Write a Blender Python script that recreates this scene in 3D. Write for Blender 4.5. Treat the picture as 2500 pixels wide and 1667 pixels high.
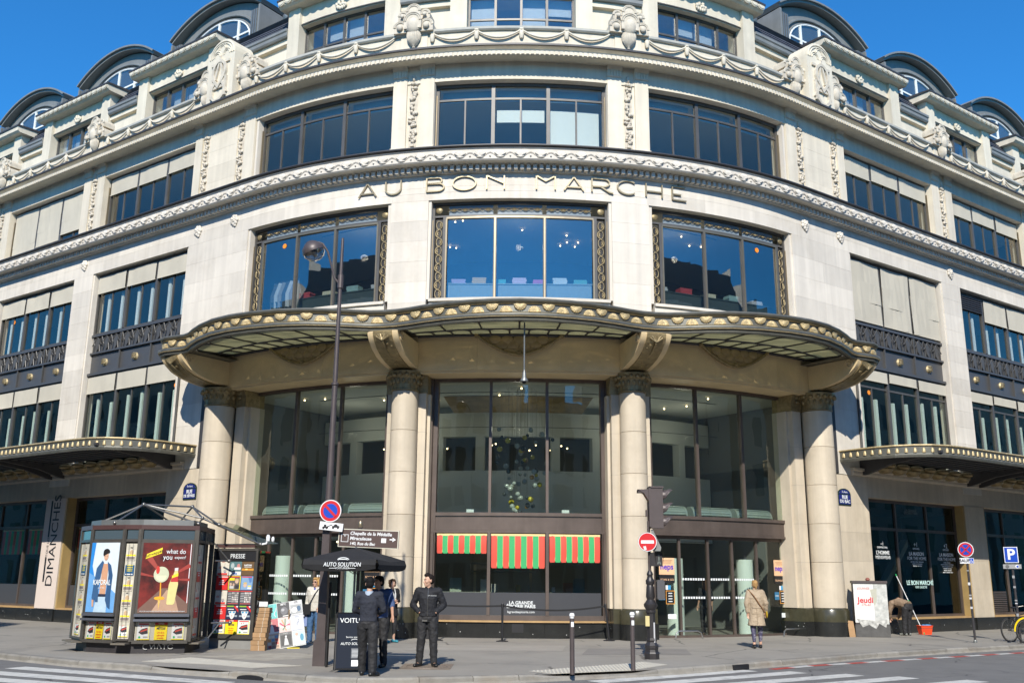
import bpy, math, random
from math import sin, cos, pi, radians, sqrt, atan2, ceil
from mathutils import Vector, Matrix
random.seed(7)
for o in list(bpy.data.objects): bpy.data.objects.remove(o)
SC = bpy.context.scene
COL = SC.collection

# ---------------------------------------------------------------- camera
CAM_F, PITCH, YAW, ROLL = 2346.509 / 2500 * 36.0, 0.240602, -0.0035775, 0.0088719
CAM_Z = 1.72
_cp, _sp, _cy, _sy = cos(PITCH), sin(PITCH), cos(YAW), sin(YAW)
_fw = Vector((_sy*_cp, _cy*_cp, _sp)); _r = Vector((_cy, -_sy, 0)); _u = _r.cross(_fw)
_r2 = _r*cos(ROLL) + _u*sin(ROLL); _u2 = -_r*sin(ROLL) + _u*cos(ROLL)
cam = bpy.data.cameras.new('camera'); cam.lens = CAM_F; cam.sensor_width = 36; cam.clip_end = 3000; cam.clip_start = .1
co = bpy.data.objects.new('camera', cam); COL.objects.link(co)
co.matrix_world = Matrix(((_r2.x, _u2.x, -_fw.x, 0), (_r2.y, _u2.y, -_fw.y, 0), (_r2.z, _u2.z, -_fw.z, CAM_Z), (0, 0, 0, 1)))
SC.camera = co

# ---------------------------------------------------------------- sky and sun
SUN_EL, SUN_AZ = radians(36.8), radians(4.0)      # sun stands behind the camera, a little to the left
W = bpy.data.worlds.new('World'); SC.world = W; W.use_nodes = True
nt = W.node_tree; bg = nt.nodes['Background']
sky = nt.nodes.new('ShaderNodeTexSky'); sky.sky_type = 'NISHITA'; sky.sun_disc = False
sky.sun_elevation = SUN_EL; sky.sun_rotation = pi + SUN_AZ; sky.altitude = 0; sky.air_density = 1.0; sky.dust_density = 0.0; sky.ozone_density = 10.0
tint = nt.nodes.new('ShaderNodeMix'); tint.data_type = 'RGBA'; tint.blend_type = 'MULTIPLY'; tint.inputs[0].default_value = 1; tint.inputs[7].default_value = (.34, .97, 1.14, 1)   # deep clear-day blue over the whole sky
nt.links.new(sky.outputs[0], tint.inputs[6]); nt.links.new(tint.outputs[2], bg.inputs[0]); bg.inputs[1].default_value = 0.15
sl = bpy.data.lights.new('sun', 'SUN'); sl.energy = 5.0; sl.angle = radians(.5); sl.color = (1, .94, .84)
so = bpy.data.objects.new('sun', sl); COL.objects.link(so)
_sd = Vector((sin(SUN_AZ)*cos(SUN_EL), cos(SUN_AZ)*cos(SUN_EL), -sin(SUN_EL)))   # direction of travel
so.rotation_euler = _sd.to_track_quat('-Z', 'Y').to_euler(); so.location = (-3, -20, 40)
SC.view_settings.view_transform = 'Standard'; SC.view_settings.look = 'None'; SC.view_settings.exposure = 0.30; SC.view_settings.gamma = 1
SC.view_settings.use_curve_mapping = False
SC.cycles.max_bounces = 5; SC.cycles.diffuse_bounces = 3; SC.cycles.glossy_bounces = 2; SC.cycles.transparent_max_bounces = 8

# ---------------------------------------------------------------- materials
MATS = {}
def _n(t, ty, **kw):
    n = t.nodes.new(ty)
    for k, v in kw.items(): setattr(n, k, v)
    return n
def mat(name, col, rough=.6, metal=0., var=.0, vscale=1.5, bump=.0, bscale=60., rnd=.0, stain=None, stain_scale=.6, stain_amt=.0, spec=.5, emit=None, estr=0., streak=0.):
    """principled material with object-space colour variation, fine relief and a tone that differs from piece to piece"""
    if name in MATS: return MATS[name]
    m = bpy.data.materials.new(name); m.use_nodes = True; MATS[name] = m
    t = m.node_tree; b = t.nodes['Principled BSDF']
    b.inputs['Roughness'].default_value = rough; b.inputs['Metallic'].default_value = metal
    b.inputs['Specular IOR Level'].default_value = spec
    c = (*col, 1)
    b.inputs['Base Color'].default_value = c; m.diffuse_color = c
    tc = _n(t, 'ShaderNodeTexCoord'); out = None
    if var or rnd or stain_amt:
        rgb = _n(t, 'ShaderNodeRGB'); rgb.outputs[0].default_value = c; out = rgb.outputs[0]
    def mul(out, fac_socket):
        mx = _n(t, 'ShaderNodeMix', data_type='RGBA', blend_type='MULTIPLY'); mx.inputs[0].default_value = 1
        t.links.new(out, mx.inputs[6]); t.links.new(fac_socket, mx.inputs[7]); return mx.outputs[2]
    if var:
        nz = _n(t, 'ShaderNodeTexNoise'); nz.inputs['Scale'].default_value = vscale; nz.inputs['Detail'].default_value = 7; nz.inputs['Roughness'].default_value = .62
        t.links.new(tc.outputs['Object'], nz.inputs['Vector'])
        mr = _n(t, 'ShaderNodeMapRange'); mr.inputs[1].default_value = .3; mr.inputs[2].default_value = .72; mr.inputs[3].default_value = 1-var; mr.inputs[4].default_value = 1+var*.4
        t.links.new(nz.outputs[0], mr.inputs[0]); out = mul(out, mr.outputs[0])
    if streak:
        mp = _n(t, 'ShaderNodeMapping'); mp.inputs['Scale'].default_value = (5, 5, .25); t.links.new(tc.outputs['Object'], mp.inputs[0])
        nz = _n(t, 'ShaderNodeTexNoise'); nz.inputs['Scale'].default_value = 1.0; nz.inputs['Detail'].default_value = 5
        t.links.new(mp.outputs[0], nz.inputs['Vector'])
        mr = _n(t, 'ShaderNodeMapRange'); mr.inputs[1].default_value = .35; mr.inputs[2].default_value = .7; mr.inputs[3].default_value = 1-streak; mr.inputs[4].default_value = 1
        t.links.new(nz.outputs[0], mr.inputs[0]); out = mul(out, mr.outputs[0])
    if stain_amt:
        nz = _n(t, 'ShaderNodeTexNoise'); nz.inputs['Scale'].default_value = stain_scale; nz.inputs['Detail'].default_value = 9; nz.inputs['Roughness'].default_value = .7
        t.links.new(tc.outputs['Object'], nz.inputs['Vector'])
        mr = _n(t, 'ShaderNodeMapRange'); mr.inputs[1].default_value = .52; mr.inputs[2].default_value = .72; mr.inputs[3].default_value = 0; mr.inputs[4].default_value = stain_amt
        t.links.new(nz.outputs[0], mr.inputs[0])
        mx = _n(t, 'ShaderNodeMix', data_type='RGBA'); t.links.new(mr.outputs[0], mx.inputs[0]); t.links.new(out, mx.inputs[6]); mx.inputs[7].default_value = (*stain, 1); out = mx.outputs[2]
    if rnd:
        oi = _n(t, 'ShaderNodeObjectInfo'); mr = _n(t, 'ShaderNodeMapRange'); mr.inputs[3].default_value = 1-rnd; mr.inputs[4].default_value = 1+rnd*.5
        t.links.new(oi.outputs['Random'], mr.inputs[0]); out = mul(out, mr.outputs[0])
    if out is not None: t.links.new(out, b.inputs['Base Color'])
    if bump:
        nz = _n(t, 'ShaderNodeTexNoise'); nz.inputs['Scale'].default_value = bscale; nz.inputs['Detail'].default_value = 5
        t.links.new(tc.outputs['Object'], nz.inputs['Vector'])
        bp = _n(t, 'ShaderNodeBump'); bp.inputs['Strength'].default_value = bump; bp.inputs['Distance'].default_value = .01
        t.links.new(nz.outputs[0], bp.inputs['Height']); t.links.new(bp.outputs[0], b.inputs['Normal'])
    if emit:
        b.inputs['Emission Color'].default_value = (*emit, 1); b.inputs['Emission Strength'].default_value = estr
    return m
def flat(r, g, b, rough=.55):
    """plain printed or painted colour"""
    return mat('paint_%03d_%03d_%03d' % (int(r*255), int(g*255), int(b*255)), (r, g, b), rough, var=.10, vscale=7)
def glass(name, tint=(.8, .85, .84), k=1.6, base=.03, wav=.012, rough=0., gcol=(1, .97, .92)):
    if name in MATS: return MATS[name]
    m = bpy.data.materials.new(name); m.use_nodes = True; MATS[name] = m; t = m.node_tree
    t.nodes.clear(); o = _n(t, 'ShaderNodeOutputMaterial'); mx = _n(t, 'ShaderNodeMixShader')
    tr = _n(t, 'ShaderNodeBsdfTransparent'); tr.inputs[0].default_value = (*tint, 1)
    gl = _n(t, 'ShaderNodeBsdfGlossy'); gl.inputs['Roughness'].default_value = rough; gl.inputs['Color'].default_value = (*gcol, 1)
    fr = _n(t, 'ShaderNodeLayerWeight'); fr.inputs[0].default_value = .5
    pw = _n(t, 'ShaderNodeMath', operation='POWER'); pw.inputs[1].default_value = 4.5; t.links.new(fr.outputs['Facing'], pw.inputs[0])
    ma = _n(t, 'ShaderNodeMath', operation='MULTIPLY_ADD', use_clamp=True); ma.inputs[1].default_value = k; ma.inputs[2].default_value = base
    t.links.new(pw.outputs[0], ma.inputs[0]); t.links.new(ma.outputs[0], mx.inputs[0]); t.links.new(tr.outputs[0], mx.inputs[1]); t.links.new(gl.outputs[0], mx.inputs[2])
    if wav:
        tc = _n(t, 'ShaderNodeTexCoord'); nz = _n(t, 'ShaderNodeTexNoise'); nz.inputs['Scale'].default_value = .55; nz.inputs['Detail'].default_value = 2; nz.noise_dimensions = '4D'
        oi = _n(t, 'ShaderNodeObjectInfo'); mw = _n(t, 'ShaderNodeMath', operation='MULTIPLY'); mw.inputs[1].default_value = 80; t.links.new(oi.outputs['Random'], mw.inputs[0]); t.links.new(mw.outputs[0], nz.inputs['W'])
        bp = _n(t, 'ShaderNodeBump'); bp.inputs['Strength'].default_value = wav; bp.inputs['Distance'].default_value = .5
        t.links.new(tc.outputs['Object'], nz.inputs['Vector']); t.links.new(nz.outputs[0], bp.inputs['Height']); t.links.new(bp.outputs[0], gl.inputs['Normal'])
    t.links.new(mx.outputs[0], o.inputs[0]); m.diffuse_color = (.3, .4, .5, 1)
    return m

# ---------------------------------------------------------------- mesh builder
class MB:
    def __init__(s): s.v = []; s.f = []
    def add(s, vs, fs, M=None):
        k = len(s.v)
        s.v += [tuple(M @ Vector(p)) for p in vs] if M is not None else [tuple(p) for p in vs]
        s.f += [tuple(i+k for i in f) for f in fs]; return s
    def box(s, x0, x1, y0, y1, z0, z1, M=None):
        return s.add([(x0,y0,z0),(x1,y0,z0),(x1,y1,z0),(x0,y1,z0),(x0,y0,z1),(x1,y0,z1),(x1,y1,z1),(x0,y1,z1)],
                     [(0,3,2,1),(4,5,6,7),(0,1,5,4),(1,2,6,5),(2,3,7,6),(3,0,4,7)], M)
    def cbox(s, c, e, M=None):
        return s.box(c[0]-e[0]/2, c[0]+e[0]/2, c[1]-e[1]/2, c[1]+e[1]/2, c[2]-e[2]/2, c[2]+e[2]/2, M)
    def prism(s, poly, y0, y1, M=None):
        """polygon in x,z extruded along y"""
        n = len(poly); vs = [(x, y0, z) for x, z in poly] + [(x, y1, z) for x, z in poly]
        fs = [tuple(range(n)), tuple(range(2*n-1, n-1, -1))] + [(i, i+n, (i+1) % n+n, (i+1) % n) for i in range(n)]
        return s.add(vs, fs, M)
    def slab(s, poly, z0, z1, M=None):
        n = len(poly); vs = [(x, y, z0) for x, y in poly] + [(x, y, z1) for x, y in poly]
        fs = [tuple(range(n-1, -1, -1)), tuple(range(n, 2*n))] + [(i, (i+1) % n, (i+1) % n+n, i+n) for i in range(n)]
        return s.add(vs, fs, M)
    def lathe(s, prof, n=16, M=None, a0=0, a1=2*pi, ex=1., ey=1.):
        full = abs(a1-a0-2*pi) < 1e-6; m = n if full else n+1; vs = []; fs = []
        for i in range(m):
            a = a0+(a1-a0)*i/n; vs += [(r*cos(a)*ex, r*sin(a)*ey, z) for r, z in prof]
        k = len(prof)
        for i in range(n):
            j = (i+1) % m
            for q in range(k-1): fs.append((i*k+q, j*k+q, j*k+q+1, i*k+q+1))
        if full:
            if prof[0][0] > 1e-5: fs.append(tuple(i*k for i in range(n-1, -1, -1)))
            if prof[-1][0] > 1e-5: fs.append(tuple(i*k+k-1 for i in range(n)))
        return s.add(vs, fs, M)
    def ell(s, c, r, nu=12, nv=8, M=None):
        vs = [(c[0], c[1], c[2]-r[2])]; fs = []
        for j in range(1, nv):
            t = -pi/2+pi*j/nv
            vs += [(c[0]+r[0]*cos(t)*cos(2*pi*i/nu), c[1]+r[1]*cos(t)*sin(2*pi*i/nu), c[2]+r[2]*sin(t)) for i in range(nu)]
        vs.append((c[0], c[1], c[2]+r[2])); L = len(vs)-1
        for i in range(nu):
            j = (i+1) % nu; fs.append((0, 1+j, 1+i)); fs.append((L, L-nu+i, L-nu+j))
            for q in range(nv-2): a = 1+q*nu; fs.append((a+i, a+j, a+nu+j, a+nu+i))
        return s.add(vs, fs, M)
    def tube(s, pts, r, n=8, M=None, closed=False, flat=None):
        """round (or, with flat=(w,h), rectangular) section swept along points"""
        pts = [Vector(p) for p in pts]; m = len(pts); rs = r if isinstance(r, (list, tuple)) else [r]*m
        vs = []; fs = []; up = None
        for i, p in enumerate(pts):
            if closed: t = (pts[(i+1) % m]-pts[i-1])
            else: t = pts[min(i+1, m-1)]-pts[max(i-1, 0)]
            if t.length < 1e-9: t = Vector((0, 0, 1))
            t.normalize()
            if up is None: up = Vector((0, 0, 1)) if abs(t.z) < .9 else Vector((0, 1, 0))
            a = t.cross(up)
            if a.length < 1e-4: a = t.cross(Vector((1, 0, 0)))
            a.normalize(); b = a.cross(t); up = b
            if flat: vs += [p+a*flat[0]*q+b*flat[1]*w for q, w in ((-.5, -.5), (.5, -.5), (.5, .5), (-.5, .5))]
            else: vs += [p+(a*cos(2*pi*k/n)+b*sin(2*pi*k/n))*rs[i] for k in range(n)]
        if flat: n = 4
        for i in range(m if closed else m-1):
            j = (i+1) % m
            for k in range(n): q = (k+1) % n; fs.append((i*n+k, i*n+q, j*n+q, j*n+k))
        if not closed: fs.append(tuple(range(n-1, -1, -1))); fs.append(tuple((m-1)*n+k for k in range(n)))
        return s.add(vs, fs, M)
    def grid(s, rows, M=None, closed=False):
        """surface through rows of points"""
        n = len(rows[0]); vs = [p for r in rows for p in r]; fs = []
        for i in range(len(rows)-1):
            for k in range(n if closed else n-1): q = (k+1) % n; fs.append((i*n+k, i*n+q, (i+1)*n+q, (i+1)*n+k))
        return s.add(vs, fs, M)
    # ---- facade coordinates: along the wall (s), out from it (d), up (z)
    def fbox(s, s0, s1, d0, d1, z0, z1, step=.5):
        return s.fsweep([(d0, z0), (d1, z0), (d1, z1), (d0, z1)], s0, s1, step)
    def fsweep(s, prof, s0, s1, step=.5, caps=True, closed=True):
        ss = ssamp(s0, s1, step); n = len(prof); vs = []; fs = []
        for t in ss: vs += [FP(t, d, z) for d, z in prof]
        for i in range(len(ss)-1):
            for k in range(n if closed else n-1): q = (k+1) % n; fs.append((i*n+k, i*n+q, (i+1)*n+q, (i+1)*n+k))
        if caps and closed: fs.append(tuple(range(n-1, -1, -1))); fs.append(tuple((len(ss)-1)*n+k for k in range(n)))
        return s.add(vs, fs)
    def mesh(s, name, smooth=False, ang=40):
        me = bpy.data.meshes.new(name); me.from_pydata(s.v, [], s.f)
        import bmesh
        bm = bmesh.new(); bm.from_mesh(me); bmesh.ops.recalc_face_normals(bm, faces=bm.faces); bm.to_mesh(me); bm.free()
        if smooth:
            me.shade_smooth(); me.set_sharp_from_angle(angle=radians(ang))
        me.update(); return me

# facade path: an arc (the round corner) with a straight wing at each end
CX, YC, RR, PL, PR = 0.115702, 44.53764, 16.13323, 0.604524, 0.622500
AL, AR = -PL*RR, PR*RR
def FA(s): return max(-PL, min(PR, s/RR))
def FP(s, d, z):
    a = FA(s); e = s-a*RR
    return Vector((CX+sin(a)*(RR+d)+cos(a)*e, YC-cos(a)*(RR+d)+sin(a)*e, z))
def FM(s, d, z):
    """matrix at a facade point: x along the wall, -y outwards, z up"""
    a = FA(s); p = FP(s, d, z)
    return Matrix(((cos(a), -sin(a), 0, p.x), (sin(a), cos(a), 0, p.y), (0, 0, 1, p.z), (0, 0, 0, 1)))
def ssamp(s0, s1, step=.5):
    out = [s0]; lo, hi = max(s0, AL), min(s1, AR)
    if hi > lo:
        n = max(1, int(ceil((hi-lo)/step))); pts = [lo+(hi-lo)*i/n for i in range(n+1)]
        out += [p for p in pts if p-s0 > 1e-4 and s1-p > 1e-4]
    return out+[s1]

# ---------------------------------------------------------------- objects
ROOT_T = {}
def link(o, parent=None, M=None):
    COL.objects.link(o)
    if parent is not None: o.parent = parent
    if M is not None: o.matrix_local = M
    return o
def tag(o, label=None, cat=None, group=None, kind=None):
    if label: o['label'] = label
    if cat: o['category'] = cat
    if group: o['group'] = group
    if kind: o['kind'] = kind
    return o
def obj(name, mb, m, parent=None, M=None, smooth=False, label=None, cat=None, group=None, kind=None, ang=40):
    me = mb.mesh(name, smooth, ang) if isinstance(mb, MB) else mb
    if not len(me.materials): me.materials.append(m)
    o = bpy.data.objects.new(name, me)
    return tag(link(o, parent, M), label, cat, group, kind)
def empty(name, loc=(0, 0, 0), rz=0, parent=None, label=None, cat=None, group=None):
    o = bpy.data.objects.new(name, None); o.empty_display_size = .2
    link(o, parent); o.location = loc; o.rotation_euler = (0, 0, rz)
    return tag(o, label, cat, group)
def T(x=0, y=0, z=0): return Matrix.Translation((x, y, z))
def RX(a): return Matrix.Rotation(a, 4, 'X')
def RY(a): return Matrix.Rotation(a, 4, 'Y')
def RZ(a): return Matrix.Rotation(a, 4, 'Z')
def S(x, y=None, z=None):
    y = x if y is None else y; z = x if z is None else z
    return Matrix.Diagonal((x, y, z, 1))
TMP = bpy.data.scenes.new('workshop')          # empty side scene where lettering and cloth are meshed, removed at the end
def bake(o):
    TMP.collection.objects.link(o); vl = TMP.view_layers[0]; vl.update(); dg = vl.depsgraph
    me = bpy.data.meshes.new_from_object(o.evaluated_get(dg)); TMP.collection.objects.unlink(o); bpy.data.objects.remove(o); return me
_TXT = {}
def text_mesh(txt, size=1., depth=.004, align='CENTER', bold=0., sx=1., shear=0., space=1.):
    """lettering as a mesh in the x,z plane facing -y"""
    key = (txt, size, depth, align, bold, sx, shear, space)
    if key in _TXT: return _TXT[key]
    cu = bpy.data.curves.new('lettering', 'FONT'); cu.body = txt; cu.size = size; cu.extrude = depth/2; cu.align_x = align; cu.align_y = 'CENTER'
    cu.offset = bold; cu.shear = shear; cu.space_character = space; cu.resolution_u = 3
    me = bake(bpy.data.objects.new('lettering', cu)); bpy.data.curves.remove(cu)
    me.transform(Matrix(((sx, 0, 0, 0), (0, 0, -1, 0), (0, 1, 0, 0), (0, 0, 0, 1)))); me.name = 'lettering'
    _TXT[key] = me; return me
def text(name, txt, m, parent, M, size, depth=.004, **kw):
    me = text_mesh(txt, size, depth, **kw).copy(); me.materials.clear(); me.materials.append(m)
    o = bpy.data.objects.new(name, me); return link(o, parent, M)
# ================================================================ materials of the place
M_STONE = mat('limestone', (.71, .655, .56), .75, var=.10, vscale=.9, bump=.12, bscale=40, rnd=.10, streak=.12, stain=(.42, .355, .26), stain_scale=.5, stain_amt=.35)
M_STONEU = mat('limestone_upper', (.71, .64, .505), .78, var=.10, vscale=1.1, bump=.15, bscale=35, rnd=.09, streak=.12, stain=(.40, .35, .27), stain_scale=.8, stain_amt=.35)
M_CARVE = mat('limestone_carved', (.60, .535, .425), .8, var=.22, vscale=5, bump=.25, bscale=30, stain=(.25, .235, .205), stain_scale=3, stain_amt=.6)
M_STONEL = mat('limestone_lower', (.60, .52, .40), .7, var=.12, vscale=1.2, bump=.12, bscale=50, rnd=.12, streak=.13, stain=(.36, .29, .2), stain_scale=1.0, stain_amt=.3)
M_ENTAB = mat('limestone_honey', (.76, .59, .34), .55, var=.14, vscale=1.3, bump=.06, bscale=40, rnd=.06)
M_DARKJ = mat('joint_mortar', (.33, .30, .25), .9)
M_IRON = mat('iron_dark_grey', (.105, .10, .092), .45, .25, var=.2, vscale=2, rnd=.08)
M_IRONP = mat('iron_panel', (.085, .086, .088), .38, .2, var=.15, vscale=1.2)
M_BRONZE = mat('bronze_brown', (.155, .122, .104), .42, .45, var=.22, vscale=1.6, streak=.15)
M_BRASS = mat('brass_frame', (.33, .27, .18), .38, .75, var=.15, vscale=3)
M_LETG = mat('bronze_gilt_letters', (.40, .335, .215), .45, .55, var=.15, vscale=6)
M_GOLD = mat('gilding', (.58, .46, .25), .5, .4, var=.35, vscale=9, bump=.2, bscale=80)
M_OLDGOLD = mat('old_bronze_gilding', (.33, .255, .13), .45, .4, var=.45, vscale=7, bump=.35, bscale=40)
M_ZINC = mat('zinc_grey', (.235, .24, .228), .5, .15, var=.15, vscale=1.5, streak=.1)
M_ZINCL = mat('zinc_light', (.22, .23, .225), .45, .5, var=.15, vscale=2, streak=.1)
M_LEADD = mat('lead_dark_edge', (.055, .053, .055), .5, .2)
M_SLATE = mat('slate', (.07, .073, .088), .55, 0, var=.3, vscale=3, bump=.4, bscale=12, streak=.25)
M_BLIND = mat('canvas_blind', (.50, .465, .375), .85, var=.08, vscale=1.2, rnd=.04)
M_WHITE = mat('white_paint', (.72, .74, .72), .5)
M_GREENW = mat('white_green_column', (.60, .68, .62), .45)
M_CANOPY = mat('canopy_metal', (.165, .162, .135), .42, .45, var=.25, vscale=4, streak=.1)
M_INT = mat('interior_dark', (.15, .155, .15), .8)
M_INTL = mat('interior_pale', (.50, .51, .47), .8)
M_INTW = mat('interior_white', (.52, .55, .52), .7)
M_INTG = mat('interior_gold_dome', (.30, .21, .09), .5, .3, var=.4, vscale=3)
M_OLIVE = mat('granite_olive', (.062, .058, .035), .22, var=.3, vscale=4, rnd=.15)
M_WOOD = mat('sill_oak', (.42, .27, .12), .5, var=.2, vscale=3)
M_RED = mat('awning_red', (.62, .075, .045), .7); M_GREEN = mat('awning_green', (.04, .36, .12), .7); M_CREAM = mat('awning_piping', (.75, .55, .25), .6)
M_ORANGE = flat(.9, .27, .02); M_BLACK = mat('black_print', (.012, .012, .014), .5); M_LETTER = mat('white_lettering', (.72, .75, .75), .5)
M_PANEL = mat('window_film_grey', (.052, .054, .06), .35)
G_BLUE = glass('window_glass_upper', (.84, .88, .90), .9, .16, .02)
G_OFFICE = glass('office_glass', (.88, .91, .90), .75, .07, .02, gcol=(1, .9, .8))
G_CLEAR = glass('shop_glass', (.86, .91, .88), .7, .05, .02)
G_DOOR = glass('door_glass', (.88, .91, .89), .7, .025, .01)
G_DARK = glass('tinted_glass', (.66, .70, .68), .7, .03, .01)
def granite(name, base, speck, amt):
    if name in MATS: return MATS[name]
    m = mat(name, base, .18, var=.3, vscale=3, rnd=.12); t = m.node_tree; b = t.nodes['Principled BSDF']
    src = b.inputs['Base Color'].links[0].from_socket
    tc = _n(t, 'ShaderNodeTexCoord'); vo = _n(t, 'ShaderNodeTexVoronoi'); vo.inputs['Scale'].default_value = 9; t.links.new(tc.outputs['Object'], vo.inputs['Vector'])
    mr = _n(t, 'ShaderNodeMapRange'); mr.inputs[1].default_value = .10; mr.inputs[2].default_value = .14; mr.inputs[3].default_value = 1; mr.inputs[4].default_value = 0; t.links.new(vo.outputs['Distance'], mr.inputs[0])
    nz = _n(t, 'ShaderNodeTexNoise'); nz.inputs['Scale'].default_value = 2.2; t.links.new(tc.outputs['Object'], nz.inputs['Vector'])
    mm = _n(t, 'ShaderNodeMath', operation='GREATER_THAN'); mm.inputs[1].default_value = .56; t.links.new(nz.outputs[0], mm.inputs[0])
    mu = _n(t, 'ShaderNodeMath', operation='MULTIPLY'); t.links.new(mr.outputs[0], mu.inputs[0]); t.links.new(mm.outputs[0], mu.inputs[1])
    mx = _n(t, 'ShaderNodeMix', data_type='RGBA'); t.links.new(mu.outputs[0], mx.inputs[0]); t.links.new(src, mx.inputs[6]); mx.inputs[7].default_value = (*speck, 1)
    t.links.new(mx.outputs[2], b.inputs['Base Color']); return m
M_GRAN = granite('granite_black_speckled', (.022, .023, .022), (.5, .5, .48), 1)
def translucent(name, col, clear=0.):
    m = bpy.data.materials.new(name); m.use_nodes = True; t = m.node_tree; t.nodes.clear(); MATS[name] = m
    o = _n(t, 'ShaderNodeOutputMaterial'); mx = _n(t, 'ShaderNodeMixShader'); mx.inputs[0].default_value = .62
    d = _n(t, 'ShaderNodeBsdfDiffuse'); tr = _n(t, 'ShaderNodeBsdfTranslucent')
    tc = _n(t, 'ShaderNodeTexCoord'); nz = _n(t, 'ShaderNodeTexNoise'); nz.inputs['Scale'].default_value = 3; nz.inputs['Detail'].default_value = 6
    mp = _n(t, 'ShaderNodeMapping'); mp.inputs['Scale'].default_value = (.4, 3, 1); t.links.new(tc.outputs['Object'], mp.inputs[0]); t.links.new(mp.outputs[0], nz.inputs['Vector'])
    cr = _n(t, 'ShaderNodeMix', data_type='RGBA'); cr.inputs[6].default_value = (*[c*.45 for c in col], 1); cr.inputs[7].default_value = (*col, 1)
    t.links.new(nz.outputs[0], cr.inputs[0]); t.links.new(cr.outputs[2], d.inputs[0]); t.links.new(cr.outputs[2], tr.inputs[0])
    t.links.new(d.outputs[0], mx.inputs[1]); t.links.new(tr.outputs[0], mx.inputs[2])
    m2 = _n(t, 'ShaderNodeMixShader'); tp = _n(t, 'ShaderNodeBsdfTransparent'); tp.inputs[0].default_value = (1, .9, .65, 1)
    mr = _n(t, 'ShaderNodeMapRange'); mr.inputs[1].default_value = .45; mr.inputs[2].default_value = .65; mr.inputs[3].default_value = clear*.3; mr.inputs[4].default_value = clear*1.4; t.links.new(nz.outputs[0], mr.inputs[0]); t.links.new(mr.outputs[0], m2.inputs[0])
    t.links.new(mx.outputs[0], m2.inputs[1]); t.links.new(tp.outputs[0], m2.inputs[2]); t.links.new(m2.outputs[0], o.inputs[0]); return m
M_OPAL = translucent('opal_canopy_glass', (.58, .58, .42), .13)
M_OPALW = translucent('wired_canopy_glass', (.20, .21, .19))

# ================================================================ the department store
_rl = FP(0, 0, 0)
STORE = empty('department_store', _rl, 0, None, 'pale stone department store with rounded corner, gilded glass canopy and gold lettering', 'building')
BT = T(-_rl.x, -_rl.y, -_rl.z)
def part(name, mb, m, **kw): return obj(name, mb, m, STORE, BT, **kw)
def sub(p, name, mb, m, M=None, **kw): return obj(name, mb, m, p, M, **kw)
SMAX = 41.5
WB = [(sg, 13.4+7.27*k, 19.23+7.27*k) for k in range(4) for sg in (-1, 1)]       # wing bays
def span(sg, a, b): return (a, b) if sg > 0 else (-b, -a)
RB = [(-2.84, 2.84), (4.3, 9.95), (-9.95, -4.3)]                                   # bays of the round corner
BAYS = RB + [span(*w) for w in WB]
def centre(b): return (b[0]+b[1])/2
PIERS = [(sg*2.93 if sg > 0 else -4.18, 4.18 if sg > 0 else -2.93) for sg in (-1, 1)] + [span(sg, 19.3+7.27*k, 20.62+7.27*k) for k in range(3) for sg in (-1, 1)]
BIGW = [span(sg, 10.05, 13.3) for sg in (-1, 1)]

def stones(name, s0, s1, z0, z1, d, m, course=.62, length=1.25, back=.5, stagger=True, label=None):
    """a wall face of separate ashlar blocks with fine open joints over a mortar core"""
    g = .004; core = MB().fbox(s0+.01, s1-.01, d-back, d-.012, z0+.005, z1-.005)
    w = part(name, core, M_DARKJ)
    if label: w['label'] = label
    nz = max(1, round((z1-z0)/course)); h = (z1-z0)/nz
    for i in range(nz):
        n = max(1, round((s1-s0)/length)); L = (s1-s0)/n
        cuts = [s0+L*j for j in range(n+1)]
        if stagger and i % 2 and n > 1: cuts = [s0]+[s0+L*(j+.5) for j in range(n)]+[s1]
        for a, b in zip(cuts, cuts[1:]):
            e = random.uniform(-.0015, .0015)
            sub(w, 'stone_block', MB().fbox(a+g/2*(a > s0), b-g/2*(b < s1), d-back*.6, d+e, z0+i*h+g/2, z0+(i+1)*h-g/2), m)
    return w
def band(name, prof, m, s0=-SMAX, s1=SMAX, smooth=False, step=.4): return part(name, MB().fsweep(prof, s0, s1, step), m, smooth=smooth, ang=35)

# ---- stone shell, storey by storey
stones('frieze_wall', -SMAX, SMAX, 13.35, 14.22, 0, M_STONE, .44, 2.1)
for a, b in PIERS: stones('pier', a, b, 10.0 if abs(a) < 10 else 4.95, 13.35, 0, M_STONE, .66, 1.4)
for a, b in BIGW:
    stones('corner_wall', a, b, 8.92, 13.35, 0, M_STONE, .74, 1.7); sg = 1 if a > 0 else -1
    stones('corner_wall', *span(sg, 11.72, 13.3), 5.2, 8.92, 0, M_STONE, .74, 1.58)
for a, b in RB:                                                                    # wall under the big windows, above the canopy
    stones('sill_wall', a, b, 8.9, 10.0, -.02, M_STONE, .6, 1.9)
    part('window_sill', MB().fsweep([(-.3, 10.0), (.05, 10.0), (.05, 10.09), (-.3, 10.13)], a, b), M_STONE)
for a, b in ((-4.18, -2.93), (2.93, 4.18)):
    stones('sill_wall', a, b, 8.9, 10.0, 0, M_STONE, .6, 1.9)
# stepped jambs and lintel recess of each opening
for a, b in BAYS:
    for z0, z1 in ((10.09 if abs(centre((a, b))) < 12 else 5.9, 13.35), (15.05, 17.5)):
        for x0, x1 in ((a-.10, a), (b, b+.10)):
            part('window_jamb', MB().fbox(x0, x1, -.55, -.05, z0, z1), M_STONE)
        part('lintel_soffit', MB().fbox(a-.1, b+.1, -.6, -.04, z1, z1+.12), M_STONE)
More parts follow.
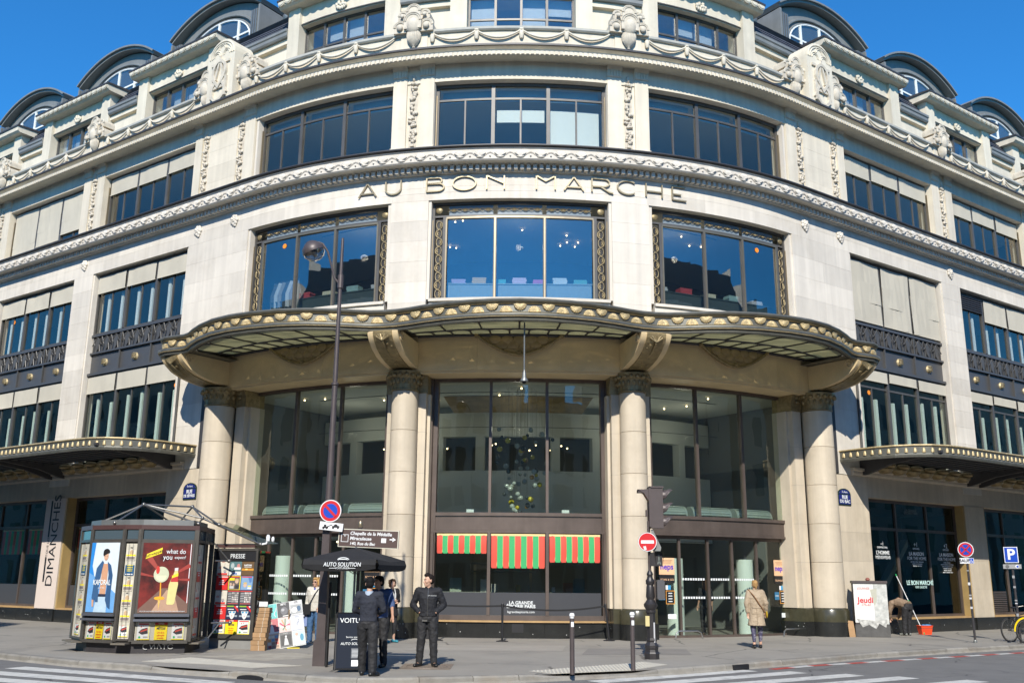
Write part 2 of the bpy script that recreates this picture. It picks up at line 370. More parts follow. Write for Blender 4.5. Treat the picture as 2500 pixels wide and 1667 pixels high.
# third floor wall
stones('upper_lintel_wall', -SMAX, SMAX, 17.5, 18.12, 0, M_STONEU, .62, 2.0)
flower = MB()
for i in range(13):                                                                # carved bunch of fruit and flowers, hung in a strip
    z = .16+i*.17; x = random.uniform(-.05, .05)
    for q in range(4):
        flower.ell((x+random.uniform(-.09, .09), -.04, z+random.uniform(-.06, .06)), (random.uniform(.04, .075), .07, random.uniform(.045, .08)), 8, 5)
flower.ell((0, -.04, 2.42), (.07, .07, .12), 8, 6)
flower.box(-.06, .06, -.05, 0, .0, .16); flower.box(-.12, .12, -.06, 0, .22, .25)
flower.box(-.13, .13, -.012, .0, .0, 2.5)
FLOWER = flower.mesh('carved_flowers', True, 60); FLOWER.materials.append(M_CARVE)
def pilaster(a, b):
    p = part('pilaster', MB().fbox(a, b, -.5, .03, 15.22, 17.72), M_STONEU)
    sub(p, 'pilaster_base', MB().fbox(a-.03, b+.03, -.5, .08, 15.0, 15.22), M_STONEU)
    c = MB().fsweep([(-.4, 17.72), (.05, 17.72), (.06, 17.95), (.16, 18.12), (-.4, 18.12)], a-.02, b+.02)
    n = 5
    for i in range(n): c.fbox(a+(b-a)*(i+.12)/n, a+(b-a)*(i+.88)/n, .0, .085, 17.74, 17.98)
    sub(p, 'pilaster_capital', c, M_STONEU); return p
def flower_panel(a, b):
    w = part('flower_panel', MB().fbox(a, b, -.5, -.04, 15.0, 18.1), M_STONEU)
    sub(w, 'carved_flowers', FLOWER, M_CARVE, FM((a+b)/2, -.04, 15.28))
for a, b in PIERS:
    w = (b-a)/2; c = (a+b)/2
    pilaster(c-w-.08, c-.23); flower_panel(c-.23, c+.23); pilaster(c+.23, c+w+.08)
for a, b in BIGW:
    sg = 1 if a > 0 else -1
    for u, v, k in ((10.08, 10.6, 'p'), (10.6, 11.02, 'f'), (12.58, 13.0, 'f'), (13.0, 13.4, 'p')):
        (pilaster if k == 'p' else flower_panel)(*span(sg, u, v))
    x0, x1 = span(sg, 11.02, 12.58); stones('panel_wall', x0, x1, 15.0, 18.1, .0, M_STONEU, .62, 1.56)
part('third_floor_sill', MB().fsweep([(-.55, 14.9), (.12, 14.9), (.12, 15.0), (-.55, 15.04)], -SMAX, SMAX), M_STONEU)

# ---- lower cornice with waved lotus frieze
A = band('lower_cornice', [(-.1, 14.2), (.10, 14.2), (.12, 14.24), (.12, 14.41), (.50, 14.42), (.54, 14.46), (.54, 14.78), (.58, 14.83), (-.1, 14.85)], M_STONE)
sub(A, 'lead_capping', MB().fsweep([(-.1, 14.852), (.64, 14.852), (.66, 14.87), (.66, 14.905), (-.1, 14.93)], -SMAX, SMAX, .4), M_LEADD)
d = MB(); n = 0
x = -30
while x < 30:
    d.fbox(x, x+.115, .11, .27, 14.235, 14.40, 1); x += .2
sub(A, 'dentil_row', d, M_STONE, kind='stuff')
P = .615; NL = 46
lot = MB()
for i in range(7):
    a = (i-3)*.36; lot.tube([(0, -.01, -.05), (sin(a)*.07, -.03, -.03+cos(a)*.06), (sin(a)*.115, -.02, -.02+cos(a)*.10)], [.012, .026, .012], 6)
lot.ell((0, -.008, -.05), (.075, .022, .026), 10, 6)
lot.v = [(x*1.75, y*1.6, z*1.6) for x, y, z in lot.v]
LOTUS = lot.mesh('lotus', True, 60); LOTUS.materials.append(M_STONE)
bud = MB().ell((0, -.015, 0), (.03, .03, .03), 8, 6); BUD = bud.mesh('bud', True); BUD.materials.append(M_STONE)
wv = MB()
for lane in (0, 1):
    pts = []
    for i in range(-NL*8, NL*8+1):
        s = i*P/8; pts.append(FP(s, .55, 14.60+.0-.085*cos(2*pi*s/P)-.03+lane*.028))
    wv.tube(pts, .012, 5)
sub(A, 'wave_ribbon', wv, M_STONE)
for i in range(-NL, NL+1):
    sub(A, 'lotus', LOTUS, M_STONE, FM(i*P, .54, 14.605))
    sub(A, 'bud', BUD, M_STONE, FM((i+.5)*P, .545, 14.55))

# ---- upper cornice
B = band('upper_cornice', [(-.3, 18.12), (.0, 18.12), (.54, 18.04), (.57, 18.055), (.57, 18.18), (.49, 18.20), (.49, 18.29), (.60, 18.355), (-.3, 18.42)], M_STONEU)
sub(B, 'lead_capping', MB().fsweep([(-.3, 18.422), (.60, 18.358), (.66, 18.358), (.66, 18.42), (-.3, 18.49)], -SMAX, SMAX, .4), M_LEADD)
rope = MB(); x = -30.
while x < 30: rope.fbox(x, x+.10, .5, .61, 18.06, 18.175, 1); x += .15
sub(B, 'bead_row', rope, M_STONEU, kind='stuff')

# ---- balustrade with swags
BAL = band('parapet', [(-.15, 18.40), (.10, 18.40), (.10, 19.20), (-.15, 19.20)], M_STONEU)
sub(BAL, 'parapet_capping', MB().fsweep([(-.2, 19.20), (.16, 19.20), (.20, 19.24), (.20, 19.32), (-.2, 19.36)], -SMAX, SMAX, .4), mat('weathered_capping', (.42, .41, .36), .8, var=.2, vscale=3))
def swag(L):
    m = MB(); n = 12; pts = []; rs = []
    for i in range(n+1):
        u = i/n; pts.append((L*(u-.5), -.05-.05*sin(pi*u), .30-.30*(1-(2*u-1)**2))); rs.append(.026+.022*sin(pi*u))
    m.tube(pts, rs, 7)
    m.lathe([(.05, -.02), (.075, .06), (.085, .2), (.055, .26)], 8, T(-L/2, -.04, .0))
    m.ell((-L/2, -.05, .32), (.09, .05, .05), 8, 5)
    q = m.mesh('swag', True, 60); q.materials.append(M_STONEU); return q
SW = {}
def swags(a, b):
    n = 4 if b-a > 4 else 2; L = (b-a)/n; k = round(L, 2)
    if k not in SW: SW[k] = swag(L)
    for i in range(n): sub(BAL, 'garland', SW[k], M_STONEU, FM(a+(i+.5)*L, .10, 18.90))
for a, b in BAYS: swags(a-.1 if abs(centre((a, b))) < 12 else a+.1, b+.1 if abs(centre((a, b))) < 12 else b-.1)

# scrolled shell vases over the piers
def hood(m, x, z, r, y0, y1):
    n = 10
    arc = [(x+r*cos(pi*i/n), z+r*sin(pi*i/n)) for i in range(n+1)]
    poly = arc+[(x-r, z-r*.9), (x+r, z-r*.9)]
    m.prism(poly, y0+.07, y1)
    for k, rr in ((0, r), (.0, r*.8)):
        m.tube([(x+rr*cos(pi*i/n), y0+.06, z+rr*sin(pi*i/n)) for i in range(n+1)], .028, 6)
def vase_mesh():
    m = MB()
    for x, z, r, y0, y1 in ((0, .95, .33, -.38, .35), (-.5, .78, .24, -.26, .45), (.5, .78, .24, -.26, .45), (0, 1.36, .27, -.30, .45), (-.42, 1.25, .18, -.2, .5), (.42, 1.25, .18, -.2, .5)):
        hood(m, x, z, r, y0, y1)
    for x, z, r in ((-.5, .74, .12), (.5, .74, .12), (-.42, 1.2, .085), (.42, 1.2, .085)):
        m.ell((x, -.25, z), (r, r*.8, r), 10, 7)
    m.ell((0, -.18, .78), (.26, .24, .34), 12, 8)
    m.lathe([(.30, .60), (.33, .66), (.30, .72)], 14, T(0, -.05, 0), pi, 2*pi)
    prof = [(.02, .02), (.05, .0), (.06, .05), (.16, .12), (.25, .28), (.28, .45), (.27, .60)]
    n = 28; vs = []; fs = []
    for i in range(n+1):
        a = pi+pi*i/n; k = 1 if i % 2 else .93
        vs += [(r*k*cos(a), -.05+r*k*sin(a), z) for r, z in prof]
    q = len(prof)
    for i in range(n):
        for j in range(q-1): fs.append((i*q+j, (i+1)*q+j, (i+1)*q+j+1, i*q+j+1))
    m.add(vs, fs)
    me = m.mesh('shell_vase', True, 50); me.materials.append(M_CARVE); return me
VASE = vase_mesh(); VASE.transform(Matrix.Diagonal((.92, .8, .94, 1)))
VPOS = [sg*3.555 for sg in (-1, 1)]+[sg*(19.96+7.27*k) for sg in (-1, 1) for k in range(3)]
for s in VPOS:
    sub(BAL, 'pedestal', MB().fbox(s-.46, s+.46, .0, .14, 18.40, 19.2), M_STONEU)
    obj('shell_vase', VASE, M_CARVE, STORE, BT @ FM(s, .14, 18.72))
# monogram cartouches at the ends of the wings
def stroke(m, pts, w, y0, y1):
    """flat ribbon along x,z points standing proud between y0 and y1"""
    pts = [Vector((p[0], p[1])) for p in pts]; L = []; R = []
    for i, p in enumerate(pts):
        t = (pts[min(i+1, len(pts)-1)]-pts[max(i-1, 0)])
        nrm = Vector((-t.y, t.x)).normalized() if t.length > 1e-9 else Vector((1, 0))
        k = 1.
        if 0 < i < len(pts)-1:
            a = (pts[i]-pts[i-1]).normalized(); b = (pts[i+1]-pts[i]).normalized(); k = 1/max(.5, sqrt(max(.01, (1+a.dot(b))/2)))
        L.append(p+nrm*w/2*k); R.append(p-nrm*w/2*k)
    for i in range(len(pts)-1):
        m.prism([tuple(L[i]), tuple(R[i]), tuple(R[i+1]), tuple(L[i+1])], y0, y1)
def arc(cx, cz, rx, rz, a0, a1, n=12): return [(cx+rx*cos(radians(a0+(a1-a0)*i/n)), cz+rz*sin(radians(a0+(a1-a0)*i/n))) for i in range(n+1)]
for sg in (-1, 1):
    c = sg*11.68; M = FM(c, .12, 18.42)
    body = MB().prism([(-.72, 0), (.72, 0), (.72, 1.95)]+arc(0, 1.95, .72, .62, 0, 180)[1:-1]+[(-.72, 1.95)], -.36, .5, M)
    w = part('monogram_cartouche', body, M_STONEU)
    m = MB()
    for r in (.66, .56): m.tube([(x, -.37, z) for x, z in arc(0, 1.9, r, r*.88, 0, 180)], .03, 6, M)
    for x, z in ((-.27, 1.92), (.27, 1.92), (0, 2.18)):
        for r in (.22, .15): m.tube([(px, -.37, pz) for px, pz in arc(x, z, r, r, 0, 180)], .02, 5, M)
    sub(w, 'fan_relief', m, M_STONEU, smooth=True)
    m = MB()
    stroke(m, [(-.42, .3), (0, 1.75), (.42, .3)], .13, -.44, -.35); stroke(m, [(-.3, .62), (.3, .62)], .11, -.43, -.35)
    stroke(m, [(-.5, 1.6), (.5, 1.6)], .1, -.42, -.35)
    stroke(m, arc(0, 1.25, .34, .42, -60, 240), .11, -.46, -.35); stroke(m, arc(0, .45, .36, .38, 120, 420), .11, -.46, -.35)
    stroke(m, [(-.3, .98), (0, .62), (.3, .98)], .1, -.47, -.35); stroke(m, [(-.38, .2), (-.38, .98)], .09, -.45, -.35); stroke(m, [(.38, .2), (.38, .98)], .09, -.45, -.35)
    mm = MB(); mm.add(m.v, m.f, M); sub(w, 'monogram', mm, M_CARVE)
    for k in (-1, 1):
        obj('shell_vase', VASE, M_CARVE, STORE, BT @ FM(c+k*1.12, .1, 18.62))
        sub(BAL, 'pedestal', MB().fbox(c+k*1.12-.42, c+k*1.12+.42, .0, .14, 18.40, 19.2), M_STONEU)
# carved rosettes on the frieze
rs = MB()
for i in range(7): rs.ell((.13*cos(i*2*pi/7), -.03, .13*sin(i*2*pi/7)), (.085, .05, .085), 8, 6)
for i in range(5): rs.ell((.06*cos(i*2*pi/5+.4), -.06, .06*sin(i*2*pi/5+.4)), (.05, .045, .05), 8, 6)
rs.ell((0, -.09, 0), (.045, .035, .045), 8, 6); rs.ell((.05, -.03, -.2), (.07, .03, .06), 8, 5)
ROS = rs.mesh('rosette', True, 60); ROS.materials.append(M_STONE)
for s in [sg*x for sg in (-1, 1) for x in (10.8, 12.8, 19.98, 27.25, 34.5)]: obj('rosette', ROS, M_STONE, STORE, BT @ FM(s, 0, 13.85))

# ---- gold lettering
LET = {
 'A': [[(-.5, 0), (0, 1), (.5, 0)], [(-.39, .24), (.39, .24)]],
 'U': [[(-.42, 1), (-.42, .42)]+arc(0, .42, .42, .42, 180, 360, 14)+[(.42, 1)]],
 'B': [[(-.4, 0), (-.4, 1)], [(-.4, 1), (.15, 1)]+arc(.15, .78, .25, .22, 90, -90, 8)+[(-.4, .56)], [(-.4, .56), (.18, .56)]+arc(.18, .28, .34, .28, 90, -90, 10)+[(-.4, 0)]],
 'O': [arc(0, .5, .6, .5, 0, 360, 28)],
 'N': [[(-.45, 0), (-.45, 1)], [(-.45, 1), (.45, .42)], [(.45, 0), (.45, 1)]],
 'M': [[(-.48, 0), (-.48, 1)], [(-.48, 1), (0, .62), (.48, 1)], [(.48, 0), (.48, 1)]],
 'R': [[(-.4, 0), (-.4, 1)], [(-.4, 1), (.2, 1)]+arc(.2, .7, .33, .3, 90, -90, 8)+[(-.4, .4)], [(.05, .4), (.52, .02), (.72, -.03)]],
 'C': [arc(0, .5, .55, .5, 48, 312, 20)],
 'H': [[(-.45, 0), (-.45, 1)], [(.45, 0), (.45, 1)], [(-.45, .4), (.45, .4)]],
 'E': [[(-.35, 0), (-.35, 1)], [(-.35, 1), (.4, 1)], [(-.35, .42), (.15, .42)], [(-.35, 0), (.45, 0)], [(-.02, 1.16), (.26, 1.36)]],
}
SIGN = part('gold_sign', MB().fbox(-5.3, 5.4, .0, .006, 13.60, 13.615), M_STONE)
SIGN['label'] = 'raised gold letters on the frieze'
for ch, xz in (('A', 133), ('U', 317), ('B', 595), ('O', 793), ('N', 995), ('M', 1318), ('A', 1500), ('R', 1668), ('C', 1858), ('H', 2040), ('E', 2215)):
    s = -5.02+(xz-133)*10.24/2082
    m = MB()
    for st in LET[ch]: stroke(m, [(x*.62, z*.46) for x, z in st], .043, -.07, -.015)
    sub(SIGN, 'letter', m, M_LETG, FM(s, 0, 13.635))
# ================================================================ windows
def fpane(s0, s1, d, z0, z1): return MB().fbox(s0, s1, d-.004, d+.004, z0, z1, .6)
def window(s0, s1, z0, z1, d, n=3, fm=M_IRON, gm=G_BLUE, fr=.09, mull=.10, transom=None, half=True, head=0.):
    """framed window of n lights; each pane is a piece of its own"""
    m = MB()
    m.fbox(s0, s0+fr, d-.06, d+.05, z0, z1); m.fbox(s1-fr, s1, d-.06, d+.05, z0, z1)
    m.fbox(s0+fr, s1-fr, d-.06, d+.05, z1-fr-head, z1); m.fbox(s0+fr, s1-fr, d-.06, d+.05, z0, z0+.06)
    a, b, zt, zb = s0+fr, s1-fr, z1-fr-head, z0+.06; L = (b-a)/n
    for i in range(1, n): x = a+i*L; m.fbox(x-mull/2, x+mull/2, d-.058, d+.07, zb, zt)
    w = part('window', m, fm, smooth=False); cells = []
    for i in range(n):
        x0 = a+i*L+(mull/2 if i else 0); x1 = a+(i+1)*L-(mull/2 if i < n-1 else 0)
        tz = transom if transom else None
        b2 = MB()
        if tz: b2.fbox(x0, x1, d-.04, d+.03, tz-.035, tz+.035)
        if half: b2.fbox((x0+x1)/2-.028, (x0+x1)/2+.028, d-.038, d+.028, zb, (tz-.035) if tz else zt)
        if b2.v: sub(w, 'glazing_bar', b2, fm)
        if tz: sub(w, 'pane', fpane(x0, x1, d, tz+.03, zt), gm)
        top = tz-.03 if tz else zt
        if half:
            xm = (x0+x1)/2; sub(w, 'pane', fpane(x0, xm-.02, d, zb, top), gm); sub(w, 'pane', fpane(xm+.02, x1, d, zb, top), gm)
        else: sub(w, 'pane', fpane(x0, x1, d, zb, top), gm)
        cells.append((x0, x1, zb, zt))
    return w, cells
def blind(w, x0, x1, z0, z1, d, wav=.012):
    ss = ssamp(x0, x1, .2) if abs((x0+x1)/2) < 10 else [x0+(x1-x0)*i/6 for i in range(7)]
    ph = random.random()*6
    rows = [[FP(s, d+wav*sin(ph+3*s+z*2.2)+.006*sin(9*s), z) for s in ss] for z in (z1, (z0*2+z1)/3, (z0+2*z1)/3, z0)]
    m = MB().grid(rows); m.fbox(x0, x1, d-.012, d+.016, z0-.03, z0)
    sub(w, 'blind', m, M_BLIND)
def fins(w, x0, x1, zb, zt, d, top=.82):
    for f in (.27, .75):
        x = x0+(x1-x0)*f; sub(w, 'white_fin', MB().fbox(x-.07, x+.07, d-.22, d-.12, zb, zb+(zt-zb)*top*random.uniform(.92, 1.05)), M_WHITE)
def sticker(w, s, d, z, r=.085): sub(w, 'orange_sticker', MB().lathe([(r, 0), (r, .004)], 18, FM(s, d+.012, z) @ RX(pi/2)), M_ORANGE)
def fan_scroll(side):
    """gilded openwork fan between two crossing wires"""
    m = MB(); n = 12
    for i in range(7):
        a = radians(-75+25*i); m.tube([(side*(.02+.035*cos(a)), 0, .035*sin(a)), (side*(.02+.085*cos(a)), 0, .09*sin(a))], .006, 4)
    m.tube([(side*(.02+.035*cos(radians(-90+15*i))), 0, .035*sin(radians(-90+15*i))) for i in range(13)], .012, 5)
    m.tube([(side*(.0+.11*cos(radians(-90+15*i))), 0, .125*sin(radians(-90+15*i))) for i in range(13)], .010, 5)
    m.tube([(-side*(.085*cos(radians(-90+15*i))), 0, .14*sin(radians(-90+15*i))) for i in range(13)], .008, 5)
    q = m.mesh('gilt_fan', True); q.materials.append(M_GOLD); return q
FANL, FANR = fan_scroll(-1), fan_scroll(1)
ft = MB()
ft.tube([(-.2+.4*i/16, 0, .05*cos(2*pi*i/16)) for i in range(17)], .011, 5); ft.tube([(-.2+.4*i/16, 0, -.05*cos(2*pi*i/16)) for i in range(17)], .011, 5)
for i in range(7): a = radians(20+20*i+0); ft.tube([(.03*cos(a), 0, -.05+.03*sin(a)), (.085*cos(a), 0, -.05+.085*sin(a))], .008, 4)
FANT = ft.mesh('bronze_fan', True); FANT.materials.append(M_OLDGOLD)

# second floor, round corner: display windows in gilded frames
for bi, (a, b) in enumerate(RB):
    D = -.32; m = MB(); z0, z1 = 10.13, 13.36
    m.fbox(a, a+.07, D-.06, D+.07, z0, z1); m.fbox(b-.07, b, D-.06, D+.07, z0, z1); m.fbox(a+.07, b-.07, D-.06, D+.07, z1-.09, z1)
    m.fbox(a+.34, a+.45, D-.06, D+.05, z0, z1-.50); m.fbox(b-.45, b-.34, D-.06, D+.05, z0, z1-.50)
    m.fbox(a+.07, b-.07, D-.06, D+.045, z1-.50, z1-.44)
    for i in (1, 2): x = a+.45+(b-a-.9)*i/3; m.fbox(x-.05, x+.05, D-.06, D+.06, z0, z1-.50)
    w = part('display_window', m, M_IRON)
    g = MB()
    g.fbox(a+.45, b-.45, D+.0, D+.065, z1-.56, z1-.50)
    for x in (a+.43, b-.48): g.fbox(x, x+.05, D, D+.065, z0, z1-.56)
    for i in (1, 2): x = a+.45+(b-a-.9)*i/3; g.fbox(x-.022, x+.022, D+.06, D+.075, z0, z1-.56)
    for x in (a+.0, b-.03): g.fbox(x, x+.03, D+.07, D+.1, z0, z1-.6)
    sub(w, 'brass_trim', g, M_BRASS)
    for i in range(3):
        x0, x1 = a+.45+(b-a-.9)*i/3+.05, a+.45+(b-a-.9)*(i+1)/3-.05
        sub(w, 'pane', fpane(x0, x1, D, z0, z1-.5), G_BLUE)
        sub(w, 'bronze_back_panel', MB().fbox(x0+.02, x1-.02, D-.03, D-.02, z1-.44, z1-.1), mat('frosted_strip', (.20, .24, .26), .3))
        for q in range(4): sub(w, 'bronze_fan', FANT, M_OLDGOLD, FM(x0+(x1-x0)*(q+.5)/4, D+.03, z1-.265))
    for x in (a+.205, b-.205):
        sub(w, 'dark_side_panel', MB().fbox(x-.11, x+.11, D-.04, D-.02, z0+.02, z1-.55), mat('dark_recess', (.02, .018, .016), .5))
        for q in range(9): sub(w, 'gilt_fan', FANL if q % 2 else FANR, M_GOLD, FM(x, D+.02, z0+.2+q*.285))
        sub(w, 'corner_rosette', MB().lathe([(.02, -.02), (.11, -.02), (.11, .0), (.08, .02), (.02, .03)], 14, FM(x, D+.05, z1-.265) @ RX(pi/2)), M_OLDGOLD, smooth=True)
    if bi: sticker(w, (a+2.3 if bi == 1 else a+1.45) if bi == 2 else b-1.35, D, 12.55)
# third floor
for a, b in BAYS:
    wing = abs(centre((a, b))) > 12
    w, cells = window(a, b, 15.0, 17.5, -.32, 3, M_IRON, G_OFFICE, .1, .12, None if wing else 16.95, True, 0.0)
    sub(w, 'inner_trim', MB().fbox(a+.02, a+.05, -.28, -.2, 15.0, 17.1).fbox(b-.05, b-.02, -.28, -.2, 15.0, 17.1), M_BRASS)
    if wing:
        low = {(-1, 1): (15.02, 15.55, 15.75), (-1, 0): (16.75, 16.75, 16.8)}.get((-1 if a < 0 else 1, int((abs(centre((a, b)))-13)//7.27)), (16.75, 16.8, 16.75))
        for (x0, x1, zb, zt), zl in zip(cells, low): blind(w, x0, x1, zl, zt, -.24)
    else:
        for x0, x1, zb, zt in cells:
            sub(w, 'transom_pale_panel', MB().fbox(x0+.03, x1-.03, -.66, -.64, 17.0+.05*random.random(), 17.42), mat('pale_blue_panel', (.42, .52, .56), .8))  # pale panels added behind the transoms so the upper glass looks lighter
            if a == -2.84 and x0 > -1: sub(w, 'roller_shade', MB().fbox(x0+.04, x1-.04, -.62, -.6, zb if x0 > .5 else 16.25, 16.7), M_WHITE)
# wings, second and first floor
for sg, u, v in WB:
    a, b = span(sg, u, v); kbay = round((u-13.4)/7.27)
    w, cells = window(a, b, 10.85, 13.3, -.3, 3, M_IRON, G_OFFICE, .08, .13, None, True)
    full = (sg > 0 and kbay == 0)
    for i, (x0, x1, zb, zt) in enumerate(cells):
        zl = zb+.03 if full else 12.55
        if sg > 0 and kbay == 1 and (i == 0): 
            lv = MB()
            for q in range(7): lv.fbox(x0, x1, -.3, -.2, 12.6+q*.09, 12.64+q*.09)
            sub(w, 'louvre', lv, M_LEADD)
        else: blind(w, x0, x1, zl if not (sg > 0 and kbay == 1) else 12.3, zt, -.2, .025 if full else .012)
        fins(w, x0, x1, zb, zt, -.3, .70)
    if sg < 0 and kbay == 1: sticker(w, cells[0][0]+.95, -.3, 12.3)
    # iron spandrel: lattice, panel with gilt shells, ledge
    sp = MB().fbox(a, b, -.42, -.3, 9.25, 10.85).fbox(a, b, -.3, -.2, 10.76, 10.85).fbox(a, b, -.3, -.2, 10.06, 10.13).fbox(a, b, -.3, -.18, 9.2, 9.30)
    p = part('iron_spandrel', sp, M_IRONP)
    L = (b-a)/3
    for i in range(1, 3): sub(p, 'rib', MB().fbox(a+i*L-.03, a+i*L+.03, -.3, -.22, 9.3, 10.76), M_IRON)
    lat = MB()
    for i in range(3):
        nl = 3
        for q in range(nl):
            x0 = a+.06+i*L+(L-.12)*q/nl; x1 = a+.06+i*L+(L-.12)*(q+1)/nl; M = FM((x0+x1)/2, -.24, 10.13); h = (x1-x0)/2
            lat.tube([(-h, 0, .62), (-h*.5, 0, .30), (-h*.72, 0, .02)], .02, 5, M); lat.tube([(h, 0, .62), (h*.5, 0, .30), (h*.72, 0, .02)], .02, 5, M)
            lat.tube([(-h, 0, .28), (-h*.3, 0, .50), (0, 0, .63)], .02, 5, M); lat.tube([(h, 0, .28), (h*.3, 0, .50), (0, 0, .63)], .02, 5, M)
            lat.prism([(-h*.55, .55), (h*.55, .55), (h*.25, .12), (0, .02), (-h*.25, .12)], .0, .04, M)
    sub(p, 'lattice', lat, M_IRON)
    for i in range(3):
        sh = MB().lathe([(.02, .1), (.12, .07), (.155, 0)], 12, FM(a+(i+.5)*L, -.3, 9.68) @ RX(pi/2))
        for q in range(4): sh.tube([(-.13+.26*j/6, -.09-.02*cos(pi*(j/6-.5)), -.08+q*.055+.03*cos(pi*(j/6-.5))) for j in range(7)], .014, 5, FM(a+(i+.5)*L, -.3, 9.68))
        sub(p, 'gilt_shell', sh, M_GOLD, smooth=True)
    w, cells = window(a, b, 5.9, 9.2, -.3, 3, M_IRON, G_CLEAR, .08, .13, 8.5 if sg > 0 else None, True)
    for i, (x0, x1, zb, zt) in enumerate(cells):
        blind(w, x0, x1, 8.5 if sg < 0 else 8.75+.06*(i % 2), zt, -.2, .008); fins(w, x0, x1, zb, zt, -.3, .72)
    if kbay == 0: sticker(w, cells[2][1]-.22 if sg < 0 else cells[0][0]+.75, -.3, 8.3)

# ================================================================ attic pavilions, roof, dormers
ATT = [0, 7.12, -7.12]+[sg*(16.32+7.27*k) for sg in (-1, 1) for k in range(4)]
orn = MB()
for i in range(9): orn.ell((random.uniform(-.2, .2), -.06, random.uniform(-.04, .14)), (.07, .06, .07), 8, 5)
for i in range(6): a = radians(200+28*i); orn.ell((.2*cos(a), -.05, .02+.12*sin(a)), (.06, .05, .09), 8, 5)
ORN = orn.mesh('carved_bouquet', True, 60); ORN.materials.append(M_STONEU)
part('attic_wall', MB().fbox(-SMAX, SMAX, -2.0, -1.32, 18.3, 19.3), M_STONEU)
ac = sorted(ATT); GAPS = [(u+2.6, v-2.6) for u, v in zip(ac, ac[1:])]
for u, v in GAPS:
    p = part('attic_wall', MB().fbox(u, v, -2.0, -.98, 19.3, 20.70).fbox(u, v, -2.0, -1.10, 20.70, 20.92).fbox(u, v, -2.0, -.94, 20.92, 21.12), M_STONEU)
    g = MB().fsweep([(-1.4, 21.122), (-.84, 21.122), (-.80, 21.18), (-.80, 21.30), (-.76, 21.34), (-.76, 21.44), (-1.4, 21.46)], u, v); sub(p, 'roof_gutter', g, M_ZINC)
part('parapet_gutter_floor', MB().fbox(-SMAX, SMAX, -1.3, -.1, 18.4, 18.55), M_ZINC)
RP = [(-.95, 21.44), (-1.35, 22.2), (-1.95, 22.95), (-2.75, 23.7), (-3.8, 24.45), (-5.1, 25.1), (-6.6, 25.6), (-9, 25.9)]
rp = []
for (d0, z0), (d1, z1) in zip(RP, RP[1:]):
    n = max(3, int(sqrt((d1-d0)**2+(z1-z0)**2)/.15))
    for i in range(n):
        u = i/n; v = (i+1)/n; nx, nz = .035*abs(z1-z0), .035*abs(d1-d0)
        rp += [(d0+(d1-d0)*u+nx*.8, z0+(z1-z0)*u+nz*.8), (d0+(d1-d0)*v, z0+(z1-z0)*v)]
part('slate_roof', MB().fsweep(rp, -SMAX, SMAX, .6, False, False), M_SLATE)
part('roof_flat', MB().fbox(-SMAX, SMAX, -9.5, -6, 25.5, 25.7), M_ZINC)
def scallops(a, b, d, z):
    m = MB(); n = int((b-a)/.36); L = (b-a)/n
    for i in range(n):
        M = FM(a+(i+.5)*L, d, z)
        for r, y in ((L*.52, -.03), (L*.40, -.05)):
            m.prism([(r*cos(radians(180+20*q)), .08+r*.85*sin(radians(180+20*q))) for q in range(10)], y, .03, M)
    return m
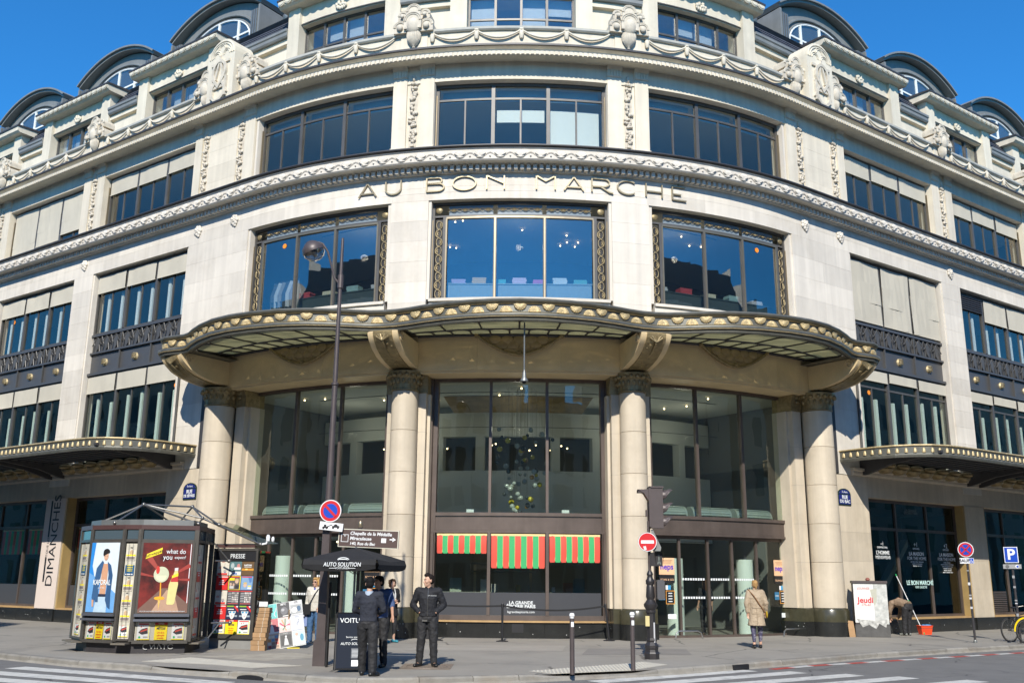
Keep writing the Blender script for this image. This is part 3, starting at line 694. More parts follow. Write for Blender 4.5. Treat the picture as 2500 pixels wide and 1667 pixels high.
for c in ATT:
    a, b = c-2.6, c+2.6
    pv = part('attic_pavilion', MB().fbox(a, a+.62, -2.2, -.85, 18.9, 22.15).fbox(b-.62, b, -2.2, -.85, 18.9, 22.15).fbox(a+.62, b-.62, -2.2, -.98, 21.42, 22.15).fbox(a+.62, b-.62, -2.2, -1.3, 18.9, 19.35), M_STONEU)
    sub(pv, 'pavilion_cornice', MB().fsweep([(-2.4, 22.15), (-.62, 22.16), (-.52, 22.24), (-.50, 22.42), (-2.4, 22.46)], a-.24, b+.24, .5), M_STONEU)
    sub(pv, 'cornice_lead', MB().fsweep([(-2.5, 22.462), (-.46, 22.425), (-.46, 22.50), (-2.5, 22.62)], a-.28, b+.28, .5), M_LEADD)
    if abs(c) < 26: sub(pv, 'scallop_row', scallops(a-.22, b+.22, -.5, 22.30), M_STONEU, kind='stuff')
    sub(pv, 'carved_bouquet', ORN, M_STONEU, FM(c, -.98, 21.72))
    w, cells = window(a+.62, b-.62, 19.3, 21.42, -1.25, 4, M_IRON, G_BLUE, .06, .09, 20.45, False)
    for i, (x0, x1, zb, zt) in enumerate(cells):
        if (i*7+int(abs(c))) % 3 != 1: sub(w, 'roller_shade', MB().fbox(x0, x1, -1.5, -1.48, 20.75 if i % 2 else 20.35, 21.36), M_WHITE)
    # arched dormer behind it
    if abs(c) < 1: continue
    M = BT @ FM(c, 0, 0); hw, zs, sg_ = 3.0, 24.85, .98
    R_ = (hw*hw+sg_*sg_)/(2*sg_); a0 = math.asin(hw/R_)
    def pt(r, t): return (r*sin(t), zs+sg_-R_+r*cos(t))
    ts = [-a0+2*a0*i/20 for i in range(21)]
    m = MB()
    for r0, r1, y0, y1 in ((R_-.11, R_, 2.42, 7.5), (R_, R_+.08, 2.32, 7.5)):
        m.prism([pt(r1, t) for t in ts]+[pt(r0, t) for t in reversed(ts)], y0, y1)
    dm = obj('arched_dormer', m, M_ZINC, STORE, M)
    I = None
    hood_ = [pt(R_-.165, t) for t in ts]
    sub(dm, 'dormer_face', MB().prism(hood_+[(hw-.2, 22.6), (-hw+.2, 22.6)], 2.78, 2.95), M_ZINC)
    wi = arc(0, 23.6, 2.15, 1.35, 0, 180, 20)
    sub(dm, 'dormer_dark_backing', MB().prism(wi+[(-2.15, 22.6), (2.15, 22.6)], 2.74, 2.79), M_INT)  # dark backing plate, its colour stands for the unlit room behind the glass
    r = MB()
    for rr, rad, y in ((1., .05, 2.72), (1.12, .06, 2.70)): r.tube([(x*rr, y, 23.6+(z-23.6)*rr) for x, z in wi]+[(-2.15*rr, y, 22.6)], rad, 6)
    sub(dm, 'arch_moulding', r, M_ZINC)
    fr = MB().tube([(x*.96, 2.70, 23.6+(z-23.6)*.96) for x, z in wi], .04, 6)
    for x in (-1.3, 0, 1.3):
        zt = 23.6+1.28*sqrt(max(0, 1-(x/2.08)**2)); fr.box(x-.05, x+.05, 2.66, 2.74, 22.6, zt)
    fr.box(-2.0, 2.0, 2.67, 2.735, 23.85, 23.93)
    sub(dm, 'dormer_glazing_bars', fr, M_WHITE)
    sub(dm, 'dormer_pane', MB().prism(arc(0, 23.6, 2.07, 1.28, 0, 180, 20)+[(-2.07, 22.6), (2.07, 22.6)], 2.695, 2.705), G_BLUE)
    for k in (-1, 1):
        pl = MB().box(k*2.55-.22, k*2.55+.22, 2.5, 2.8, 22.6, 24.62)
        for q in range(3): pl.box(k*2.55-.19+q*.135, k*2.55-.10+q*.135, 2.45, 2.51, 22.6, 24.6)
        sub(dm, 'dormer_pilaster', pl, M_ZINCL)
        sub(dm, 'dormer_cheek', MB().box(k*2.9-.05, k*2.9+.05, 2.4, 7, 22.6, 24.7), M_ZINC)
for s in [sg*(19.96+7.27*k) for sg in (-1, 1) for k in range(3)]+[11.6, -11.6]:
    M = BT @ FM(s, 0, 0); zc = 24.35; m = MB()
    m.prism(arc(0, zc, .95, .75, 0, 180, 14)+[(-.95+.0, zc-.1), (-.78, zc)]+arc(0, zc, .78, .6, 180, 0, 14), 3.0, 5.6)
    m.prism(arc(0, zc, .78, .6, 0, 180, 12)+[(-.78, zc-1.2), (.78, zc-1.2)], 3.3, 5.0)
    od = obj('bulls_eye_dormer', m, M_ZINC, STORE, M)
    o2 = MB(); 
    for k in (-1, 1): o2.lathe([(.05, 0), (.16, .04), (.16, .16), (.05, .2)], 10, T(k*.75, 3.05, zc-.35) @ RX(pi/2)); o2.prism([(k*.6, zc-.9), (k*1.15, zc-1.1), (k*1.0, zc-.3), (k*.7, zc-.1)], 3.05, 3.3)
    sub(od, 'dormer_scroll', o2, M_ZINCL)
    sub(od, 'bulls_eye_rim', MB().tube([(.42*cos(2*pi*i/16), 3.28, zc-.4+.5*sin(2*pi*i/16)) for i in range(16)], .07, 6, None, True), M_ZINCL)
rail = MB()
for a, b in ((-SMAX, -13), (13, SMAX)):
    for z in (26.15, 26.45): rail.tube([FP(s, -7.0, z) for s in ssamp(a, b)], .025, 5)
    x = a
    while x <= b: rail.tube([FP(x, -7.0, 25.6), FP(x, -7.0, 26.5)], .025, 5); x += 1.6
part('roof_railing', rail, M_LEADD)
# ================================================================ round corner: entablature, columns, glazing
EN = -.0
stones('entablature', -11.45, 11.45, 7.8, 8.9, 0, M_ENTAB, 1.1, 2.6, .9)
band('entablature_moulding', [(-.2, 8.902), (.06, 8.902), (.10, 8.94), (.10, 9.0), (-.2, 9.0)], M_ENTAB, -11.45, 11.45)
part('entablature_soffit', MB().fbox(-11.4, 11.4, -1.25, -.05, 7.74, 7.80), M_ENTAB)
def capital(r0, r1, z0, z1, n=16):
    m = MB().lathe([(r0, z0), (r0+.03, z0+.02), (r0+.03, z0+.05), (r0+.005, z0+.07), (r0+.02, z0+.26), (r0+.07, z0+.44), (r1, z0+.54), (r1, z1), (.05, z1)], 24)
    for i in range(n):
        a = 2*pi*i/n; m.ell(((r1-.03)*cos(a), (r1-.03)*sin(a), z0+.47), (.085, .085, .07), 8, 5)
        m.ell(((r0+.035)*cos(a+.2), (r0+.035)*sin(a+.2), z0+.30), (.055, .055, .09), 8, 5)
        m.box(-.03, .03, -.012, .012, z0+.07, z0+.2, RZ(a) @ T(0, r0+.012, 0))
    return m
def column(s, dc, r, wp0, wp1):
    """engaged column: granite foot, five stone drums, bronze capital, pilasters at the back"""
    M = FM(s, dc, 0)
    c = obj('column', MB().lathe([(r+.10, .0), (r+.10, .44), (.05, .44)], 28), M_GRAN, STORE, BT @ M, smooth=True)
    sub(c, 'foot_course', MB().lathe([(r+.09, .442), (r+.09, .80), (r+.05, .86), (.05, .86)], 28), M_OLIVE, smooth=True)
    z = .862; hs = [1.42, 1.22, 1.25, 1.25, 1.198]
    for i, h in enumerate(hs):
        r0 = r*(1-.01*i); r1 = r*(1-.01*(i+1))
        sub(c, 'drum', MB().lathe([(r0-.01, z+.002), (r0, z+.01), (r1, z+h-.012), (r1-.01, z+h-.004), (.05, z+h-.004)], 40), M_STONEL, smooth=True); z += h
    sub(c, 'capital', capital(r*.95, r+.12, 7.2, 7.8), M_OLDGOLD, smooth=True)
    for a, b in (wp0, wp1):
        if b-a < .02: continue
        p = part('back_pilaster', MB().fbox(a, b, -1.25, -.42, .862, 7.2), M_STONEL)
        for zz in (2.28, 3.5, 4.75, 6.0): sub(p, 'stone_joint', MB().fbox(a-.003, b+.003, -1.2, -.4185, zz-.003, zz+.003), M_DARKJ)
        sub(p, 'pilaster_step', MB().fbox(a-.09, b+.09, -1.2, -.62, .862, 7.2), M_STONEL)
        sub(p, 'pilaster_foot', MB().fbox(a-.06, b+.06, -1.25, -.33, .442, .858), M_OLIVE)
        sub(p, 'pilaster_plinth', MB().fbox(a-.08, b+.08, -1.25, -.31, 0, .44), M_GRAN)
        cp = MB().fsweep([(-1.2, 7.2), (-.40, 7.2), (-.40, 7.5), (-.30, 7.72), (-.30, 7.8), (-1.2, 7.8)], a-.05, b+.05)
        for i in range(5):
            for zz, rr in ((7.66, .07), (7.5, .055)): cp.ell((-.5+i*.25, 0, 0), (.9, .5, 1), 8, 5, FM((a+b)/2, -.34, zz) @ S((b-a)*.16, rr, rr))
        sub(p, 'pilaster_capital', cp, M_OLDGOLD, smooth=True)
    return c
for sg in (-1, 1):
    column(sg*3.56, -.22, .42, span(sg, 2.93, 3.3), span(sg, 3.85, 4.2))
    column(sg*10.95, -.15, .52, span(sg, 10.02, 10.45), span(sg, 11.35, 11.36))
    a, b = span(sg, 11.45, 13.3)                                   # wall beside the outer column, below the wing canopy
    stones('ground_wall', a, b, .44, 5.2, -.02, M_STONEL, .95, 1.9, .6)
    part('ground_plinth', MB().fbox(a, b, -.5, .08, 0, .44), M_GRAN)
    u, v = span(sg, 11.47, 11.72); part('dark_slot', MB().fbox(u, v, -.6, -.006+.03, 5.22, 7.78), M_LEADD)
    u, v = span(sg, 13.02, 13.12); part('rain_pipe', MB().tube([FP((u+v)/2, .05, 5.9), FP((u+v)/2, .05, 8.5)], .045, 8), M_IRON)
# carved baskets on the entablature
for c in (0, 7.05, -7.05):
    M = FM(c, .0, 8.85); m = MB(); h = 1.3
    low = [(x*h, -.60*(1-abs(x)**1.7)) for x in [-1+2*i/24 for i in range(25)]]
    m.prism(low, -.10, 0, M)
    for q in range(5): m.ell(((q-2)*.36, -.11, -.12), (.2, .07, .16), 12, 6, M); m.ell(((q-1.5)*.34, -.10, -.28), (.2, .06, .15), 12, 6, M) if q < 4 else None
    k = part('carved_basket', m, mat('basket_stone', (.36, .265, .13), .5, var=.25, vscale=5), smooth=True, ang=30)
    rim = MB()
    rim.tube([tuple(M @ Vector((x, -.12, z))) for x, z in low], .045, 6)
    for sg in (-1, 1): rim.ell((sg*h, -.1, .0), (.08, .08, .08), 8, 6, M)
    rim.ell((0, -.13, -.53), (.09, .06, .05), 8, 5, M)
    sub(k, 'basket_rim', rim, M_OLDGOLD, smooth=True)
# tall glazing behind the columns
GD = -1.0
GB = [(-2.72, 2.78, (-.91, .94)), (4.42, 10.2, (6.2, 8.1)), (-10.2, -4.42, (-8.1, -6.2))]
for gi, (a, b, mu) in enumerate(GB):
    m = MB().fbox(a-.12, a+.06, GD-.1, GD+.08, 0.44 if gi == 0 else 0, 7.8).fbox(b-.06, b+.12, GD-.1, GD+.08, .44 if gi == 0 else 0, 7.8)
    m.fbox(a+.06, b-.06, GD-.1, GD+.08, 7.64, 7.8).fbox(a+.06, b-.06, GD-.1, GD+.10, 3.52, 3.62)
    for x in mu: m.fbox(x-.045, x+.045, GD-.08, GD+.07, 3.62, 7.64)
    w = part('tall_window', m, M_BRONZE)
    fas = MB().fbox(a-.11, b+.11, GD-.3, GD+.05, 3.09, 3.50).fbox(a-.11, b+.11, GD-.3, GD+.09, 3.02, 3.085)
    sub(w, 'bronze_fascia', fas, M_BRONZE)
    cuts = [a+.06]+list(mu)+[b-.06]
    for x0, x1 in zip(cuts, cuts[1:]): sub(w, 'pane', fpane(x0+.03, x1-.03, GD, 3.62, 7.64), G_CLEAR)
    if gi: # chromed heater drum behind the foot of the glass
        for x0, x1 in zip(cuts, cuts[1:]):
            h = MB()
            ss = ssamp(x0+.2, x1-.2, .4)
            h.fsweep([(GD-.75+.28*cos(radians(q)), 3.68+.30*sin(radians(q))) for q in range(0, 181, 20)]+[(GD-1.03, 3.6), (GD-.47, 3.6)], x0+.12, x1-.12, .4)
            for q in range(4): h.tube([FP(t, GD-.44+.005*q-.05*q, 3.7+.08*q) for t in ss], .015, 5)
            sub(w, 'heater_drum', h, mat('pale_metal_duct', (.42, .47, .45), .35, .5), smooth=True)
    else:
        for x in (-1.55, 1.55): sub(w, 'small_fitting', MB().fbox(x-.12, x+.12, GD-.12, GD-.05, 3.63, 3.72), M_WHITE)
# centre shop window below
a, b, mu = GB[0]
m = MB().fbox(a+.06, b-.06, GD-.1, GD+.08, .50, .64)
for x in mu: m.fbox(x-.05, x+.05, GD-.08, GD+.09, .64, 3.02)
w = part('shop_window', m, M_BRONZE)
sub(w, 'oak_sill', MB().fbox(a-.1, b+.1, GD-.1, GD+.13, .445, .497), M_WOOD)
pl = part('shop_plinth', MB().fbox(a-.1, b+.1, GD-.4, GD+.02, 0, .43), M_LEADD)
x = a-.1
while x < b:
    sub(pl, 'granite_slab', MB().fbox(x+.003, min(x+.92, b+.1)-.003, GD-.2, GD+.07, 0, .44), M_GRAN); x += .92
cuts = [a+.06]+list(mu)+[b-.06]; drops = (2.41, 1.99, 2.17)
for i, (x0, x1) in enumerate(zip(cuts, cuts[1:])):
    x0 += .045; x1 -= .045
    sub(w, 'pane', fpane(x0, x1, GD, .64, 3.02), G_DOOR)
    sub(w, 'grey_film', MB().fbox(x0, x1, GD+.006, GD+.010, .64, 1.29), M_PANEL)
    aw = sub(w, 'striped_awning', MB().fbox(x0+.02, x1-.02, GD+.02, GD+.05, 2.93, 3.0), M_CREAM)
    n = 9; L = (x1-x0-.06)/n
    for q in range(n):
        u = x0+.03+q*L; M = FM(u+L/2, GD+.035, 0); h = L/2-.006
        e_ = drops[i]; H_ = 2.96-e_; rows_ = [[(x*(1 if z > .03 else .82), -.006-.035*sin(pi*min(1, (1-z)*1.1))*(.6+.4*cos(3*q))-.006*cos(x/h*1.5), e_+H_*z) for x in (-h, -h*.5, 0, h*.5, h)] for z in (1, .8, .6, .4, .2, .06, 0)]
        sub(aw, 'awning_stripe', MB().grid(rows_), M_RED if q % 2 == 0 else M_GREEN, M, smooth=True)
        if q: sub(aw, 'awning_piping', MB().tube([(-h-.006, -.012-.035*sin(pi*min(1, (1-z)*1.1))*(.6+.4*cos(3*q)), e_+H_*z) for z in (1, .8, .6, .4, .2, .06)], .006, 4), M_CREAM, M)
tx = 0.12
def wtext(t, s, d, z, size, m=M_LETTER, **kw): return text('lettering', t, m, w, FM(s, d, z), size, **kw)
wtext('LA GRANDE', tx, GD+.014, 1.0, .13, bold=.002); wtext('ÉPICERIE PARIS', tx, GD+.014, .895, .13, bold=.003); wtext('lagrandeepicerie.com', tx, GD+.014, .74, .095)
sub(w, 'plinth_hatch', MB().fbox(-.16, .2, GD+.06, GD+.075, .16, .43), M_BLACK)
for sg, x in ((-1, a), (1, b)):                                     # bronze guide posts beside the shop window
    part('bronze_post', MB().fbox(x+sg*.13-.05, x+sg*.13+.05, GD-.1, GD+.22, .44, 7.7).fbox(x+sg*.0-.03, x+sg*.0+.03, GD+.06, GD+.16, .5, 3.0), M_BRONZE)
# entrance doors in the side bays
DD = -1.15
def notice(p, s, z, w, h, col, d=DD+.02, name='notice'):
    return sub(p, name, MB().fbox(s-w/2, s+w/2, d, d+.004, z-h/2, z+h/2), col)
for sg in (-1, 1):
    a, b = span(sg, 4.42, 10.2)
    m = MB().fbox(a, b, DD-.06, DD+.06, 2.92, 3.02).fbox(a, b, DD-.06, DD+.05, 0.0, .07)
    xs = [a+.06, a+1.05, a+2.15, a+3.15, a+4.25, b-.06]
    for x in xs: m.fbox(x-.04, x+.04, DD-.05, DD+.05, .07, 2.92)
    w = part('entrance_doors', m, M_BRONZE)
    for i, (x0, x1) in enumerate(zip(xs, xs[1:])):
        pn = sub(w, 'door_pane', fpane(x0+.04, x1-.04, DD, .07, 2.92), G_DOOR)
        if 0 < i < 4:
            for z in (1.17, 1.72):
                dots = MB(); q = x0+.10
                while q < x1-.12: dots.fbox(q, q+.065, DD+.008, DD+.012, z-.032, z+.032, 1); q += .098
                sub(w, 'safety_dots', dots, M_LETTER, kind='stuff')
    for x in (a+.58, b-.42):
        o = notice(w, x, 2.1, .56, .50, flat(.75, .47, .27)); text('lettering', 'neps', flat(.10, .04, .45), w, FM(x, DD+.027, 2.08), .24, bold=.006)
        for q in range(3): notice(w, x, 2.28-.04*q, .4-.05*q, .012, flat(.35, .2, .12), DD+.025, 'printed_line')
        notice(w, x, 1.72, .56, .24, M_BLACK); text('lettering', 'SCAN & GO', flat(.8, .5, .3), w, FM(x, DD+.027, 1.70), .085)
        notice(w, x+.05, 1.47, .15, .13, flat(.05, .3, .55)); notice(w, x-.02, 1.47, .08, .13, flat(.75, .75, .75), DD+.022)
        k = notice(w, x+.10, 1.18, .30, .38, M_BLACK)
        for px, pz, pw, ph in ((0, .19, .32, .02), (0, -.19, .32, .02), (-.15, 0, .02, .38), (.15, 0, .02, .38)): notice(w, x+.10+px, 1.18+pz, pw, ph, flat(.65, .3, .06), DD+.025, 'poster_frame')
        for q in range(4): notice(w, x+.10, 1.3-.08*q, .14, .025, M_LETTER, DD+.026, 'printed_line')
        notice(w, x-.20, 1.22, .22, .24, flat(.03, .15, .28)); text('lettering', 'PARIS', M_LETTER, w, FM(x-.2, DD+.027, 1.22), .06)
        notice(w, x+.15, .62, .30, .14, M_LETTER)
    for x in (a+1.2, b-1.5): # pale columns just inside
        part('inner_column', MB().lathe([(.27, 0), (.27, 2.35), (.05, 2.35)], 24, FM(x, DD-.55, 0)), M_GREENW, smooth=True)
    if sg > 0:
        text('lettering', 'MAISON', M_BLACK, w, FM(9.1, DD-.8, 2.1), .34); text('lettering', 'HOMME', M_BLACK, w, FM(9.1, DD-.8, 1.7), .34)
    for x in (a+1.0, b-.55):
        obj('door_hoop_rail', MB().tube([(-.45, 0, 0), (-.42, 0, .16), (-.33, 0, .22), (.3, 0, .22), (.42, 0, .16), (.47, 0, 0)], .022, 8), mat('brushed_steel', (.45, .45, .43), .3, .9), None, FM(x, DD+.55, 0), smooth=True,
            label='low bent steel hoop rail at the %s of the %s entrance doors' % ('left' if x == a+1.0 else 'right', 'right-hand' if sg > 0 else 'left-hand'), cat='rail', group='hoop rails by the doors')

# ================================================================ glass canopy over the corner
CO = [(0, 2.82), (.65, 2.78), (1.24, 2.67), (1.85, 2.5), (2.4, 2.27), (2.85, 2.06), (3.2, 1.95), (3.55, 1.92), (3.9, 1.97), (4.3, 2.15), (4.8, 2.42), (5.4, 2.68), (6.1, 2.86), (6.9, 2.93), (7.6, 2.91), (8.3, 2.78), (9.0, 2.52), (9.6, 2.24), (10.05, 2.02), (10.4, 1.95), (10.75, 2.02), (11.15, 2.08), (11.5, 2.0), (11.78, 1.75), (11.9, 1.35), (11.92, .8), (11.92, .1)]
CFULL = [(-s, d) for s, d in reversed(CO[1:])]+CO
def cd(s):
    s = abs(s)
    for (a, p), (b, q) in zip(CO, CO[1:]):
        if a <= s <= b and b > a: return p+(q-p)*(s-a)/(b-a)
    return 1.2
def rim(prof):
    """sweep an (outward offset, z) profile along the canopy's edge"""
    pts = [FP(s, d, 0).xy for s, d in CFULL]; rows = []
    # finer resampling
    fine = []
    for i in range(len(pts)-1):
        for q in range(2):
            u = q/2; fine.append(pts[i].lerp(pts[i+1], u))
    fine.append(pts[-1])
    for i, p in enumerate(fine):
        t = (fine[min(i+1, len(fine)-1)]-fine[max(i-1, 0)]).normalized(); nn = Vector((t.y, -t.x))
        rows.append([(p.x+nn.x*o, p.y+nn.y*o, z) for o, z in prof])
    m = MB().grid(rows, None, True); k = len(prof)
    m.f.append(tuple(range(k-1, -1, -1))); m.f.append(tuple(len(rows)*k-k+q for q in range(k))); return m
CAN = part('corner_canopy', rim([(-.14, 8.62), (-.02, 8.60), (.0, 8.64), (-.02, 8.68), (.05, 8.71), (.07, 8.76), (.05, 8.81), (-.03, 8.84), (-.10, 8.86), (-.10, 9.10), (-.06, 9.12), (.02, 9.15), (.04, 9.19), (.01, 9.24), (-.08, 9.26), (-.2, 9.22), (-.2, 8.7)]), M_CANOPY, smooth=True, ang=35)
sub(CAN, 'gilt_line', rim([(.0, 8.832), (-.045, 8.85), (-.045, 8.862), (.012, 8.845)]), M_GOLD)
sub(CAN, 'gilt_line', rim([(-.09, 9.095), (-.055, 9.112), (-.055, 9.12), (-.1, 9.105)]), M_GOLD)
sub(CAN, 'gilt_line', rim([(.03, 8.70), (.062, 8.715), (.055, 8.725), (.03, 8.715)]), M_GOLD)
def shell(upw):
    m = MB(); n = 9; R_ = .165
    for i in range(n):
        a = radians(10+160*i/(n-1)); sgn = 1 if upw else -1
        m.tube([(0, -.03, 0), (R_*.6*cos(a), -.05, sgn*R_*.6*sin(a)), (R_*cos(a), -.025, sgn*R_*sin(a))], [.012, .03, .024], 6)
    m.prism([(R_*1.08*cos(radians(15*i)), (1 if upw else -1)*R_*1.08*sin(radians(15*i))) for i in range(13)], -.02, .0)
    m.ell((0, -.04, (.02 if upw else -.02)), (.04, .025, .03), 8, 5)
    if not upw:
        for i in range(7): a = radians(15+150*i/6); m.ell((R_*.95*cos(a), -.03, -R_*.95*sin(a)), (.025, .022, .025), 6, 4)
    q = m.mesh('gilt_shell', True, 60); q.materials.append(M_GOLD); return q
SHU, SHD = shell(True), shell(False)
pts = [FP(s, d, 0).xy for s, d in CFULL]; cum = [0]
for i in range(len(pts)-1): cum.append(cum[-1]+(pts[i+1]-pts[i]).length)
def at_len(L):
    for i in range(len(pts)-1):
        if cum[i] <= L <= cum[i+1]:
            u = (L-cum[i])/max(1e-6, cum[i+1]-cum[i]); t = (pts[i+1]-pts[i]).normalized(); return pts[i].lerp(pts[i+1], u), t
    return pts[-1], (pts[-1]-pts[-2]).normalized()
n = int(cum[-1]/.40); n += 1-(n % 2)
for i in range(n):
    p, t = at_len((i+.5)*cum[-1]/n); M = T(p.x, p.y, 0) @ RZ(atan2(t.y, t.x)) @ T(0, .10, 8.87 if i % 2 else 9.09)
    sub(CAN, 'gilt_shell', SHU if i % 2 else SHD, M_GOLD, M)
def cpt(s, t, z=8.72): return FP(s, .04+(cd(s)-.22)*t, z+.17*(1-t))
bars = MB(); panes = []
def cpane(s0, s1, t0, t1, round_=True):
    n = 10; c = (s0+s1)/2; h = (s1-s0)/2
    poly = [(s0+.02, t0+.01), (s1-.02, t0+.01)]+[(c+(h-.02)*cos(radians(18*i)), t1-.28*(t1-t0)+.28*(t1-t0)*sin(radians(18*i))) for i in range(n+1)]
    m = MB(); vs = [cpt(s, t) for s, t in poly]; m.add(vs, [tuple(range(len(vs)))]); sub(CAN, 'opal_pane', m, M_OPAL)
    bars.tube([cpt(s, t, 8.71) for s, t in [(s1, t0)]+[(c+h*cos(radians(18*i)), t1-.28*(t1-t0)+.28*(t1-t0)*sin(radians(18*i))) for i in range(n+1)]+[(s0, t0)]], .028, 5)
for lo, hi in ((-3.1, 3.1), (3.95, 10.1), (-10.1, -3.95)):
    n = 6; L = (hi-lo)/n
    for i in range(n): cpane(lo+i*L, lo+(i+1)*L, .42, .95)
    n2 = 11; L2 = (hi-lo)/n2
    for i in range(n2): cpane(lo+i*L2, lo+(i+1)*L2, .05, .40)
    filler = MB(); ss = [lo+(hi-lo)*i/24 for i in range(25)]
    filler.grid([[cpt(s, t, 8.735) for s in ss] for t in (.02, .5, .97)]); sub(CAN, 'opal_pane', filler, M_OPAL)
    bars.tube([cpt(s, .41, 8.70) for s in ss], .03, 5); bars.tube([cpt(s, .97, 8.69) for s in ss], .05, 5); bars.tube([cpt(s, .04, 8.69) for s in ss], .05, 5)
sub(CAN, 'leading', bars, M_LEADD)
for s in (-10.6, -3.55, 3.55, 10.6):
    sub(CAN, 'canopy_soffit', MB().grid([[cpt(s+q, t, 8.70) for q in (-.5, 0, .5)] for t in (.0, .5, 1.0)]), M_CANOPY)
for sg in (-1, 1): sub(CAN, 'canopy_soffit', MB().grid([[FP(sg*x, min(cd(x)-.2, 1.9)*t, 8.695) for x in (10.05, 10.6, 11.2, 11.8)] for t in (0, .5, 1)]), M_CANOPY)
sub(CAN, 'wall_sun_stop', MB().fbox(-11.3, 11.3, .0, .26, 8.915, 8.96), M_CANOPY)  # opaque strip added to keep sun off the wall top behind the panes
pass
for sg in (-1, 1):                                                  # small glass upstands on the canopy ends
    m = MB().add([FP(sg*9.6, .25, 9.75), FP(sg*11.4, .2, 9.35), FP(sg*11.2, 1.2, 9.3), FP(sg*9.1, 1.6, 9.32)], [(0, 1, 2, 3)])
    k = sub(CAN, 'glass_flap', m, glass('blue_flap', (.35, .45, .5), 2.5, .15))
    for q in (.3, .6, .9): sub(CAN, 'flap_clip', MB().ell(tuple(FP(sg*(9.5+q*1.8), .7, 9.62-.3*q)), (.06, .06, .06), 8, 6), M_LEADD)
# consoles under the canopy
for s in (-10.95, -3.56, 3.56, 10.95):
    h = .46 if abs(s) < 5 else .5; prof = [(0, 8.68), (1.85, 8.68), (1.95, 8.60), (1.92, 8.50), (1.80, 8.36), (1.55, 8.18), (1.2, 8.04), (.8, 7.95), (.4, 7.90), (0, 7.88)]
    M = FM(s, 0, 0)
    def side(x0, x1, grow=0):
        m = MB(); n = len(prof)
        pr = [(d+(grow if i not in (0, n-1) else 0), z-(grow if i > 1 else 0)) for i, (d, z) in enumerate(prof)]
        return m.add([(x0, -d, z) for d, z in pr]+[(x1, -d, z) for d, z in pr], [tuple(range(n)), tuple(range(2*n-1, n-1, -1))]+[(i, (i+1) % n, n+(i+1) % n, n+i) for i in range(n)])
    c = obj('canopy_console', side(-h, h), M_ENTAB, STORE, BT @ M, smooth=True, ang=30)
    sub(c, 'console_strip', side(-h*.62, h*.62, .03), M_OLDGOLD)
    for k in (-1, 1): sub(c, 'console_volute', MB().tube([(k*(h+.02), -1.62+.16*(1-q/30)*cos(q*.45), 8.5+.16*(1-q/30)*sin(q*.45)) for q in range(26)], .03, 5), M_ENTAB)
    rl = MB().tube([(0, -1.97, 8.5), (0, -1.9, 8.3), (0, -1.5, 8.1), (0, -.5, 7.88)], .03, 5)
    for q in range(7): a = radians(30+20*q); rl.tube([(0, -1.95, 8.33), (.22*cos(a), -1.94, 8.33+.25*sin(a))], [.02, .03], 5)
    for q in range(12): rl.ell((random.uniform(-.2, .2), -1.75+q*.11, 8.28-.38*sin(q/12*1.5)), (.06, .07, .05), 6, 4)
    sub(c, 'console_relief', rl, M_OLDGOLD, smooth=True)
# camera pod on a rod under the centre of the canopy
pod = empty('hanging_camera_pod', FP(.12, 2.35, 8.66), 0, None, 'grey camera pod hanging on a thin rod under the centre of the canopy', 'camera')
obj('rod', MB().tube([(0, 0, 0), (0, 0, -1.42)], .022, 8), M_ZINCL, pod); obj('pod', MB().lathe([(.02, -1.35), (.05, -1.45), (.06, -1.56), (.11, -1.64), (.11, -1.68), (.03, -1.70)], 16), M_ZINCL, pod, smooth=True)
obj('lens', MB().ell((0, 0, -1.70), (.06, .06, .05), 10, 6), M_BLACK, pod)

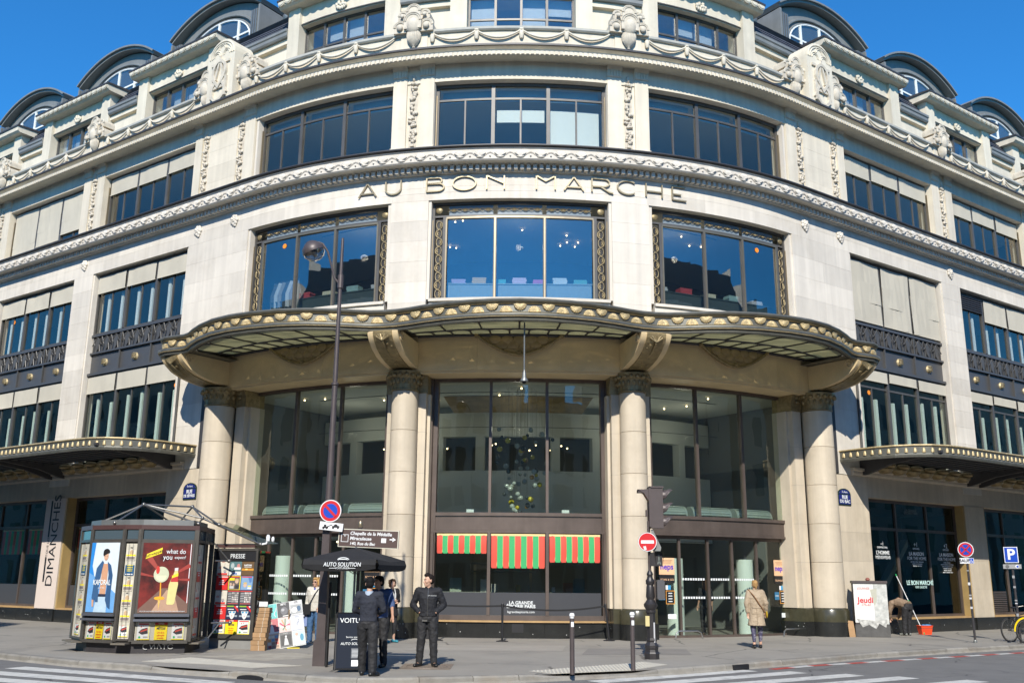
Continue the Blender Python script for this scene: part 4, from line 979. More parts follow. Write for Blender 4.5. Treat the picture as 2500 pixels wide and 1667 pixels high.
# ================================================================ wing canopies
def wing_out(sg):
    o = [(11.86, .0), (11.86, .7), (11.88, 1.35), (12.05, 1.95), (12.35, 2.45), (12.75, 2.82), (13.3, 3.04), (14.0, 3.12), (15.0, 3.14)]
    return [(sg*s, d) for s, d in o]+[(sg*SMAX, 3.14)]
stud = MB().lathe([(.055, -.075), (.055, -.04), (.05, .02), (.03, .07), (.0, .085)], 10, None, pi, 2*pi, 1, .7); STUD = stud.mesh('gilt_stud', True); STUD.materials.append(M_GOLD)
COVE = MB().ell((0, -.1, 0), (.36, .3, .16), 12, 6).ell((0, -.32, .12), (.30, .2, .10), 10, 5).mesh('gilt_cove_shell', True); COVE.materials.append(M_OLDGOLD)
for sg in (-1, 1):
    o = wing_out(sg); P2 = [FP(s, d, 0).xy for s, d in o]
    def wrim(prof):
        rows = []
        for i, p in enumerate(P2):
            t = (P2[min(i+1, len(P2)-1)]-P2[max(i-1, 0)]).normalized(); nn = Vector((t.y, -t.x))*sg
            rows.append([(p.x+nn.x*q, p.y+nn.y*q, z) for q, z in prof])
        return MB().grid(rows, None, True)
    wc = part('wing_canopy', wrim([(-.06, 5.58), (0, 5.58), (.02, 5.66), (0, 5.70), (0, 5.93), (-.06, 5.93)]), M_CANOPY)
    sub(wc, 'gilt_rope', wrim([(-.03, 5.932), (.03, 5.932), (.045, 5.955), (.03, 5.985), (-.03, 5.985)]), M_GOLD)
    L = 0; nxt = .15; cnt = 0
    for i in range(len(P2)-1):
        seg = (P2[i+1]-P2[i]).length; t = (P2[i+1]-P2[i]).normalized()
        while nxt < L+seg and cnt < 110:
            p = P2[i]+t*(nxt-L); q = t*sg
            sub(wc, 'gilt_stud', STUD, M_GOLD, T(p.x, p.y, 5.80) @ RZ(atan2(q.y, q.x))); nxt += .27; cnt += 1
        L += seg
    roof = MB()
    for i in range(len(o)-1):
        (s0, d0), (s1, d1) = o[i], o[i+1]
        if abs(s1-s0) > .01: roof.add([FP(s0, .0, 5.88), FP(s1, .0, 5.88), FP(s1, d1, 5.84), FP(s0, d0, 5.84)], [(0, 1, 2, 3)])
    sub(wc, 'wired_glass_roof', roof, M_OPALW)
    sb = MB()
    for q in range(1, 9): d_ = .35+q*.31; a, b = span(sg, 12.2+.35*max(0, q-4), SMAX); sb.fbox(a, b, d_-.05, d_+.05, 5.70, 5.80)
    sub(wc, 'glazing_beam', sb, M_LEADD)
    for k in range(-1, 4):
        s = sg*(19.96+7.27*k) if k >= 0 else sg*13.0; M = FM(s, 0, 0); m = MB()
        for x in ((-.42, .42) if k >= 0 else (0,)):
            m.add([(x+q, -d_, z) for q in (-.07, .07) for d_, z in ((0, 5.22), (.25, 5.24), (1.2, 5.50), (2.6, 5.66), (3.0, 5.72), (3.0, 5.8), (0, 5.8))], [tuple(range(7)), tuple(range(13, 6, -1))]+[(i, (i+1) % 7, 7+(i+1) % 7, 7+i) for i in range(7)])
        sub(wc, 'canopy_bracket', m, M_LEADD, M)
    for k in range(4):
        a = 13.6+7.27*k
        for q in range(7):
            x = sg*(a+.4+q*.82); sub(wc, 'gilt_cove_shell', COVE, M_OLDGOLD, FM(x, .12, 5.48))
    a, b = span(sg, 12.4, SMAX)
    part('cove_moulding', MB().fsweep([(-.1, 5.2), (.06, 5.2), (.10, 5.26), (.10, 5.34), (.18, 5.36), (.18, 5.44), (-.1, 5.46)], a, b), M_STONEL)

# ================================================================ wing ground floor
def on(w, t, s, z, size, m=M_LETTER, d=-.36, **kw): text('lettering', t, m, w, FM(s, d, z), size, **kw)
for sg in (-1, 1):
    a, b = span(sg, 13.3, SMAX); stones('ground_lintel', a, b, 4.5, 5.2, -.03, M_STONEL, .7, 2.4, .5)
    for k in range(3):
        a, b = span(sg, 19.3+7.27*k, 20.62+7.27*k); stones('ground_pier', a, b, .44, 4.5, 0, M_STONEL, 1.0, 1.35, .6)
        part('ground_plinth', MB().fbox(a-.02, b+.02, -.5, .06, 0, .44), M_GRAN)
        sub(STORE, 'gilt_jamb', MB().fbox(a-.09, a-.005, -.45, -.03, .5, 4.5).fbox(b+.005, b+.09, -.45, -.03, .5, 4.5), mat('ochre_jamb', (.36, .25, .10), .5, var=.2), BT)
    for k in range(4):
        a, b = span(sg, 13.4+7.27*k, 19.23+7.27*k); D = -.42
        m = MB().fbox(a, a+.08, D-.06, D+.06, .5, 4.5).fbox(b-.08, b, D-.06, D+.06, .5, 4.5).fbox(a+.08, b-.08, D-.06, D+.05, 4.4, 4.5).fbox(a+.08, b-.08, D-.06, D+.05, 3.44, 3.54).fbox(a+.08, b-.08, D-.06, D+.07, .5, .58)
        mu = [a+(b-a)*i/3 for i in (1, 2)]
        for x in mu: m.fbox(x-.04, x+.04, D-.05, D+.06, .58, 4.4)
        w = part('ground_window', m, M_BRONZE); cuts = [a+.08]+mu+[b-.08]
        for x0, x1 in zip(cuts, cuts[1:]):
            sub(w, 'pane', fpane(x0+.04, x1-.04, D, .58, 3.44), G_DARK if sg > 0 else G_DOOR); sub(w, 'fanlight', fpane(x0+.04, x1-.04, D, 3.54, 4.4), G_DARK)
            if sg < 0:
                sub(w, 'grey_film', MB().fbox(x0+.04, x1-.04, D+.006, D+.010, .58, 1.31), M_PANEL)
                aw = sub(w, 'striped_awning', MB().fbox(x0+.06, x1-.06, D-.10, D-.08, 3.36, 3.42), M_CREAM); n = 9; L = (x1-x0-.14)/n; dr = 2.62 if (k, round(x0*3) % 2) != (1, 0) else 2.45
                for q in range(n):
                    u = x0+.07+q*L; sub(aw, 'awning_stripe', MB().fbox(u+.004, u+L-.004, D-.095, D-.087, dr, 3.38), M_RED if q % 2 == 0 else M_GREEN)
        pl = part('ground_plinth', MB().fbox(a-.02, b+.02, -.6, -.02, 0, .40), M_LEADD); n = 5
        for i in range(n): sub(pl, 'granite_slab', MB().fbox(a-.01+(b-a+.02)*i/n+.003, a-.01+(b-a+.02)*(i+1)/n-.003, -.3, .02, 0, .44), M_GRAN)
        sub(pl, 'oak_sill', MB().fbox(a, b, -.5, .0, .442, .498), M_WOOD)
        if sg < 0 and k == 1:
            x = cuts[1]-.3; on(w, 'LA GRANDE', cuts[1]-.75, 1.02, .13); on(w, 'ÉPICERIE PARIS', cuts[1]-.75, .92, .13); on(w, 'lagrandeepicerie.com', cuts[1]-.75, .74, .09)
            on(w, 'À TAVOLA!', cuts[1]-.75, 2.55, .15, d=-.40)
        if sg < 0 and k == 0: on(w, 'NOVE', cuts[0]+.9, 2.35, .3, flat(.55, .55, .2), d=-.48)
        if sg > 0 and k == 0:
            gl = mat('pale_green_lettering', (.55, .78, .74), .5)
            for x, n_, up_, t1_, t2_ in ((14.4, '-1', 'DOWNSTAIRS', "L'HOMME", 'MENSWEAR'), (16.43, '+1', 'UPSTAIRS', 'LA MAISON', 'FOR THE HOME'), (18.35, '+2', 'UPSTAIRS', 'LA MAISON', 'FOR THE HOME')):
                on(w, n_, x, 2.99, .23); on(w, up_, x, 2.85, .095); on(w, t1_, x, 2.67, .18, bold=.003); on(w, t2_, x, 2.51, .165)
            for x, lst in ((16.43, ('ARTS DE LA TABLE  TABLEWARE', 'CUISINE  KITCHENWARE', 'MOBILIER  FURNITURE')), (18.35, ('LITERIE  BEDDING', 'LINGE DE MAISON  HOUSE LINEN', 'TAPIS & DÉCORATION  RUGS', 'LUMINAIRE  LIGHTING', 'BAGAGE  LUGGAGE', 'BAIN ET CONFORT  BATH'))):
                for q, t in enumerate(lst): on(w, t, x, 2.39-.07*q, .055)
            on(w, 'LE BON MARCHÉ', 16.5, 1.66, .215, gl, bold=.004); on(w, 'RIVE GAUCHE', 16.55, 1.51, .115, gl)
            on(w, 'LA GRANDE', 16.3, 4.20, .13, M_ZINCL); on(w, 'ÉPICERIE PARIS', 16.3, 4.10, .13, M_ZINCL)
            sub(w, 'escalator_slope', MB().prism([(-1.2, .6), (-.9, .6), (1.5, 3.0), (1.5, 3.25)], 0, .3, FM(16.4, -1.6, 0)), M_INTL)
        if sg > 0 and k == 1:
            lv = MB()
            for q in range(12): lv.fbox(a+.1, a+1.6, D+.02, D+.08, .55+q*.07, .59+q*.07)
            sub(w, 'vent_grille', lv, M_BRONZE)
# vertical banner on the left pier
bn = empty('pier_banner', FP(-19.96, .01, .44), -PL, None, 'vertical pale banner with black lettering reading DIMANCHES on the left pier', 'banner')
obj('banner_sheet', MB().box(-.655, .655, -.012, -.004, .02, 4.05), mat('banner_cloth', (.62, .53, .47), .8, var=.05), bn)
text('lettering', 'DIMANCHES', M_BLACK, bn, T(.14, -.018, 2.5) @ RY(-pi/2), .62, bold=0, sx=.98); text('lettering', 'TOUS LES', M_BLACK, bn, T(-.22, -.018, 2.25) @ RY(-pi/2), .17)
obj('black_bar', MB().box(-.30, -.20, -.018, -.012, .98, 1.88).box(-.30, -.20, -.018, -.012, 2.62, 3.98), M_BLACK, bn)
# enamel street plates
for s, t1, lab in ((-11.98, ('RUE', 'DE SÈVRES'), 'dark blue enamel street plate with rounded top at the left outer column'), (11.94, ('RUE', 'DU BAC'), 'blue enamel street plate with rounded top at the right outer column')):
    M = FM(s, 0, 0); e = empty('street_name_plate', FP(s, -.02, 4.2), FA(s), None, lab, 'street sign')
    obj('plate', MB().prism([(-.34, -.03), (.34, -.03), (.34, .32)]+arc(0, .32, .34, .2, 0, 180, 12)[1:-1]+[(-.34, .32)], -.035, 0), mat('enamel_rim_green', (.012, .03, .02), .25), e)
    obj('blue_field', MB().box(-.31, .31, -.042, -.035, .0, .31).prism([(.29, .345)]+arc(0, .335, .29, .15, 4, 176, 12)+[(-.29, .345)], -.042, -.035), mat('enamel_blue', (.018, .025, .16), .22), e)
    text('lettering', t1[0], M_LETTER, e, T(0, -.046, .225), .17, bold=.004); text('lettering', t1[1], M_LETTER, e, T(0, -.046, .085), .15 if s > 0 else .125, bold=.003); text('lettering', '7e Arrt', M_LETTER, e, T(0, -.046, .40), .1)

# ================================================================ rooms behind the glass
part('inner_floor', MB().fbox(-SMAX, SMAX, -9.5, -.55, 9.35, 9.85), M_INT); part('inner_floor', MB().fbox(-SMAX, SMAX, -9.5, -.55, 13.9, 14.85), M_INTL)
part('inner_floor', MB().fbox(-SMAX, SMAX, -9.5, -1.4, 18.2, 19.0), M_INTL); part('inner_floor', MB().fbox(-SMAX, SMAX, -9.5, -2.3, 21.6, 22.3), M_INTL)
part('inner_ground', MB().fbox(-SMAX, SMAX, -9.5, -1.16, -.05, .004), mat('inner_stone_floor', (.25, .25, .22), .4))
for sg in (-1, 1):
    a, b = span(sg, 11.3, SMAX); part('inner_floor', MB().fbox(a, b, -9.5, -.62, 4.9, 5.6), M_INT)
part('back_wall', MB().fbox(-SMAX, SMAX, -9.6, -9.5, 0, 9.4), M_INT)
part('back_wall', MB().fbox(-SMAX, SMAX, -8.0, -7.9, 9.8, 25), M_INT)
for s in (-30, -11.4, 11.4, 30): part('cross_wall', MB().fbox(s-.1, s+.1, -9.5, -1.4, 0, 9.3), M_INT)
for s in (-31, 31): part('cross_wall', MB().fbox(s-.1, s+.1, -9.5, -.7, 9.8, 18.2), M_INT)
# gallery round the hall: pale parapet, dark openings between piers, pale ceiling with a gilded dome edge
part('gallery_parapet', MB().fbox(-11.2, 11.2, -5.6, -5.3, 3.0, 5.35), M_INTL)
part('gallery_fascia', MB().fbox(-11.2, 11.2, -5.6, -5.3, 6.55, 7.4), M_INTL)
for s in (-9.6, -6.9, -4.2, -2.0, 2.0, 4.2, 6.9, 9.6): part('gallery_pier', MB().fbox(s-.22, s+.22, -5.62, -5.28, 5.35, 6.55), M_INTL)
part('hall_ceiling', MB().fbox(-11.2, 11.2, -9.4, -1.3, 7.7, 7.85), M_INTL)
part('gilded_dome_edge', MB().fsweep([(-5.0, 7.35), (-3.6, 7.68), (-5.2, 7.68)], -3.3, 3.3), M_INTG)

# small ceiling spotlights that are lit
M_LAMP = mat('lit_spot', (1, .8, .55), .5, emit=(1, .72, .40), estr=6.)
lm = MB().ell((0, 0, 0), (.03, .03, .03), 8, 6).mesh('ceiling_spot', True); lm.materials.append(M_LAMP)
rng = random.Random(3)
k = 0
for zc, lst in ((13.85, [(rng.uniform(-9.5, 9.5), rng.uniform(-6, -1.2)) for _ in range(34)]), (7.66, [(rng.uniform(-10, 10), rng.uniform(-4.5, -2)) for _ in range(16)]), (6.5, [(rng.uniform(-10, 10), rng.uniform(-8.5, -6)) for _ in range(12)]), (2.9, [(rng.uniform(-9, 9), rng.uniform(-4, -2)) for _ in range(10)])):
    sp = part('spot_track', MB().fbox(-9.5, 9.5, -3.02, -2.98, zc+.02, zc+.05) if zc > 10 else MB().fbox(-9, 9, -3.02, -2.98, zc+.02, zc+.03), M_LEADD)
    for s, d_ in lst: sub(sp, 'ceiling_spot', lm, M_LAMP, FM(s, d_, zc-.03))
    for s in {13.85: (-7, 0, 7), 7.66: (-8.2, -4.8, 0, 4.8, 8.2), 6.5: (), 2.9: (-7, 7)}[zc]:      # the lit spots' own light
        L_ = bpy.data.lights.new('spot_glow', 'POINT'); L_.energy = {13.85: 14, 7.66: 15, 2.9: 9}[zc]; L_.color = (1, .92, .78); L_.shadow_soft_size = .12
        o_ = bpy.data.objects.new('spot_glow', L_); link(o_, sp, FM(s, -4.0 if zc == 7.66 else (-7.5 if zc == 6.5 else -3), zc-1.1))
# ================================================================ ground
M_ASPH = mat('pavement_asphalt', (.27, .25, .215), .85, var=.12, vscale=.7, bump=.35, bscale=90, stain=(.10, .095, .09), stain_scale=.45, stain_amt=.55)
M_ROAD = mat('road_asphalt', (.155, .15, .142), .85, var=.16, vscale=.9, bump=.5, bscale=110, stain=(.07, .07, .07), stain_scale=.8, stain_amt=.5)
def wear(m, gum, crack, cs):
    """cracks and trodden spots in an asphalt skin"""
    t = m.node_tree; b = t.nodes['Principled BSDF']; src = b.inputs['Base Color'].links[0].from_socket; tc = _n(t, 'ShaderNodeTexCoord')
    nz = _n(t, 'ShaderNodeTexNoise'); nz.inputs['Scale'].default_value = 1.3; nz.inputs['Detail'].default_value = 6; t.links.new(tc.outputs['Object'], nz.inputs['Vector'])
    wv_ = _n(t, 'ShaderNodeMix', data_type='VECTOR'); wv_.inputs[0].default_value = .22; t.links.new(tc.outputs['Object'], wv_.inputs[4]); t.links.new(nz.outputs['Color'], wv_.inputs[5])
    for sc, lo, hi, col, edge in ((4.2, .055, .075, gum, False), (cs, .004, .012, crack, True)):
        vo = _n(t, 'ShaderNodeTexVoronoi', feature='DISTANCE_TO_EDGE' if edge else 'F1'); vo.inputs['Scale'].default_value = sc; t.links.new(wv_.outputs[1] if edge else tc.outputs['Object'], vo.inputs['Vector'])
        mr = _n(t, 'ShaderNodeMapRange'); mr.inputs[1].default_value = lo; mr.inputs[2].default_value = hi; mr.inputs[3].default_value = .75; mr.inputs[4].default_value = 0; t.links.new(vo.outputs['Distance'], mr.inputs[0])
        n2 = _n(t, 'ShaderNodeTexNoise'); n2.inputs['Scale'].default_value = .5 if edge else 1.7; t.links.new(tc.outputs['Object'], n2.inputs['Vector']); gt = _n(t, 'ShaderNodeMath', operation='GREATER_THAN'); gt.inputs[1].default_value = .53; t.links.new(n2.outputs[0], gt.inputs[0])
        mu = _n(t, 'ShaderNodeMath', operation='MULTIPLY'); t.links.new(mr.outputs[0], mu.inputs[0]); t.links.new(gt.outputs[0], mu.inputs[1])
        mx = _n(t, 'ShaderNodeMix', data_type='RGBA'); t.links.new(mu.outputs[0], mx.inputs[0]); t.links.new(src, mx.inputs[6]); mx.inputs[7].default_value = (*col, 1); src = mx.outputs[2]
    t.links.new(src, b.inputs['Base Color'])
wear(M_ASPH, (.12, .115, .105), (.07, .066, .06), .42); wear(M_ROAD, (.17, .17, .165), (.045, .045, .045), .6)
M_KERB = mat('kerb_granite', (.25, .235, .205), .8, var=.22, vscale=4, bump=.4, bscale=45, rnd=.18, stain=(.17, .12, .07), stain_scale=1.2, stain_amt=.5)
M_PAINTW = mat('road_paint_white', (.55, .54, .50), .7, var=.2, vscale=5, stain=(.14, .14, .14), stain_scale=3.5, stain_amt=.75)
M_TACT = mat('tactile_cream', (.44, .415, .35), .7, var=.12, vscale=4, stain=(.3, .28, .24), stain_scale=3, stain_amt=.5)
RZ0 = -.12
obj('road', MB().add([(-400, -400, RZ0), (400, -400, RZ0), (400, 500, RZ0), (-400, 500, RZ0)], [(0, 1, 2, 3)]), M_ROAD, kind='structure', label='grey asphalt road')
KL = [(-60, 54.5), (-30, 34.6), (-16, 25.4), (-11.38, 22.3), (-8.89, 20.55), (-7.53, 19.9), (-6.2, 19.2), (-5.3, 18.75), (-4.3, 18.28), (-3.3, 17.75), (-2.6, 17.58), (-1.8, 17.72), (-.8, 18.02), (.13, 18.36), (1.54, 19.13), (2.34, 19.50), (3.79, 20.53), (5.11, 21.6), (7.05, 23.15), (8.56, 24.5), (11.28, 26.42), (14.42, 28.45), (25, 36.0), (60, 61.2)]
KV = [Vector(p) for p in KL]
pv = [(p.x, p.y) for p in KV]+[(60, 120), (-60, 120)]
obj('pavement', MB().add([(x, y, 0) for x, y in pv], [tuple(range(len(pv)))]), M_ASPH, kind='structure', label='grey asphalt pavement round the corner of the store')
# kerb of separate granite stones
kerb = obj('kerb', MB().tube([(p.x, p.y, -.16) for p in KV], .1, 6), M_KERB, kind='structure', label='granite kerb along the pavement')
cum2 = [0]
for i in range(len(KV)-1): cum2.append(cum2[-1]+(KV[i+1]-KV[i]).length)
def kat(L):
    for i in range(len(KV)-1):
        if cum2[i] <= L <= cum2[i+1]: return KV[i].lerp(KV[i+1], (L-cum2[i])/(cum2[i+1]-cum2[i]))
    return KV[-1]
def knorm(L): t = (kat(L+.05)-kat(L-.05)).normalized(); return Vector((t.y, -t.x))
L = cum2[2]; END = cum2[-3]+16; rk = random.Random(5)
while L < END:
    ln = rk.uniform(.85, 1.15); n = 4; g = .006; rows = []
    for i in range(n+1):
        q = L+g+(ln-2*g)*i/n; p = kat(q); nn = knorm(q); e = rk.uniform(-.006, .006)
        xc = p.x; lowk = .0
        if -7.2 < xc < -5.0: lowk = .055*min(1, (xc+7.2)/.6, (-5.0-xc)/.6)
        if .3 < xc < 2.9: lowk = .06*min(1, (xc-.3)/.6, (2.9-xc)/.6)
        top = .012-lowk
        rows.append([(p.x-nn.x*.16, p.y-nn.y*.16, -.14), (p.x-nn.x*.16, p.y-nn.y*.16, top+.004), (p.x+nn.x*(.02+e), p.y+nn.y*(.02+e), top), (p.x+nn.x*(.05+e), p.y+nn.y*(.05+e), top-.03), (p.x+nn.x*(.06+e), p.y+nn.y*(.06+e), -.16)])
    m = MB().grid(rows); k = 5; m.f.append((0, 1, 2, 3, 4)); m.f.append(tuple(n*k+q for q in (4, 3, 2, 1, 0)))
    obj('kerb_stone', m, M_KERB, kerb); L += ln
# drain mouth in the kerb
obj('drain_opening', MB().prism([(-.30, -.125), (.30, -.125), (.29, -.08)]+arc(0, -.09, .29, .05, 10, 170, 8)+[(-.29, -.08)], -.07, -.01, T(-4.75, 18.46, 0) @ RZ(radians(-26))), M_BLACK, kerb)
obj('drain_opening', MB().box(-.25, .25, -.09, -.01, -.11, -.01, T(4.75, 21.3, 0) @ RZ(radians(39))), M_BLACK, kerb)
# painted stripes
def quad(name, pts, z, m, parent=None, **kw): return obj(name, MB().add([(x, y, z) for x, y in pts], [(0, 1, 2, 3)]), m, parent, kind=kw.pop('kind', 'structure'), **kw)
def ln2(p, q, w, name, z, m, **kw):
    p = Vector(p); q = Vector(q); t = (q-p).normalized(); n = Vector((-t.y, t.x))*w/2
    return quad(name, [p-n, q-n, q+n, p+n], z, m, **kw)
zs = RZ0+.004
LSTR = [((-10.0, 20.3), (-5.0, 17.75)), ((-10.0, 19.3), (-5.9, 17.3)), ((-9.9, 18.35), (-6.8, 16.9)), ((-9.8, 17.45), (-7.5, 16.4)), ((-9.8, 16.5), (-8.0, 15.7))]
for p, q in LSTR: ln2(p, q, .48, 'crossing_stripe', zs, M_PAINTW, label='worn white crossing stripe by the left kerb', group='left crossing stripes')
for i, ((p, q)) in enumerate([((1.5, 18.55), (4.95, 21.15)), ((1.75, 17.75), (5.9, 20.85)), ((2.4, 17.25), (6.9, 20.4)), ((3.4, 16.9), (7.8, 19.95)), ((4.5, 16.5), (8.9, 19.4)), ((5.6, 16.1), (9.9, 18.9))]):
    ln2(p, q, .46, 'crossing_stripe', zs, M_PAINTW, label='worn white crossing stripe by the right kerb', group='right crossing stripes')
# red and white dashes along the right kerb
M_PAINTR = mat('road_paint_red', (.42, .05, .035), .7, var=.2, vscale=6, stain=(.2, .15, .14), stain_scale=4, stain_amt=.6)
dp = [Vector(p) for p in ((5.5, 21.45), (6.6, 22.4), (8.2, 23.45), (9.9, 24.6), (13.8, 27.15), (30, 38.6))]; i = 0; acc = 0
for a, b in zip(dp, dp[1:]):
    n = int((b-a).length/.62)
    for q in range(n):
        if i > 34: break
        u = a.lerp(b, q/n); v = a.lerp(b, (q+1)/n); ln2(u, v, .22, 'kerb_dash', zs, M_PAINTR if i % 2 == 0 else M_PAINTW, label='red dash of the striped line along the right kerb' if i % 2 == 0 else 'white dash of the striped line along the right kerb', group='striped line red dashes' if i % 2 == 0 else 'striped line white dashes'); i += 1
# tactile paving at the crossings
def tactile(poly, label):
    b = obj('tactile_paving', MB().slab(poly, .001, .006), M_TACT, kind='structure', label=label)
    ks = MB(); xs = [p[0] for p in poly]; ys = [p[1] for p in poly]
    def inside(x, y):
        c = False; n = len(poly)
        for i in range(n):
            (x1, y1), (x2, y2) = poly[i], poly[(i+1) % n]
            if (y1 > y) != (y2 > y) and x < (x2-x1)*(y-y1)/(y2-y1)+x1: c = not c
        return c
    x = min(xs)
    while x < max(xs):
        y = min(ys)
        while y < max(ys):
            if inside(x, y) and inside(x+.07, y+.07): ks.lathe([(.022, .006), (.014, .012), (.0, .012)], 6, T(x+.03, y+.03, 0))
            y += .075
        x += .075
    obj('tactile_stud_field', ks, M_TACT, b, kind='stuff')
tactile([(-7.55, 20.55), (-6.0, 20.0), (-5.0, 19.35), (-4.15, 19.9), (-5.3, 20.5), (-6.9, 21.6)], 'cream tactile paving at the left dropped kerb')
tactile([(.3, 19.2), (.75, 18.72), (2.3, 19.55), (3.2, 20.9), (2.8, 21.55), (2.2, 20.9)], 'cream tactile paving at the right dropped kerb')
quad('pavement_patch', [(-6.9, 21.9), (-5.1, 20.9), (-4.0, 22.2), (-5.1, 23.2)], .003, mat('pale_repair', (.36, .33, .27), .85, var=.3, vscale=3, stain=(.3, .27, .22), stain_scale=2, stain_amt=.6), label='pale sandy repair patch in the pavement')
for i, (x0, y0, x1, y1) in enumerate(((-2.6, 24.2, 1.2, 26.4), (1.6, 23.4, 4.2, 25.6), (-10.6, 23.0, -8.6, 25.2))):
    quad('asphalt_patch', [(x0, y0), (x1, y0+.25), (x1+.2, y1), (x0+.3, y1-.2)], .003, mat('asphalt_patch_%d' % i, ((.31, .285, .245), (.21, .195, .175), (.15, .145, .135))[i], .85, var=.15, bump=.3, bscale=90), label=('large pale asphalt patch in front of the shop window', 'darker asphalt patch before the right inner column', 'dark asphalt patch left of the newspaper kiosk')[i])
mh = obj('manhole_cover', MB().box(-2.2, -1.2, 19.35, 20.6, .001, .005), mat('rusty_frame', (.20, .16, .125), .7, var=.25, vscale=5), label='flat square manhole cover with a round lid under the man in the jacket', cat='manhole cover')
obj('lid_ring', MB().tube([(-1.7+.4*cos(2*pi*i/24), 19.97+.48*sin(2*pi*i/24), .006) for i in range(24)], .012, 5, None, True), mat('rusty_frame', (.2, .16, .125)), mh)

# ================================================================ buildings across the square (seen mirrored in the glass)
M_FAR = mat('far_plaster', (.62, .58, .50), .8, var=.1, vscale=.3); M_FARW = mat('far_window', (.04, .045, .05), .2); M_FARR = mat('far_zinc', (.16, .17, .18), .5)
def far_house(x, y, w, h, rz, lab, dome=False):
    e = empty('town_house', (x, y, 0), rz, None, lab, 'building')
    obj('wall', MB().box(-w/2, w/2, -9, 0, RZ0, h), M_FAR, e)
    obj('roof', MB().prism([(-w/2, h), (w/2, h), (w/2-1.2, h+2.6), (-w/2+1.2, h+2.6)], -9, -.1) if not dome else MB().lathe([(w*.35, h), (w*.33, h+2), (w*.2, h+4), (0, h+4.8)], 20, T(0, -4.5, 0)), M_FARR, e)
    obj('chimney', MB().box(-w/2+1, -w/2+1.6, -5, -2, h+1, h+4.6), M_FAR, e); obj('chimney', MB().box(w/2-1.6, w/2-1, -5, -2, h+1, h+4.2), M_FAR, e)
    n = int(w/2.4); k = int(h/3.2)
    for i in range(n):
        for j in range(k):
            wx = -w/2+(i+.5)*w/n; obj('window', MB().box(wx-.55, wx+.55, -.02, .06, .9+j*3.2, 2.9+j*3.2), M_FARW, e)
far_house(-27, -22, 18, 16.5, radians(-6), 'plain town house with mansard roof far left across the street behind the viewer')
far_house(-8.5, -23, 18.8, 17.5, 0, 'plain town house with two chimneys straight behind the viewer')
far_house(10.6, -23, 19.6, 16.6, 0, 'domed town house right behind the viewer', True)
far_house(30.5, -21, 20, 17.5, radians(8), 'wide town house far right across the street behind the viewer')
for sg, nm in ((-1, 'left'), (1, 'right')):
    for s_, dn in ((14, 'nearest'), (36, 'second'), (58, 'third'), (80, 'fourth'), (102, 'farthest')):
        p = FP(sg*s_, 25, 0); far_house(p.x, p.y, 21, 17.2+.4*(s_ % 3), -PL if sg < 0 else PR, '%s plain stone block across the street facing the %s wing' % (dn, nm))
# ================================================================ things shown in the windows
M_STEEL = mat('tube_steel', (.25, .24, .22), .35, .8, var=.1); M_BROWNM = mat('brown_street_metal', (.085, .068, .066), .45, .2, var=.2, vscale=3)
counter_lab = ('long pale display counter behind the middle second-floor window', 'dark display counter behind the right second-floor window', 'dark display counter behind the left second-floor window')
for i, (a, b) in enumerate(RB):
    c = empty('display_counter', FP((a+b)/2, -1.0, 9.85), FA((a+b)/2), None, counter_lab[i], 'counter')
    obj('counter_body', MB().box(-2.3, 2.3, 0, .5, 0, .95), flat(.22, .32, .35) if i == 0 else flat(.05, .07, .06), c); obj('counter_top', MB().box(-2.33, 2.33, -.03, .53, .952, .98), flat(.3, .4, .42) if i == 0 else flat(.06, .09, .08), c)
    cols = ((.45, .35, .55), (.6, .4, .15), (.05, .4, .42), (.65, .5, .62), (.55, .12, .4), (.6, .68, .68), (.08, .38, .36)) if i == 0 else ((.6, .62, .58), (.5, .06, .06), (.65, .6, .4), (.3, .45, .4), (.6, .6, .58))
    names = ('lilac', 'amber', 'teal', 'pink', 'magenta', 'white and blue', 'sea green') if i == 0 else ('white', 'red', 'cream', 'sage', 'ivory')
    for q, cc in enumerate(cols):
        x = -1.95+q*3.9/(len(cols)-1); m = MB()
        for z in range(3+q % 2): m.box(-.22+random.uniform(-.02, .02), .22+random.uniform(-.02, .02), -.15, .15, .002+z*.06, .055+z*.06)
        s = (a+b)/2
        obj('folded_towels', m, flat(*cc), None, FM(s, -1.0, 9.85+.98) @ T(x, .25, 0), label='small pile of folded %s towels on the %s counter' % (names[q], ('middle', 'right', 'left')[i]), cat='towels', group='towel piles in the second-floor windows')
# rail of clothes behind the left window
rk_ = empty('clothes_rail', FP(-9.0, -1.0, 9.85), FA(-9.0), None, 'rail of hanging shirts behind the left second-floor window', 'clothes rail')
obj('rail', MB().tube([(-.6, 0, 0), (-.6, 0, 1.75), (.6, 0, 1.75), (.6, 0, 0)], .015, 6), M_STEEL, rk_)
for q in range(6):
    x = -.45+q*.18; obj('hanging_shirt', MB().prism([(-.22, 1.2), (-.2, .75), (.2, .75), (.22, 1.2), (.08, 1.68), (-.08, 1.68)], -.03, .03, T(x, 0, 0) @ RZ(pi/2-.5)), flat(*((.08, .09, .08), (.55, .58, .55), (.3, .3, .27), (.06, .07, .07), (.6, .62, .6), (.35, .33, .3))[q]), rk_)
